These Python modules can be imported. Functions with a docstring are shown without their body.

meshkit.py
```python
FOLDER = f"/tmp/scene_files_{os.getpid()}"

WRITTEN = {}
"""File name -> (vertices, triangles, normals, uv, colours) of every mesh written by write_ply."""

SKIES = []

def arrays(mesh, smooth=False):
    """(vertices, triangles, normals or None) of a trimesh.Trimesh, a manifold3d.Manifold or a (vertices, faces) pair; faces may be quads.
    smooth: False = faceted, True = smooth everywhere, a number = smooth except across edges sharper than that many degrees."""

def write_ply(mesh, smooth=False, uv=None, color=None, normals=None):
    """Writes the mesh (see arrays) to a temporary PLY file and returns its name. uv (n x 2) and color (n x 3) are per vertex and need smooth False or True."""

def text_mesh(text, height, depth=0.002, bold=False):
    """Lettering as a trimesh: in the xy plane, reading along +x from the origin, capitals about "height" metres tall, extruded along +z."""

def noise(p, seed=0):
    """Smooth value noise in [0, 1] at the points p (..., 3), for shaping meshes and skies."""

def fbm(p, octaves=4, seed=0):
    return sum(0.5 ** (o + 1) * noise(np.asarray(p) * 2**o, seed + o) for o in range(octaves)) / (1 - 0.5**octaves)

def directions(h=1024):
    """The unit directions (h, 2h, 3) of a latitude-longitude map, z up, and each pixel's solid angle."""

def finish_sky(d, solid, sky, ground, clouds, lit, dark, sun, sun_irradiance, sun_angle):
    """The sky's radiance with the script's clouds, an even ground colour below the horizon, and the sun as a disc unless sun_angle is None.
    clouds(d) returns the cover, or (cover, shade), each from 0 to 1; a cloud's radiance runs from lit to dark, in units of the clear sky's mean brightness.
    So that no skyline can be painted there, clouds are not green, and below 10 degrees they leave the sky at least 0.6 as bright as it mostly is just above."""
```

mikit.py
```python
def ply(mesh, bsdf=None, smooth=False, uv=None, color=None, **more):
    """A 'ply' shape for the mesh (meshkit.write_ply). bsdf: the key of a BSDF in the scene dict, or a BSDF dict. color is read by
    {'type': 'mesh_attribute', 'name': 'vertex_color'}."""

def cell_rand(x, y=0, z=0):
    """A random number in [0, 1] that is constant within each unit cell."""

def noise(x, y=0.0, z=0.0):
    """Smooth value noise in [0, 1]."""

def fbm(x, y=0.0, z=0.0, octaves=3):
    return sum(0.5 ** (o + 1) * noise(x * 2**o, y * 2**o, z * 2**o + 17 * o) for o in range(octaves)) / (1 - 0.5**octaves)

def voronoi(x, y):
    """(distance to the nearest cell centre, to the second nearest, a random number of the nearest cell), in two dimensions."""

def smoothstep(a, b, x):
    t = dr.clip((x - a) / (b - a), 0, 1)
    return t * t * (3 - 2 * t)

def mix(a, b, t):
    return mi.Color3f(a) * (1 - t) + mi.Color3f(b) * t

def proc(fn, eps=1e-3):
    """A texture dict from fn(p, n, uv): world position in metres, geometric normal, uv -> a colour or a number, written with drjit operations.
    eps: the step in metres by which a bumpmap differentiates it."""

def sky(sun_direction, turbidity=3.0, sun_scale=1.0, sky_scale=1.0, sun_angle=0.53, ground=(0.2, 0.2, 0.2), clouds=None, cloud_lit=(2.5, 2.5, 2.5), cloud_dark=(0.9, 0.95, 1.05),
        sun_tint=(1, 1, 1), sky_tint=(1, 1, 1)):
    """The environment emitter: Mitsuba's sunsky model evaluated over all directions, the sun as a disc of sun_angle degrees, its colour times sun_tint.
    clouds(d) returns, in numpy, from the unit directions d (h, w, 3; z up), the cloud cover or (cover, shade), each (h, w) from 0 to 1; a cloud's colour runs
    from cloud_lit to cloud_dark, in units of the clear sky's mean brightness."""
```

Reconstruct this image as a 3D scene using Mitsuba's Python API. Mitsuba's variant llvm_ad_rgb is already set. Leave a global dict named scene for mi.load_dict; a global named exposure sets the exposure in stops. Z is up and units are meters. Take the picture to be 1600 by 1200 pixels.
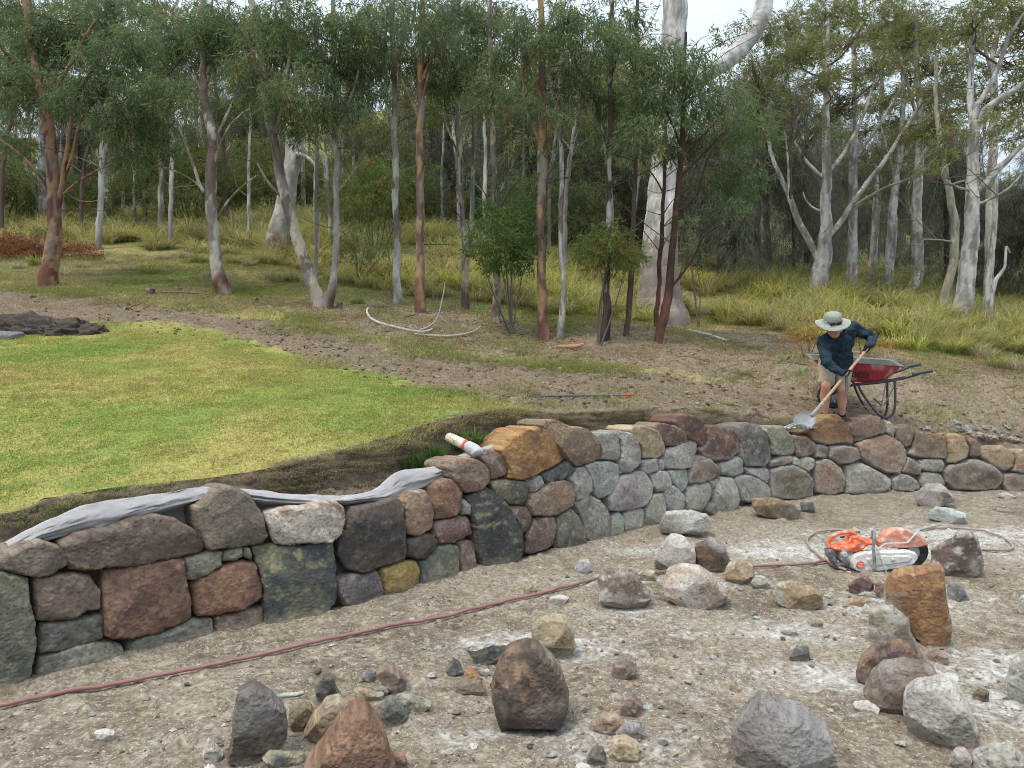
"""A dry stone retaining wall under construction below a lawn, eucalypt forest behind: Mitsuba 3 scene. Units are metres, z is up."""
import math, random
import numpy as np
import drjit as dr
import mitsuba as mi
import trimesh, shapely, manifold3d
from scipy.interpolate import CubicSpline, RBFInterpolator
from scipy.spatial import Delaunay, cKDTree
import mikit, meshkit
from mikit import noise, fbm, smoothstep, mix

T = mi.ScalarTransform4f
scene, labels = {"type": "scene"}, {}
exposure = 2.35
# ---------------------------------------------------------------- camera, sky
scene["camera"] = {"type": "perspective", "fov": 68.27, "fov_axis": "x", "near_clip": 0.05, "far_clip": 2000.0,
                   "principal_point_offset_y": 0.0208,
                   "to_world": T().look_at(origin=[0, 0, 1.6], target=[0, 1, 1.6], up=[0, 0, 1])}


def cloud_cover(d):
    """An overcast sky: brightest overhead, a third as bright at the horizon, slightly mottled."""
    n = meshkit.fbm(d * np.array([3.0, 3.0, 6.0]), 4, 5)
    return np.full(d.shape[:2], 0.98), np.clip(1 - d[..., 2] + (n - 0.5) * 0.35, 0, 1)


scene["sky"] = mikit.sky([-0.35, -0.30, 0.95], turbidity=4, sun_scale=0.3, sun_angle=14, clouds=cloud_cover,
                         cloud_lit=(2.85, 3.2, 3.5), cloud_dark=(0.95, 1.18, 1.38))
# ---------------------------------------------------------------- survey tables (metres; stones and rocks in millimetres in their own plane)
WALL_LINE = [-2.535,3.739,-2.237,4.06,-1.882,4.442,-1.54,4.72,-1.24,4.879,-0.921,5.173,-0.302,5.937,0.052,6.19,0.762,6.916,1.466,7.522,2.129,8.103,2.618,8.582,3.668,9.21,4.898,9.633,5.773,9.732,6.632,9.782]
STONES = [
('ol',[-30,581,14,581,60,561,133,522,133,427,153,287,152,170,129,15,46,4,0,4,-45,18]),
('bg',[-13,644,-7,599,92,557,177,523,249,527,328,564,312,614,262,670,191,702,137,695,63,667]),
('pu',[297,669,299,598,331,535,406,511,563,500,738,487,922,493,1037,502,1044,538,991,632,891,715,810,740,690,744,497,709,378,703]),
('bg',[1012,757,1017,649,1049,527,1079,505,1238,492,1387,499,1419,540,1391,667,1332,785,1261,849,1178,866,1104,822]),
('br',[168,511,161,403,162,312,240,286,343,278,398,303,465,292,472,382,423,479,343,504,240,511]),
('gd',[181,280,173,141,268,130,373,130,472,137,482,264,352,271,248,277]),
('og',[172,119,162,41,172,-25,279,-43,392,-54,502,-38,579,7,568,73,508,113,373,139,243,127]),
('rb',[497,488,481,332,478,159,518,125,603,113,780,98,914,117,952,134,952,249,921,380,921,480,819,488,640,491]),
('og',[936,472,926,369,998,339,1095,379,1149,402,1147,478,1079,495,984,484]),
('og',[1163,476,1156,428,1224,417,1268,438,1269,479,1206,485]),
('og',[1280,485,1273,431,1330,390,1337,439,1317,480]),
('rb',[966,319,972,234,999,129,1115,114,1268,126,1378,168,1380,255,1341,372,1277,403,1170,388,1052,355]),
('rp',[1099,101,1090,29,1119,-52,1205,-71,1328,-48,1384,-4,1382,106,1256,112]),
('gd',[612,96,603,20,636,-13,743,-33,896,-38,1055,-26,1077,95,966,110,779,88,680,98]),
('wr',[1415,677,1419,617,1467,487,1555,465,1679,471,1814,456,1903,506,1948,601,1945,665,1887,709,1770,723,1659,699,1512,698]),
('od',[1337,479,1362,352,1387,208,1392,-3,1486,-29,1628,-26,1765,12,1842,95,1851,253,1849,451,1628,464,1461,475]),
('pd',[1884,434,1893,346,1945,262,2033,224,2180,231,2437,238,2459,335,2466,470,2473,606,2431,664,2242,652,2054,651,2001,594,1951,550,1910,493]),
('pk',[2478,646,2466,470,2497,403,2613,369,2751,401,2784,503,2776,604,2695,689,2573,688]),
('rb',[2806,686,2791,559,2789,459,2930,452,3059,477,3082,608,3027,726,2942,743,2839,711]),
('pd',[2470,347,2469,259,2553,214,2653,201,2752,252,2770,305,2715,365,2592,365]),
('rp',[2762,406,2763,335,2807,277,2947,253,3029,276,3146,295,3153,376,3103,435,2929,444,2805,428]),
('pg',[1855,197,1865,128,1915,26,1985,-7,2158,4,2204,45,2205,135,2178,205,2033,221,1914,224]),
('yb',[2204,213,2212,120,2218,15,2389,1,2557,15,2571,121,2561,199,2377,217]),
('ol',[2600,184,2586,77,2583,-25,2744,-56,2957,-24,2994,92,3008,221,2907,252,2784,253,2715,203]),
('br',[3017,248,3004,134,3020,0,3077,-25,3148,6,3181,223,3104,242]),
('dk',[3125,573,3166,419,3164,285,3187,118,3235,37,3434,-7,3610,44,3648,115,3612,275,3510,473,3406,590,3319,644,3227,607]),
('pk',[2961,829,2982,753,3050,671,3137,609,3263,619,3340,688,3347,780,3281,846,3178,884,3070,886,2993,863]),
('br',[3258,894,3346,764,3360,702,3472,716,3534,750,3502,846,3414,930,3303,913]),
('ol',[3349,680,3387,577,3511,488,3673,463,3735,527,3746,622,3651,670,3470,693]),
('gr',[3067,558,3067,454,3150,443,3165,509,3114,560]),
('or',[3463,929,3485,871,3529,753,3506,698,3675,669,3894,715,4244,789,4227,845,4120,961,4012,1059,3899,1093,3741,1074,3591,1023]),
('bn',[4007,1105,4032,1028,4115,930,4223,814,4361,716,4567,720,4747,753,4758,833,4703,968,4565,1050,4390,1068,4172,1143,4047,1134]),
('dg',[3914,691,3973,618,4193,624,4340,663,4355,763,4268,779,4061,729]),
('gr',[3725,665,3739,605,3765,559,3898,574,3945,613,3912,676,3823,677]),
('pk',[3703,464,3754,371,3869,349,4052,339,4256,371,4359,458,4338,570,4192,617,4021,620,3874,562,3764,544]),
('br',[3523,469,3551,380,3649,226,3736,301,3754,371,3702,449]),
('br',[3676,208,3662,75,3729,58,3992,87,4032,200,4037,318,3913,343,3782,338,3723,274]),
('pg',[4058,300,4024,67,4178,33,4410,39,4402,157,4345,289,4278,353,4151,348]),
('gr',[4295,621,4359,458,4365,411,4494,410,4582,479,4588,606,4512,693,4410,703]),
('gp',[4337,399,4391,252,4418,92,4510,14,4662,-10,4796,33,4816,176,4756,281,4670,388,4563,441,4418,420]),
('gr',[4527,708,4588,606,4604,460,4696,393,4875,413,4978,534,5008,665,4915,709,4669,727]),
('lg',[4677,962,4760,850,4772,751,5002,712,5040,813,5029,915,4926,979,4753,978]),
('lg',[4951,978,5053,913,5058,812,5018,697,5009,581,5149,594,5297,658,5338,775,5302,890,5198,968,5076,988]),
('gp',[4819,370,4993,549,5146,577,5351,585,5421,528,5463,455,5434,337,5306,257,5101,238,4951,240,4830,271]),
('gr',[4833,206,4820,21,4998,37,5034,147,4963,238]),
('gr',[5023,215,5025,49,5198,18,5275,117,5301,215,5253,241,5101,238]),
('gr',[5276,32,5326,212,5448,344,5609,345,5657,209,5599,94,5487,56]),
('ta',[5188,991,5265,901,5343,810,5343,715,5577,689,5696,751,5700,875,5589,970,5410,1023,5256,1025]),
('gr',[5338,681,5338,586,5423,545,5560,576,5590,688,5417,692]),
('gr',[5589,684,5573,570,5669,567,5688,663]),
('gr',[5462,541,5472,419,5530,362,5694,362,5760,427,5735,544,5586,565]),
('gp',[5698,768,5658,683,5685,584,5896,557,6110,557,6177,661,6242,749,6210,844,6066,853,5903,791]),
('rp',[5511,991,5584,935,5705,812,5934,798,6077,825,6048,928,5907,999,5655,1041]),
('rd',[5899,1045,5956,933,6097,851,6366,769,6468,828,6423,963,6255,1094,6080,1119,5952,1097]),
('gr',[5736,553,5774,425,5916,313,6024,419,6045,544,5896,560]),
('gr',[5658,401,5632,316,5666,173,5948,139,5977,226,5915,304,5785,406]),
('bn',[6177,661,6073,523,6021,401,6241,379,6642,404,6645,509,6498,617,6295,671]),
('rd',[6289,727,6360,647,6604,585,6906,573,7101,646,7126,784,7006,891,6760,964,6479,970,6472,847,6364,759]),
('gr',[5997,349,5947,229,5977,136,6221,88,6374,179,6470,299,6412,371,6176,382]),
('pk',[6431,378,6486,288,6638,385]),
('lg',[6490,222,6481,-2,6863,3,7033,99,7016,199,6903,377,6642,404,6531,330]),
('gr',[6672,545,6685,428,6978,376,7178,401,7152,543,7075,598,6865,557]),
('pg',[7058,889,7136,744,7108,586,7192,480,7524,444,7655,507,7686,629,7620,798,7532,926,7351,955,7152,934]),
('lg',[6953,343,7020,218,7069,95,7270,53,7594,82,7609,183,7502,293,7256,364,7050,373]),
('gr',[7205,458,7258,374,7556,238,7632,344,7582,420]),
('br',[6322,93,6386,150,6511,144,6531,-28,6414,26]),
('og',[7597,862,7696,712,7722,576,7850,548,8067,557,8091,630,8026,802,7924,901,7722,908]),
('br',[8035,759,8091,630,8134,522,8305,524,8439,571,8424,679,8277,760,8138,780]),
('oc',[8324,791,8412,701,8604,651,8858,659,9022,646,9019,746,8941,902,8841,1004,8732,1017,8553,934]),
('br',[8964,868,9032,734,9079,667,9245,706,9514,767,9536,867,9482,969,9354,994,9164,952]),
('gr',[9541,923,9527,778,9634,697,9671,820,9628,899]),
('br',[9685,842,9658,686,9799,582,9874,604,9949,771,9848,874]),
('bn',[9962,783,9884,570,9815,493,9982,445,10351,430,10367,633,10350,712,10152,758]),
('tn',[10387,734,10347,385,10452,373,10623,451,10667,563,10597,710,10517,745]),
('br',[10597,710,10680,586,10670,450,10787,450,10828,517,10780,653,10690,710]),
('bt',[10822,449,10885,359,11103,268,11203,312,11276,446,11199,537,11107,583,10936,539]),
('bt',[11283,514,11287,424,11199,267,11385,231,11497,243,11517,514,11407,536]),
('pk',[9075,634,9126,478,9263,363,9466,279,9668,244,9782,393,9806,526,9706,662,9512,751,9245,706]),
('br',[8434,647,8403,509,8584,479,8630,628,8520,658]),
('br',[8644,627,8627,487,8772,405,8940,408,9124,456,9070,590,8910,628]),
('rp',[7680,485,7658,435,7864,432,8027,465,8036,538,7865,547]),
('gr',[8062,515,8025,444,8147,395,8162,468,8106,519]),
('lg',[8174,499,8160,383,8254,336,8373,382,8386,488,8276,519]),
('bg',[7651,384,7619,264,7608,81,7985,19,8332,45,8339,214,8199,349,8037,432,7834,424]),
('pk',[8409,444,8375,276,8380,84,8558,30,8788,59,8847,206,8820,338,8665,453,8527,481]),
('gr',[8881,378,8842,45,9007,21,9306,10,9470,58,9534,177,9412,270,9157,389,8995,406]),
('gr',[9560,176,9573,44,9798,15,9974,55,9933,145,9793,237,9669,257]),
('br',[9813,459,9696,272,9867,235,9965,233,9986,345,9908,424]),
('gr',[9968,412,9982,300,10113,271,10279,263,10320,341,10291,419,10125,428]),
('gr',[9979,255,9965,100,10071,54,10312,95,10274,207,10183,257]),
('bg',[10303,274,10316,139,10426,38,10728,24,10964,34,11079,133,11075,223,10921,359,10738,423,10547,384,10403,340]),
('br',[11099,223,11075,89,11126,-1,11366,-27,11477,-26,11495,221,11293,239]),
('br',[11548,492,11519,244,11740,245,11800,448]),
('gr',[11516,210,11499,-25,11785,-23,11781,212]),
('gr',[9464,257,9547,177,9547,45,9472,25,9501,156])]
WALL_TOP = ([-1.0,-0.75,-0.5,-0.25,0.0,0.25,0.5,0.75,1.0,1.25,1.5,1.75,2.0,2.25,2.5,2.75,3.0,3.25,3.5,3.75,4.0,4.25,4.5,4.75,5.0,5.25,5.5,5.75,6.0,6.25,6.5,6.75,7.0,7.25,7.5,7.75,8.0,8.25,8.5,8.75,9.0,9.25,9.5,9.75,10.0,10.25,10.5,10.75,11.0,11.25,11.5,11.75,12.0,12.25], [0.6,0.6,0.62,0.65,0.68,0.71,0.76,0.79,0.82,0.81,0.81,0.77,0.73,0.71,0.74,0.78,0.87,0.95,1.03,1.08,1.12,1.13,1.11,1.09,1.07,1.06,1.06,1.08,1.1,1.09,1.06,1.03,1.0,0.96,0.95,0.96,0.97,0.98,1.0,1.01,1.01,0.99,0.96,0.91,0.87,0.82,0.75,0.7,0.65,0.59,0.56,0.56,0.57,0.58])
EDGE_LINE = [-3.05,4.5,0.74,-2.7,4.9,0.81,-2.15,5.4,0.82,-1.57,5.8,0.91,-1.05,6.2,1.02,-0.57,6.7,1.15,-0.06,7.15,1.22,0.32,7.6,1.16,1.46,8.6,1.13,2.79,9.4,1.04,3.84,9.85,0.93,5.24,10.3,0.75,7.05,10.4,0.54]
HILL_POINTS = [-7.8,11.5,2.33,-10.17,15.0,3.32,-8.91,14.5,3.17,-5.53,14.5,3.01,-3.56,14.0,2.73,-1.71,14.0,2.64,-0.28,13.8,2.42,0.57,13.4,2.11,1.62,13.2,2.07,2.69,13.8,2.24,0.47,11.0,1.57,1.92,11.3,1.6,-0.93,11.0,1.72,4.66,11.0,1.31,6.7,11.3,1.28,9.15,13.5,1.54,5.72,13.5,1.94,7.33,13.3,1.75,3.92,13.2,1.9,3.61,18.5,2.73,8.1,20.0,3.46,10.13,17.0,2.57,11.75,22.0,3.28,11.91,25.0,4.14,11.53,17.0,2.39,7.99,14.5,1.99,-12.54,18.5,4.31,-11.69,23.0,5.75,-6.1,24.0,6.07,0.0,20.0,4.23,6.1,24.0,4.55,2.37,28.0,5.87,-3.14,18.5,4.03,-8.05,19.0,4.42,-30.51,45.0,10.94,-15.25,45.0,10.94,0.0,45.0,9.8,15.25,45.0,9.04,30.51,45.0,8.27,-47.46,70.0,19.1,0.0,70.0,17.91,47.46,70.0,16.13,81.36,60.0,9.48,-86.44,60.0,18.63,-20.17,14.0,3.44,15.42,14.0,1.78,-4.3,3.9,0.69,10.47,10.3,-0.01,4.81,10.05,1.0,4.38,10.45,1.05,45.0,25.0,1.0,-30.0,20.0,6.0,70.0,60.0,12.0,-50.0,60.0,22.0,-14.0,-2.0,0.7,0.0,110.0,40.0,60.0,110.0,30.0,-60.0,110.0,46.0]
LAWN_AREA = [-9.76,9.6,-7.42,10.95,-6.83,11.35,-6.28,11.4,-5.5,11.8,-4.25,11.15,-3.28,10.45,-2.29,9.65,-1.51,8.9,-0.82,8.1,-0.26,7.55,0.0,7.15,0.25,6.5,-0.3,5.4,-0.8,5.2,-1.8,4.4,-2.6,3.6,-4.6,2.4]
TRACK_AREA = [-13.14,14.1,-9.39,13.85,-8.1,13.65,-6.11,13.1,-4.24,12.5,-3.03,11.9,-1.73,11.35,-0.38,11.35,0.93,11.0,2.32,10.95,3.57,11.1,4.53,10.7,5.65,10.75,7.29,10.75,10.67,11.45,9.79,10.5,6.81,10.05,3.69,8.7,1.36,8.05,0.39,7.6,-0.26,7.55,-0.82,8.1,-1.51,8.9,-2.29,9.65,-3.21,10.25,-4.08,10.7,-5.22,11.2,-6.79,11.45,-7.8,11.5,-10.21,10.95]
LITTER_AREA = [-4.59,14.25,-2.88,14.15,-1.22,14.35,1.18,13.9,3.26,16.7,4.61,17.0,5.87,15.4,6.76,13.3,9.32,13.75,12.4,13.3,10.67,11.45,7.36,10.85,5.73,10.9,4.6,10.85,3.64,11.3,2.38,11.25,0.97,11.4,-0.4,11.7,-1.61,11.9,-2.52,12.4]
SEDGE_FRONT = [-18.56,16.85,-15.13,17.85,-12.54,18.5,-10.36,19.1,-8.05,19.0,-5.68,17.65,-4.23,16.65,-2.56,15.1,-1.03,15.2,0.0,14.85,1.29,15.25,2.58,16.05,4.45,18.75,5.06,15.7,5.85,13.8,7.17,13.65,8.48,13.9,9.73,14.0,12.77,13.7]
ROCKS = [
('pd','dark purple boulder at the bottom left, left of the small yellow brown stone',-1.043,3.102,-0.324,0.106,[-88,239,-74,286,-14,307,52,259,109,201,123,129,113,71,52,31,-5,-14,-70,-13,-120,29,-102,104,-102,182],{}),
('yb','small yellow brown stone against the dark purple boulder',-0.936,3.361,-0.271,0.051,[-59,87,-28,117,34,108,59,78,44,32,3,-11,-38,-1,-59,34],{}),
('bt','tan brown stone leaning behind the large red triangular rock',-0.803,3.279,-0.240,0.084,[-98,13,-53,102,-3,159,58,168,99,127,79,77,18,21,-23,-11,-73,-10],{}),
('rb','reddish stone half hidden behind the peak of the red triangular rock',-0.685,3.444,-0.196,0.059,[-72,103,-8,92,57,48,73,3,57,-18,-19,22,-62,59],{}),
('rb','large red brown triangular rock cut off by the bottom of the photo',-0.627,2.907,-0.212,0.152,[-178,74,-121,150,-49,234,23,297,59,284,114,218,151,149,174,81,183,-23,132,-54,-85,-28,-178,19],{'f': [(0.75, -0.1, 0.55)]}),
('rb','small brick red stone at the right foot of the red triangular rock',-0.446,3.031,-0.146,0.028,[-33,68,19,50,33,15,10,-7,-24,0],{}),
('od','low olive grey stone in front of the dark purple boulder',-0.925,3.053,-0.294,0.038,[-83,47,-55,70,19,51,84,46,80,13,19,-12,-46,-2],{}),
('dk','black upright shard behind the tan brown stone',-0.891,3.651,-0.240,0.053,[-62,94,-28,126,17,121,45,49,62,18,6,0,-45,-6,-59,48],{}),
('dg','small dark grey chip left of a brown red stone',-0.736,3.893,-0.187,0.034,[-44,28,2,55,32,47,44,-10,2,-6],{}),
('rp','brown red stone in the middle of the small heap of broken pieces',-0.603,3.772,-0.159,0.065,[-77,103,-35,122,24,102,71,57,77,9,36,-15,0,2,-47,53],{}),
('bt','flat tan piece on the near side of the brown red stone',-0.694,3.657,-0.188,0.038,[-73,56,-41,65,27,37,73,27,62,-1,-7,-7,-52,14],{}),
('ol','small olive stone wedged against the flat tan piece',-0.644,3.720,-0.171,0.030,[-39,38,13,49,39,21,25,-8,-22,13],{}),
('dg','dark grey broken stone right of the red triangular rock',-0.539,3.420,-0.156,0.057,[-67,36,-51,89,-8,113,35,83,67,38,46,6,3,-12,-51,3],{}),
('og','flat pale grey slab lying on the dark grey broken stone',-0.460,3.546,-0.129,0.047,[-84,74,-28,79,39,50,84,31,50,4,-28,-8,-61,33],{}),
('dg','small blue grey pointed shard left of the black flat rock',-0.304,3.966,-0.076,0.040,[-47,35,-3,84,35,57,47,13,-28,-6],{}),
('dk','black flat rock with a raised point behind the big brown boulder',-0.122,4.138,-0.029,0.050,[-130,72,-80,51,12,83,130,75,91,36,12,-9,-67,-1,-106,32],{}),
('br','flat brown stone just left of the big brown boulder',-0.209,3.738,-0.056,0.039,[-80,42,-33,65,50,63,80,32,68,-9,-9,-7,-56,12],{}),
('or','small orange fragment behind the flat brown stone',-0.196,3.894,-0.050,0.036,[-43,50,-6,64,43,11,31,-7,-43,7],{}),
('gr','small grey fragment touching the big brown boulder',-0.142,3.935,-0.036,0.027,[-44,46,25,38,44,7,-6,-5],{}),
('bd','big brown boulder with cream veins and a broken dark underside',0.079,3.374,0.024,0.144,[-174,201,-158,276,-94,341,-19,374,35,364,99,311,153,247,174,172,174,97,142,33,120,2,35,-1,-8,4,-62,-23,-126,-33,-153,51,-171,126],{'low': 0.3}),
('ta','tan blocky stone right behind the big brown boulder',0.235,4.229,0.056,0.099,[-119,155,-79,203,2,225,69,206,109,146,119,53,82,-9,15,-17,-38,16,-92,48,-119,75],{'low': 0.45}),
('wh','jagged white stone left of the dark purple boulder',-1.224,3.091,-0.377,0.039,[-43,43,-16,95,21,51,44,22,11,-11,-30,6],{}),
('wh','white stone at the very bottom below the jagged white one',-1.194,2.985,-0.380,0.026,[-31,28,-4,42,31,21,31,-12,-31,0],{}),
('bw','dark brown stone with white streaks beside the red hose',0.765,5.097,0.149,0.130,[-180,172,-124,213,-11,221,73,198,166,112,178,56,138,7,26,-17,-105,5,-171,40],{}),
('pw','pinkish white rounded boulder right of the streaked dark brown stone',1.250,5.108,0.240,0.153,[-211,125,-188,222,-114,255,16,254,125,185,207,106,207,50,125,-3,-21,-23,-132,6,-198,59],{}),
('wh','white dusted boulder behind the pinkish one',1.296,6.000,0.213,0.131,[-155,98,-118,212,-30,283,78,255,154,159,154,26,35,-14,-96,-15,-151,31],{'low': 0.3}),
('bd','dark brown boulder touching the white dusted one',1.591,5.993,0.260,0.116,[-135,189,-16,263,91,203,133,117,112,27,27,-12,-81,-8,-128,11],{}),
('wb','flat topped bluish white rock with a brown underside at the wall foot',1.645,7.189,0.225,0.143,[-239,127,-179,237,59,253,207,223,236,149,133,-8,0,-14,-119,41,-224,20],{'low': 0.35}),
('ta','round tan stone lying on the far side of the hose',1.702,5.659,0.292,0.095,[-110,67,-76,144,15,165,95,135,109,63,55,3,-45,-16,-102,15],{}),
('lg','small pale stone next to the round tan stone',1.816,5.512,0.318,0.056,[-68,38,-39,92,19,90,68,40,48,-3,-39,-11],{}),
('bt','brown tan block in the middle of the yard in front of the saw',1.914,5.067,0.361,0.102,[-160,78,-133,147,-35,170,87,150,156,120,156,36,105,-3,18,2,-124,25],{}),
('oc','tall orange brown wedge of rock standing in front of the saw',2.356,4.403,0.491,0.159,[-173,234,-161,352,-124,407,-22,444,121,478,146,457,163,234,167,27,149,-1,64,-7,-22,76,-94,196],{'f': [(-0.75, -0.25, 0.45)]}),
('gw','broken grey white rock against the foot of the orange wedge',2.198,4.364,0.467,0.121,[-132,122,-124,188,-65,229,0,247,86,179,93,108,128,33,29,1,-44,-27,-117,-7],{}),
('rd','dark red speckled boulder behind two grey ones',1.913,3.808,0.466,0.133,[-159,45,-150,104,-85,179,4,222,79,227,141,182,153,142,67,85,-34,53,-85,1,-98,-44,-143,-53],{}),
('bg','grey brown boulder between the dark red and the pale grey ones',1.829,3.560,0.475,0.136,[-159,63,-128,136,-80,198,3,226,96,229,153,201,141,153,107,75,55,-1,15,-22,-56,-40,-128,-12],{}),
('lg','large pale grey rough boulder nearest in the row at the right',1.859,3.277,0.516,0.134,[-144,171,-98,223,-23,245,40,234,102,175,138,63,118,-1,40,-20,-66,-34,-125,14,-144,96],{'f': [(-0.1, 0.05, 0.72)]}),
('gx','large cracked grey purple boulder at the bottom of the photo',1.092,3.047,0.344,0.164,[-197,109,-172,171,-106,238,-52,260,2,237,65,230,127,195,179,148,189,105,158,33,117,-18,-41,-47,-150,-9,-188,41],{}),
('lg','small grey stone at the lower right beside a wide pale rock',1.813,3.054,0.536,0.040,[-42,13,-22,58,17,71,41,35,36,0,-42,-21],{}),
('lg','wide pale rock in the bottom right corner',1.954,3.003,0.577,0.066,[-108,54,-53,92,13,110,68,81,104,40,68,4,-101,-34],{}),
('wh','pale boulder cut off by the right edge of the photo, the larger one',2.469,3.629,0.597,0.083,[-83,112,-52,201,-7,231,60,225,81,97,16,-13,-52,25,-80,66],{}),
('wh','pale stone at the right edge above the larger pale boulder',3.368,4.927,0.600,0.069,[-68,33,-38,111,38,142,67,20,-23,-14],{}),
('rp','small purple red stone at the right foot of the dark red boulder',2.318,4.123,0.512,0.042,[-57,28,-10,67,56,41,43,1,-50,-17],{}),
('bw','brown and grey weathered boulder beside the saw blade',3.476,5.891,0.533,0.171,[-180,184,-76,242,-18,271,11,325,78,338,126,288,164,181,175,94,145,23,59,-13,-47,-25,-116,10,-175,59],{}),
('dg','dark grey stone right of the orange wedge',3.099,5.237,0.534,0.065,[-71,90,-15,109,45,58,70,12,2,-9,-63,1],{}),
('rd','dark red stone left of the orange wedge, below the saw',2.484,5.380,0.433,0.071,[-88,55,-24,104,32,125,87,91,82,50,13,16,-34,-14,-76,20],{}),
('pk','pink brown stone tucked against the top of the orange wedge',2.575,5.287,0.453,0.031,[-33,103,1,132,33,111,24,39,1,-4,-21,23],{}),
('gr','small grey stone under the dark red stone',2.485,5.286,0.439,0.029,[-60,19,-18,46,45,47,59,19,9,-3,-37,4],{}),
('bt','flat tan stone lying left of the orange wedge',2.286,5.042,0.426,0.047,[-95,5,-37,56,50,86,93,72,67,21,-20,-9],{}),
('wh','pale chip at the top of the broken grey white rock',2.303,4.917,0.438,0.031,[-33,24,-1,75,33,47,16,-2],{}),
('bl','bluish grey cut slab lying on pale dust behind the saw',4.497,7.807,0.523,0.101,[-176,93,-110,167,19,156,172,119,172,23,71,-2,-71,13,-150,43],{}),
('bn','long flat brown rock lying at the foot of the wall',2.811,8.042,0.336,0.131,[-260,205,-81,226,144,194,255,133,255,49,112,-4,-81,10,-211,70],{}),
('dg','small dark grey stone at the right end of the long flat rock',3.287,8.387,0.374,0.074,[-83,120,50,139,82,6,-66,-11],{}),
('gp','grey purple boulder at the wall foot behind the bluish slab',4.862,8.693,0.510,0.160,[-202,147,-97,267,64,286,191,161,197,88,64,22,-97,-22,-179,56],{}),
('wh','flat pale chip at the wall foot near the right edge',6.051,9.234,0.580,0.053,[-94,66,-5,93,93,44,44,0,-71,-3],{}),
('bl','blue grey triangular chip on sandy ground near the wall',0.559,5.926,0.094,0.058,[-69,29,-31,105,44,107,69,32,6,-7],{}),
('wh','flat whitish chip touching the hose',0.318,5.121,0.062,0.041,[-68,47,8,70,68,56,29,6,-47,-7],{}),
('yb','small yellowish stone between wall and hose',0.134,5.372,0.025,0.036,[-43,52,2,86,43,41,25,-5,-39,-5],{}),
('ta','small tan stone behind the streaked dark brown stone',1.017,5.702,0.177,0.053,[-74,50,-26,89,57,81,74,9,-2,-7],{}),
('pk','pinkish flat stone behind the streaked dark brown stone',0.908,5.871,0.153,0.037,[-86,29,12,63,86,49,74,6,-37,-6],{}),
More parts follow.
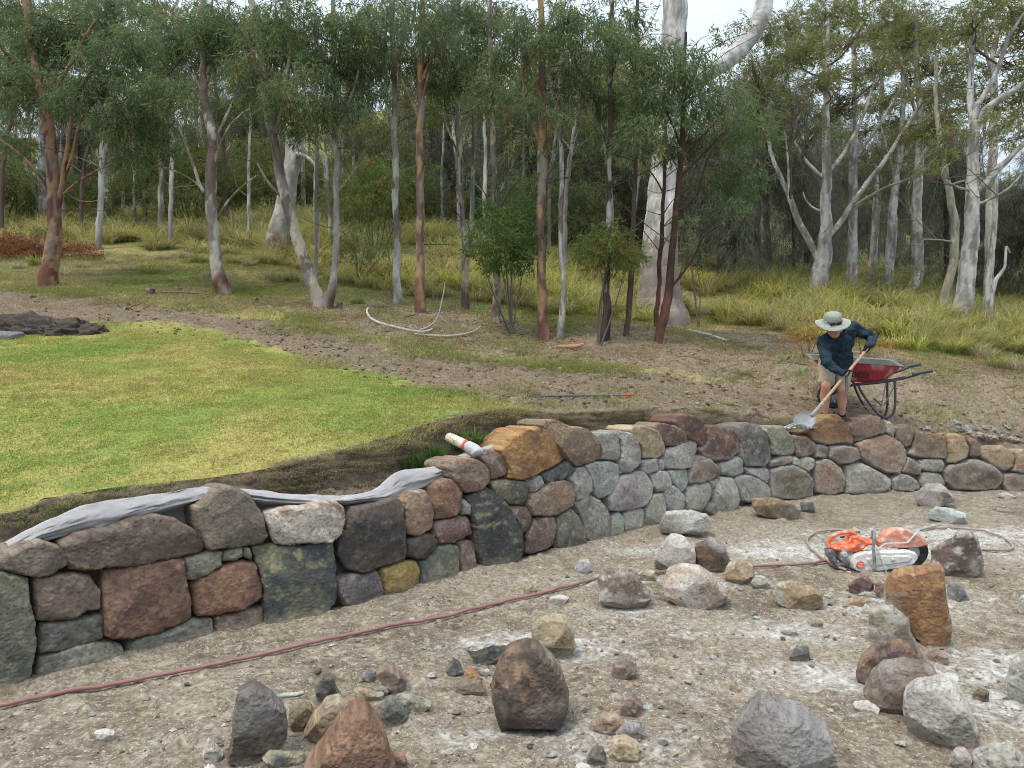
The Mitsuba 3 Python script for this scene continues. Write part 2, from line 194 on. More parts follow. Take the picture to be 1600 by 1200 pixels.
('dg','dark grey cube shaped stone alone in the middle of the yard',1.572,4.135,0.363,0.048,[-53,34,-12,88,53,65,50,21,-12,-10,-49,-4],{}),
('br','brown angular stone right of the big brown boulder',0.576,3.900,0.147,0.060,[-71,9,-47,77,11,100,71,67,60,25,-14,-12],{}),
('rp','round red brown stone at the back of a cluster of four',0.550,3.491,0.156,0.045,[-53,43,-31,89,12,99,53,58,49,13,-2,-10,-46,-1],{}),
('pk','flat pinkish stone on the left of the cluster of four',0.424,3.334,0.126,0.048,[-77,42,-28,76,42,77,77,37,28,-9,-56,-14],{}),
('pg','grey purple stone in the middle of the cluster of four',0.513,3.275,0.156,0.044,[-62,20,-21,69,41,70,62,30,41,-7,-41,-6],{}),
('ta','tan cube shaped stone at the front of the cluster of four',0.461,3.106,0.147,0.053,[-63,16,-46,81,7,87,58,71,62,25,26,-10,-33,-11],{}),
('dk','small black stone left of the tan cube shaped stone',0.344,3.065,0.112,0.033,[-39,26,-13,64,26,69,39,31,6,-7,-32,-6],{}),
('bt','small brown chip with a pale edge in the middle of the yard',1.100,3.734,0.286,0.030,[-35,30,8,58,35,30,15,-4,-23,7],{}),
('dk','black broken stone right of the large pale grey boulder',2.249,3.629,0.555,0.035,[-36,39,-3,69,36,62,36,17,3,-6,-30,9],{}),
('gr','small grey flat piece below the brown tan block',1.666,4.536,0.352,0.031,[-52,37,24,56,51,20,-3,-5],{}),
('dk','small dark stone right of the grey flat piece',1.892,4.688,0.384,0.032,[-42,16,-5,54,41,36,32,3,-23,-8],{}),
('bl','flat bluish chip on the bare ground',0.884,3.613,0.240,0.022,[-56,17,-4,35,56,21,4,-4,-41,-4],{}),
('wh','long thin pale splinter behind the dark purple boulder',-1.086,3.701,-0.285,0.018,[-67,19,-11,19,68,21,68,5,-11,0,-62,4],{}),
('wh','flat white chip near the dark yellow dust below the long pale boulder row',1.645,3.513,0.438,0.036,[-61,41,7,61,60,34,47,2,-14,-3],{}),
('lg','small pale stone above the cracked grey purple boulder',1.277,3.587,0.342,0.017,[-22,9,0,27,21,15,7,-2],{}),
('bl','bluish flat chip beside the round red brown stone',0.636,3.531,0.178,0.020,[-29,27,7,32,29,16,7,-3,-22,0],{}),
('wh','white triangular chip on the ground left of the dark purple boulder',-1.756,3.258,-0.494,0.032,[-41,49,2,50,42,36,34,4,5,-8,-34,26],{})]
TREES = [
('a','young_gum','red',[-8.94,14.55,3.178,0.185,-8.878,14.55,3.635,0.148,-8.804,14.55,4.251,0.129,-8.829,14.55,4.868,0.123,-8.853,14.55,5.361,0.117,-8.927,14.55,6.224,0.105,-9.051,14.55,6.717,0.086,-9.223,14.55,7.58,0.068,-9.371,14.55,8.69,0.055,-9.494,14.55,9.43,0.043],[[-8.779,14.55,4.498,0.055,-8.6,14.435,5.209,0.049,-8.446,14.32,5.787,0.042,-8.282,14.204,6.234,0.03,-7.94,14.089,7.033,0.024],[-8.755,14.55,4.991,0.031,-8.373,14.319,5.544,0.03,-8.142,14.088,5.898,0.024,-7.868,13.857,6.239,0.018],[-8.878,14.55,4.868,0.031,-9.209,14.49,5.468,0.025,-9.66,14.429,5.88,0.018,-10.107,14.369,6.166,0.012],[-8.73,14.55,4.868,0.025,-8.09,14.249,5.186,0.018,-7.447,13.948,5.347,0.012],[-9.051,14.55,6.717,0.049,-9.248,14.172,7.185,0.036,-9.351,13.793,7.503,0.023],[-9.001,14.55,6.471,0.043,-8.458,14.464,7.422,0.031,-7.92,14.378,8.241,0.024]],[-9.86,15.3,8.8,0.91,0.52,-8.7,15.09,8.57,1.02,0.58,-9.42,15.03,7.84,0.89,0.48,-7.74,14.05,7.32,0.83,0.48,-9.29,14.62,6.86,0.68,0.4,-8.21,14.15,6.76,0.72,0.42,-7.22,13.96,6.63,0.59,0.45,-9.33,13.84,6.94,0.47,0.59,-7.02,14.04,7.61,0.48,0.59,-10.13,15.32,6.4,0.52,0.32,-8.08,15.14,6.41,0.51,0.32,-9.02,15.1,8.19,0.77,0.51,-7.93,15.09,8.57,0.64,0.51]),
('b','young_gum','pale',[-5.549,14.55,3.018,0.16,-5.635,14.55,3.388,0.129,-5.734,14.55,3.943,0.111,-5.795,14.55,4.621,0.105,-5.808,14.55,5.361,0.105,-5.758,14.55,5.916,0.092,-5.857,14.55,6.471,0.086,-5.943,14.55,6.964,0.074,-5.968,14.55,7.95,0.055,-5.943,14.55,8.937,0.043],[[-5.697,14.55,4.436,0.025,-5.326,14.282,4.807,0.018,-4.751,14.015,5.163,0.012],[-5.943,14.55,4.991,0.037,-6.118,14.439,5.516,0.031,-6.254,14.329,6.032,0.024,-6.386,14.218,6.42,0.018],[-5.894,14.55,4.991,0.025,-6.336,14.661,5.327,0.019,-7.01,14.772,5.568,0.013],[-5.734,14.55,5.854,0.037,-5.6,14.685,6.391,0.031,-5.4,14.82,6.938,0.025,-5.26,14.955,7.367,0.019],[-5.919,14.55,6.84,0.037,-6.422,14.86,7.582,0.031,-6.916,15.169,8.22,0.026],[-5.943,14.55,7.21,0.043,-5.738,14.882,8.095,0.032,-5.673,15.214,9.013,0.026],[-5.758,14.55,5.484,0.025,-5.231,14.189,6.23,0.018,-4.805,13.828,6.346,0.012]],[-6.25,14.74,8.47,0.69,0.5,-6.61,14.86,7.96,0.48,0.44,-5.49,14.56,8.08,0.56,0.47,-4.91,13.97,6.87,0.57,0.4,-5.71,14.5,8.05,0.61,0.55,-6.23,13.81,6.57,0.59,0.37,-7.28,15.33,6.6,0.65,0.42,-5.54,15.21,6.88,0.54,0.34,-7.13,14.64,5.82,0.6,0.27,-7.34,14.19,6.17,0.48,0.36,-4.92,15.29,6.98,0.34,0.28,-6.72,14.68,6.33,0.5,0.25,-6.2,15.24,7.67,0.39,0.23,-7.01,15.18,7.52,0.46,0.39,-7.22,14.57,6.66,0.37,0.3,-4.76,14.4,8.13,0.41,0.41]),
('c','young_gum','mott',[-3.559,14.0,2.727,0.142,-3.737,14.0,3.202,0.113,-3.856,14.0,3.617,0.107,-4.034,14.0,4.151,0.101,-4.176,14.0,4.685,0.095,-4.295,14.0,5.219,0.095,-4.437,14.0,5.931,0.083,-4.592,14.0,6.761,0.077,-4.686,14.0,7.71,0.071,-4.829,14.0,8.422,0.059,-4.924,14.0,9.015,0.053],[[-4.176,14.0,4.685,0.03,-4.535,14.083,5.061,0.024,-4.778,14.166,5.442,0.018],[-4.414,14.0,5.871,0.047,-4.2,13.961,6.628,0.041,-4.106,13.923,7.44,0.035,-4.118,13.884,8.366,0.029],[-4.568,14.0,6.642,0.036,-4.707,13.716,7.121,0.029,-4.781,13.431,7.689,0.023]],[-3.82,13.65,7.79,0.64,0.58,-4.44,14.56,7.52,0.44,0.52,-4.52,13.18,7.35,0.28,0.45,-3.85,13.18,6.35,0.56,0.39,-4.52,14.23,6.48,0.43,0.34,-4.84,13.6,7.19,0.25,0.3,-4.35,14.06,8.15,0.43,0.41,-3.9,13.95,6.09,0.35,0.26]),
('d','slender_gum','grey',[-3.405,13.95,2.699,0.118,-3.31,13.95,3.196,0.071,-3.263,13.95,3.787,0.059,-3.239,13.95,4.851,0.053,-3.251,13.95,6.033,0.053,-3.263,13.95,6.979,0.047,-3.31,13.95,8.398,0.041,-3.31,13.95,8.871,0.035],[[-3.239,13.95,6.033,0.03,-2.986,13.818,6.46,0.023,-2.784,13.687,6.994,0.017],[-3.239,13.95,4.851,0.018,-2.922,14.366,5.496,0.012,-2.881,14.782,5.859,0.013],[-3.263,13.95,6.861,0.03,-3.482,13.695,7.345,0.023,-3.588,13.44,7.922,0.017]],[-3.27,13.79,7.68,0.61,0.64,-2.79,13.41,7.74,0.45,0.51,-3.01,14.19,7.13,0.51,0.55,-3.56,13.55,6.82,0.41,0.41,-3.46,13.69,6.3,0.39,0.32,-2.81,14.39,7.52,0.37,0.37,-3.0,13.63,6.33,0.39,0.3,-2.56,14.06,6.66,0.31,0.26]),
('e','slender_gum','grey',[-4.046,15.5,3.193,0.046,-4.019,15.5,4.161,0.039,-4.006,15.5,5.212,0.039,-4.019,15.5,7.183,0.033,-4.046,15.5,8.89,0.026],[],[]),
('f','slender_gum','whit',[-2.235,14.65,2.854,0.087,-2.235,14.65,3.773,0.068,-2.26,14.65,5.014,0.062,-2.284,14.65,6.256,0.056,-2.309,14.65,7.497,0.05,-2.334,14.65,8.739,0.05,-2.346,14.65,9.235,0.037],[[-2.272,14.65,6.132,0.025,-2.543,15.005,7.004,0.019,-2.734,15.361,7.783,0.02],[-2.309,14.65,7.373,0.031,-2.06,14.299,7.841,0.024,-1.891,13.949,8.279,0.018]],[-2.35,13.86,8.0,0.56,0.42,-1.94,14.16,8.24,0.41,0.38,-2.62,15.13,7.63,0.36,0.33,-2.71,14.86,7.96,0.38,0.38]),
('g','young_gum','rbr',[-1.702,13.95,2.629,0.112,-1.702,13.95,3.196,0.083,-1.702,13.95,3.669,0.077,-1.702,13.95,4.851,0.071,-1.702,13.95,6.27,0.065,-1.679,13.95,7.334,0.059,-1.655,13.95,8.398,0.053,-1.643,13.95,8.871,0.047],[[-1.691,13.95,6.861,0.03,-1.396,13.73,7.36,0.023,-1.145,13.51,7.725,0.023],[-1.702,13.95,6.151,0.024,-1.989,13.809,6.807,0.023,-2.177,13.667,7.333,0.017],[-1.667,13.95,7.688,0.03,-1.25,13.41,8.021,0.023],[-1.691,13.95,6.329,0.024,-1.47,13.881,7.364,0.018]],[-1.45,13.13,7.55,0.56,0.53,-1.33,14.31,7.66,0.51,0.44,-1.64,14.66,7.38,0.45,0.3,-1.05,14.77,8.36,0.53,0.53,-2.13,14.37,7.51,0.37,0.29]),
('h','slender_gum','mott',[-0.897,14.7,2.759,0.081,-0.909,14.7,3.282,0.069,-0.909,14.7,3.718,0.062,-0.959,14.7,4.652,0.044,-1.034,14.7,6.272,0.044,-1.096,14.7,7.517,0.037,-1.022,14.7,8.763,0.037,-1.009,14.7,9.261,0.031],[[-0.897,14.7,3.531,0.05,-0.821,14.903,4.063,0.051,-0.781,15.106,5.12,0.045,-0.778,15.308,6.465,0.039,-0.762,15.511,7.844,0.033],[-1.096,14.7,7.393,0.025,-1.291,13.85,7.645,0.018],[-0.997,14.7,5.649,0.019,-1.336,14.328,6.396,0.018]],[-1.32,15.54,6.93,0.4,0.32,-1.42,15.2,8.55,0.39,0.44,-1.05,14.54,7.33,0.44,0.47,-0.72,15.5,8.1,0.45,0.53,-1.39,14.92,7.1,0.35,0.33,-0.84,15.27,8.65,0.47,0.52]),
('i','slender_gum','mott',[-0.282,13.85,2.422,0.082,-0.282,13.85,3.419,0.065,-0.305,13.85,4.828,0.047,-0.352,13.85,5.767,0.047,-0.376,13.85,7.175,0.041,-0.411,13.85,8.349,0.041,-0.423,13.85,8.818,0.035],[[-0.352,13.85,6.001,0.023,-0.638,13.678,6.527,0.017,-0.744,13.507,6.923,0.017],[-0.376,13.85,7.058,0.023,-0.113,13.337,7.421,0.017],[-0.305,13.85,4.593,0.018,0.0,13.804,5.285,0.012,0.175,13.757,5.622,0.012]],[-0.34,13.2,6.46,0.42,0.38,-0.12,13.64,7.55,0.44,0.53,-0.4,14.68,8.51,0.47,0.45,-0.63,13.55,6.71,0.32,0.3,0.16,12.97,5.45,0.24,0.18]),
('j','young_gum','rbr',[0.568,13.4,2.111,0.114,0.534,13.4,2.679,0.085,0.511,13.4,3.36,0.079,0.511,13.4,4.155,0.074,0.545,13.4,5.291,0.068,0.545,13.4,6.426,0.062,0.522,13.4,7.448,0.057,0.511,13.4,8.13,0.051,0.511,13.4,8.584,0.045],[[0.534,13.4,5.404,0.028,0.685,13.034,5.853,0.022,0.805,12.668,6.163,0.021],[0.545,13.4,6.313,0.028,0.39,13.134,6.776,0.022,0.24,12.869,7.107,0.016],[0.522,13.4,7.335,0.028,0.763,13.856,8.117,0.023],[0.545,13.4,5.518,0.023,0.225,13.29,6.387,0.017,0.168,13.179,7.017,0.017]],[0.33,13.02,7.56,0.51,0.51,0.71,12.67,7.13,0.43,0.54,0.18,14.27,7.4,0.34,0.39,0.84,13.26,6.55,0.29,0.27,0.31,12.87,6.13,0.24,0.15]),
('k','slender_gum','whit',[0.878,13.45,2.113,0.068,0.912,13.45,3.025,0.046,0.878,13.45,4.165,0.04,0.878,13.45,5.304,0.04,0.843,13.45,6.102,0.034,0.889,13.45,7.242,0.034,0.912,13.45,8.154,0.034],[[0.855,13.45,5.988,0.023,0.666,13.094,6.649,0.017,0.626,12.739,7.16,0.016],[0.878,13.45,6.216,0.023,1.109,13.091,6.648,0.017,1.187,12.732,7.157,0.016]],[1.0,12.85,7.59,0.37,0.44,0.72,13.77,6.91,0.28,0.28,1.14,12.82,6.71,0.28,0.37,0.86,12.62,5.95,0.26,0.19]),
('l','slender_gum','blk',[1.628,13.25,2.072,0.09,1.662,13.25,2.891,0.067,1.684,13.25,4.126,0.051,1.707,13.25,5.474,0.045,1.74,13.25,6.934,0.039,1.752,13.25,8.057,0.034,1.752,13.25,8.393,0.028],[[1.707,13.25,5.362,0.022,1.515,13.243,6.033,0.017,1.402,13.235,6.591,0.017],[1.729,13.25,6.709,0.022,1.906,12.851,7.209,0.016],[1.696,13.25,5.137,0.017,2.261,14.041,5.884,0.012]],[1.6,12.57,7.19,0.49,0.59,1.47,13.3,6.73,0.43,0.47,1.84,13.74,6.38,0.49,0.42,1.53,13.09,5.7,0.29,0.24,2.27,14.13,5.97,0.31,0.24]),
('m','slender_gum','brn',[2.067,13.55,2.174,0.057,2.101,13.55,2.806,0.052,2.136,13.55,3.265,0.052,2.182,13.55,4.413,0.04,2.216,13.55,5.906,0.034,2.239,13.55,7.514,0.034,2.251,13.55,8.203,0.029],[[2.216,13.55,5.906,0.017,2.405,13.514,6.467,0.017],[2.228,13.55,6.825,0.017,1.947,13.13,7.331,0.017]],[2.1,13.39,7.67,0.43,0.5,2.26,12.72,6.93,0.32,0.43,2.33,13.41,6.43,0.36,0.41]),
('n','young_gum','dred',[2.531,13.1,2.044,0.078,2.62,13.1,2.433,0.083,2.698,13.1,2.766,0.078,2.775,13.1,3.543,0.061,2.886,13.1,4.875,0.05,2.953,13.1,5.763,0.044,2.997,13.1,6.651,0.033,3.02,13.1,7.428,0.022],[[2.72,13.1,2.932,0.028,2.92,13.001,3.198,0.022,3.116,12.902,3.513,0.022,3.255,12.804,3.824,0.022,3.499,12.705,4.001,0.016],[2.909,13.1,5.097,0.028,3.351,13.406,5.69,0.023,3.951,13.712,6.306,0.017],[2.886,13.1,4.875,0.022,3.375,13.273,5.368,0.022,3.988,13.447,5.987,0.017,4.386,13.62,6.159,0.012],[2.931,13.1,5.43,0.017,2.664,13.099,6.096,0.017,2.386,13.098,6.65,0.011],[2.842,13.1,4.32,0.022,3.105,12.855,4.487,0.016,3.259,12.609,5.073,0.016,3.562,12.364,5.529,0.01],[2.975,13.1,6.318,0.017,3.172,12.907,6.796,0.011,3.232,12.714,7.041,0.011]],[2.78,12.64,6.9,0.47,0.47,2.45,12.57,6.34,0.45,0.43,3.1,12.62,6.57,0.45,0.45,2.92,13.77,6.38,0.72,0.47,3.22,12.46,5.93,0.51,0.42,2.21,12.29,5.45,0.42,0.35,3.82,13.87,5.83,0.56,0.45,4.09,13.22,5.97,0.43,0.4,4.15,13.98,5.04,0.47,0.38,3.72,12.93,4.28,0.39,0.24,4.51,13.82,5.88,0.28,0.35,4.25,13.38,5.17,0.29,0.27,3.06,13.62,5.76,0.46,0.3,3.67,13.54,5.21,0.34,0.28]),
('o','slender_gum','dred',[2.863,14.95,2.398,0.057,2.914,14.95,3.184,0.044,2.939,14.95,3.817,0.044,2.99,14.95,4.831,0.038,3.041,14.95,5.971,0.032,3.015,14.95,6.604,0.025],[[2.99,14.95,5.084,0.019,2.66,14.945,5.59,0.013,2.406,14.94,5.841,0.013]],[2.89,14.22,5.94,0.41,0.31,2.32,14.43,5.76,0.32,0.24,2.71,15.62,5.84,0.29,0.19]),
('p','giant_white_gum','giant',[3.622,18.5,2.697,0.69,3.606,18.5,3.246,0.533,3.606,18.5,3.873,0.47,3.622,18.5,4.657,0.423,3.7,18.5,5.911,0.368,3.825,18.5,7.479,0.329,3.935,18.5,9.047,0.306,3.998,18.5,10.458,0.298,4.014,18.5,12.496,0.267],[[3.951,18.5,8.263,0.314,4.425,18.648,8.664,0.253,5.097,18.796,9.102,0.223,5.619,18.944,9.515,0.225,6.067,19.092,10.062,0.227,6.391,19.24,10.731,0.22,6.539,19.387,11.704,0.214]],[]),
('q','white_gum','white',[8.085,20.0,3.414,0.288,8.169,20.0,4.058,0.229,8.271,20.0,4.736,0.186,8.305,20.0,5.583,0.144,8.339,20.0,6.939,0.119,8.322,20.0,8.295,0.085,8.339,20.0,9.651,0.059,8.39,20.0,10.837,0.042],[[8.169,20.0,4.142,0.102,8.034,20.17,4.796,0.094,7.757,20.34,5.444,0.095,7.561,20.509,6.206,0.078,7.308,20.679,6.945,0.061,7.156,20.849,7.607,0.053,7.036,21.019,8.636,0.036],[8.407,20.0,5.108,0.076,8.819,19.935,5.655,0.076,9.143,19.869,6.197,0.067,9.701,19.804,6.971,0.059,10.287,19.739,7.873,0.05,10.837,19.673,8.769,0.033,11.299,19.608,9.659,0.025],[8.356,20.0,6.769,0.059,8.869,20.126,7.399,0.051,9.353,20.251,8.207,0.043,9.757,20.377,9.284,0.035],[8.322,20.0,6.6,0.051,7.804,20.24,7.26,0.043,7.636,20.479,7.848,0.035,8.077,20.719,8.711,0.026],[8.983,20.0,5.837,0.042,9.887,20.114,6.373,0.034,10.885,20.228,6.794,0.034,11.55,20.342,7.461,0.026],[7.373,20.0,6.092,0.042,7.414,20.252,6.663,0.034,7.472,20.504,7.508,0.026,7.423,20.756,8.372,0.018],[8.203,20.0,5.753,0.034,7.895,20.034,5.929,0.025,7.738,20.067,6.277,0.017],[8.322,20.0,9.312,0.042,7.845,20.124,10.383,0.034,7.207,20.248,10.78,0.026,6.733,20.371,10.75,0.017],[8.339,20.0,9.481,0.034,9.083,20.223,10.426,0.026,9.703,20.446,11.217,0.026]],[6.95,19.07,10.25,0.73,0.32,9.01,21.69,11.71,0.92,0.4,7.31,21.83,11.22,0.55,0.33,6.98,18.3,9.28,0.78,0.28,7.42,21.88,10.5,0.74,0.3,9.26,21.85,10.86,0.74,0.33,7.45,20.67,9.48,0.79,0.28,7.39,18.18,8.53,0.69,0.25,7.14,21.6,9.56,0.55,0.29,6.9,18.51,8.03,0.63,0.22,9.27,21.87,9.11,0.56,0.22,7.18,20.67,8.34,0.53,0.28,8.35,18.24,9.72,0.56,0.25,7.36,18.67,7.45,0.41,0.19,9.75,20.54,9.78,0.52,0.24,6.53,20.28,9.59,0.45,0.27]),
('r','white_gum','white',[10.253,23.0,3.776,0.234,10.35,23.0,4.621,0.146,10.389,23.0,5.791,0.136,10.389,23.0,7.935,0.117,10.428,23.0,9.299,0.088,10.428,23.0,11.248,0.068,10.486,23.0,12.808,0.049],[[10.408,23.0,7.935,0.058,11.22,23.227,8.981,0.049,11.926,23.454,10.047,0.04,12.442,23.68,11.132,0.03],[10.428,23.0,9.104,0.049,9.996,23.59,10.296,0.04,9.836,24.18,11.743,0.031]],[10.57,21.87,11.33,0.83,0.33,9.44,21.01,11.48,0.71,0.32,12.55,24.69,11.64,0.94,0.33,9.72,21.05,9.9,0.71,0.25,12.88,24.51,10.84,0.75,0.29,9.28,21.46,9.33,0.55,0.22,11.91,24.24,10.12,0.62,0.25]),
('s','white_gum','white',[12.383,26.0,4.178,0.143,12.471,26.0,5.897,0.121,12.559,26.0,7.659,0.099,12.669,26.0,8.981,0.088,12.736,26.0,10.964,0.066,12.78,26.0,12.947,0.044],[],[13.34,27.13,13.21,0.83,0.32,13.06,27.51,11.74,0.7,0.28]),
('t','white_gum','white',[11.837,24.0,3.573,0.173,11.959,24.0,4.549,0.153,12.041,24.0,5.363,0.153,12.102,24.0,6.583,0.132,12.244,24.0,7.803,0.102,12.407,24.0,9.227,0.081,12.447,24.0,11.261,0.061],[[12.203,24.0,7.397,0.051,11.934,24.073,8.638,0.041,11.664,24.146,9.683,0.031],[12.305,24.0,8.21,0.051,13.313,24.545,9.4,0.042,14.034,25.091,10.637,0.032]],[12.56,22.81,11.55,0.87,0.35,12.97,24.69,13.0,0.84,0.33,13.24,23.32,10.79,0.79,0.32,12.68,25.57,10.05,0.65,0.26,13.93,25.09,10.43,0.64,0.3,12.35,23.89,8.89,0.49,0.2,11.13,24.11,9.16,0.61,0.25]),
('u','white_gum','white',[11.41,22.0,3.222,0.103,11.653,22.0,3.837,0.131,11.82,22.0,4.49,0.158,11.802,22.0,5.236,0.158,11.783,22.0,6.354,0.14,11.858,22.0,7.659,0.112,11.895,22.0,8.964,0.093,11.783,22.0,10.456,0.075,11.746,22.0,11.947,0.056],[[11.634,22.0,5.888,0.065,11.195,21.375,6.4,0.054,10.938,20.75,6.699,0.044],[11.876,22.0,7.659,0.056,12.142,21.385,8.577,0.045,12.145,20.77,9.257,0.035],[11.858,22.0,8.778,0.056,11.531,22.125,10.131,0.047,11.313,22.249,11.311,0.038]],[12.65,21.96,11.55,0.67,0.33,13.92,23.46,10.45,0.72,0.28,11.6,22.43,11.39,0.76,0.3,11.15,20.56,9.87,0.63,0.24,10.91,21.45,11.87,0.73,0.25,13.49,23.07,9.52,0.59,0.27]),
('v','white_gum','olive',[10.281,18.0,2.759,0.13,10.388,18.0,3.507,0.099,10.525,18.0,4.269,0.092,10.556,18.0,4.88,0.092,10.48,18.0,5.566,0.084,10.342,18.0,6.253,0.069,10.19,18.0,7.092,0.061,10.114,18.0,7.931,0.046,10.098,18.0,8.998,0.038],[[10.434,18.0,5.947,0.031,10.845,18.025,6.076,0.023,11.319,18.05,6.112,0.023],[10.464,18.0,4.605,0.023,9.92,17.471,4.561,0.015,9.189,16.943,4.486,0.014]],[10.82,19.35,8.57,0.56,0.23,10.47,19.31,7.65,0.59,0.23,9.56,16.34,6.72,0.42,0.17,11.4,18.17,8.15,0.4,0.25,10.02,17.52,6.65,0.45,0.15,11.85,19.15,7.52,0.65,0.23]),
('w','white_gum','white',[10.128,17.0,2.536,0.231,10.2,17.0,3.257,0.187,10.272,17.0,3.905,0.173,10.33,17.0,4.553,0.158,10.373,17.0,5.562,0.137,10.387,17.0,6.426,0.115,10.402,17.0,7.147,0.108],[[10.402,17.0,6.931,0.079,10.383,16.923,7.337,0.072,10.636,16.846,7.81,0.057,10.829,16.769,8.35,0.05,10.963,16.692,8.885,0.042,11.264,16.615,9.415,0.028],[10.431,17.0,7.147,0.079,10.661,16.819,7.444,0.071,10.998,16.638,7.663,0.063,11.436,16.457,8.015,0.056],[10.431,17.0,5.562,0.079,10.799,16.991,5.92,0.072,11.225,16.982,6.349,0.065,11.867,16.973,6.994,0.058],[10.387,17.0,7.003,0.086,10.522,17.317,8.277,0.066,10.76,17.634,9.595,0.052,10.923,17.951,10.652,0.046],[10.402,17.0,5.274,0.036,10.63,16.725,5.356,0.028,10.804,16.449,5.503,0.028,10.965,16.174,5.849,0.021],[10.373,17.0,5.591,0.029,9.787,16.738,5.643,0.028,9.355,16.476,5.859,0.021,9.412,16.213,5.997,0.014]],[11.71,17.48,9.23,0.59,0.39,12.41,18.54,8.44,0.47,0.35,10.4,17.05,9.47,0.52,0.26,11.06,16.74,9.61,0.57,0.23,12.34,18.43,9.02,0.47,0.31,12.05,18.11,7.12,0.46,0.21,10.03,15.27,6.58,0.34,0.16,10.99,18.53,9.69,0.41,0.25]),
('x','white_gum','white',[13.258,21.0,2.995,0.125,13.294,21.0,5.96,0.116,13.347,21.0,7.384,0.116,13.401,21.0,8.452,0.107,13.401,21.0,9.875,0.08,13.454,21.0,10.943,0.062,13.561,21.0,12.011,0.044],[[13.401,21.0,9.697,0.053,12.929,20.617,10.423,0.044,12.603,20.234,11.117,0.034],[13.436,21.0,10.231,0.053,13.805,20.751,10.92,0.035,13.9,20.502,11.417,0.026]],[14.11,22.35,12.02,0.64,0.34,14.03,20.69,11.33,0.53,0.32,13.54,22.19,11.0,0.49,0.26,13.17,19.67,8.35,0.43,0.3]),
('y','white_gum','white',[10.603,17.0,2.421,0.101,10.675,17.0,3.113,0.072,10.747,17.0,3.833,0.065,10.834,17.0,4.553,0.058,10.877,17.0,5.562,0.05,10.892,17.0,6.138,0.036],[],[]),
('z','dead_sapling','white',[10.445,16.5,2.395,0.042,10.501,16.5,3.068,0.035,10.571,16.5,3.488,0.042,10.767,16.5,3.837,0.028,10.795,16.5,4.257,0.021,10.879,16.5,4.117,0.014],[],[]),
('A','old_pale_gum','pale2',[-5.925,19.0,4.365,0.37,-5.797,19.0,5.303,0.258,-5.636,19.0,6.028,0.225,-5.539,19.0,6.994,0.161,-5.555,19.0,7.96,0.113,-5.636,19.0,8.926,0.089,-5.668,19.0,10.214,0.064],[[-5.668,19.0,6.028,0.113,-5.393,19.284,7.075,0.082,-5.34,19.569,7.985,0.066,-5.3,19.853,9.255,0.05],[-5.603,19.0,6.189,0.072,-5.763,18.631,6.731,0.055,-5.881,18.262,7.171,0.039],[-5.475,19.0,6.994,0.064,-4.965,18.6,6.723,0.047,-4.704,18.2,6.381,0.023]],[]),
('B','background_gum','white',[-14.888,24.0,6.003,0.122,-14.929,24.0,7.193,0.112,-14.949,24.0,8.617,0.092,-14.969,24.0,10.244,0.071],[[-14.908,24.0,6.583,0.061,-15.249,23.992,7.395,0.051,-15.549,23.983,8.409,0.041]],[]),
('C','background_gum','white',[-13.347,25.0,6.308,0.148,-13.39,25.0,7.426,0.127,-13.453,25.0,8.38,0.117,-13.432,25.0,9.969,0.085],[],[]),
('D','background_gum','white',[-11.98,24.0,6.048,0.051,-12.0,24.0,7.193,0.051,-12.02,24.0,8.414,0.051,-12.081,24.0,9.634,0.041],[],[]),
('E','background_gum','white',[-11.006,27.0,6.87,0.114,-11.075,27.0,8.579,0.103,-11.12,27.0,10.181,0.092,-11.12,27.0,12.011,0.069],[],[]),
('F','background_gum','white',[-12.102,28.0,7.1,0.083,-12.149,28.0,8.6,0.083,-12.197,28.0,10.024,0.071],[],[]),
('G','background_gum','white',[-7.373,30.0,7.445,0.102,-7.398,30.0,8.846,0.089,-7.424,30.0,10.117,0.076],[],[]),
('H','background_gum','white',[-15.593,23.0,5.709,0.127,-15.554,23.0,6.765,0.107,-15.691,23.0,7.935,0.088],[],[]),
('I','background_gum','white',[-7.987,29.0,7.277,0.086,-8.012,29.0,8.604,0.086,-8.061,29.0,10.079,0.074],[],[]),
('J','background_gum','grey',[-12.804,29.0,7.329,0.074,-12.853,29.0,8.85,0.074,-12.903,29.0,10.816,0.061],[],[])]
HOSE = [-2.39,3.53,-2.18,3.67,-1.94,3.82,-1.55,4.07,-1.11,4.38,-0.78,4.59,-0.41,4.84,0.0,5.14,0.47,5.5,0.78,5.76,1.04,5.86,1.51,5.94,1.99,6.03,2.32,6.07,2.62,6.19]
HOSE_LOOP = [2.63,5.94,2.57,6.07,2.58,6.4,2.67,6.82,2.81,7.12,3.0,7.32,3.19,7.38,3.39,7.35]
HOSE_FAR = [4.01,7.43,4.43,7.46,4.56,7.32,4.57,7.1,4.49,6.79,4.41,6.65,4.28,6.56,4.11,6.56,4.06,6.6]
CLOTH_TOP = [-2.678,3.95,0.673,-2.559,4.08,0.763,-2.419,4.26,0.835,-2.258,4.44,0.836,-2.08,4.63,0.851,-1.875,4.81,0.846,-1.675,4.94,0.805,-1.418,5.07,0.758,-1.199,5.24,0.721,-1.054,5.41,0.711,-0.942,5.56,0.742,-0.876,5.68,0.825,-0.744,5.85,0.827,-0.564,6.05,0.826,-0.42,6.19,0.897,-0.215,6.34,0.95,-0.027,6.49,1.001]
CLOTH_LOW = [-2.637,3.89,0.641,-2.521,4.02,0.68,-2.379,4.19,0.687,-2.217,4.36,0.713,-2.073,4.53,0.752,-1.88,4.72,0.8,-1.654,4.88,0.74,-1.401,5.01,0.704,-1.181,5.16,0.69,-1.037,5.32,0.658,-0.925,5.46,0.647,-0.772,5.69,0.669,-0.556,5.96,0.716,-0.509,6.01,0.77,-0.414,6.11,0.828,-0.212,6.26,0.879,-0.027,6.4,0.944]
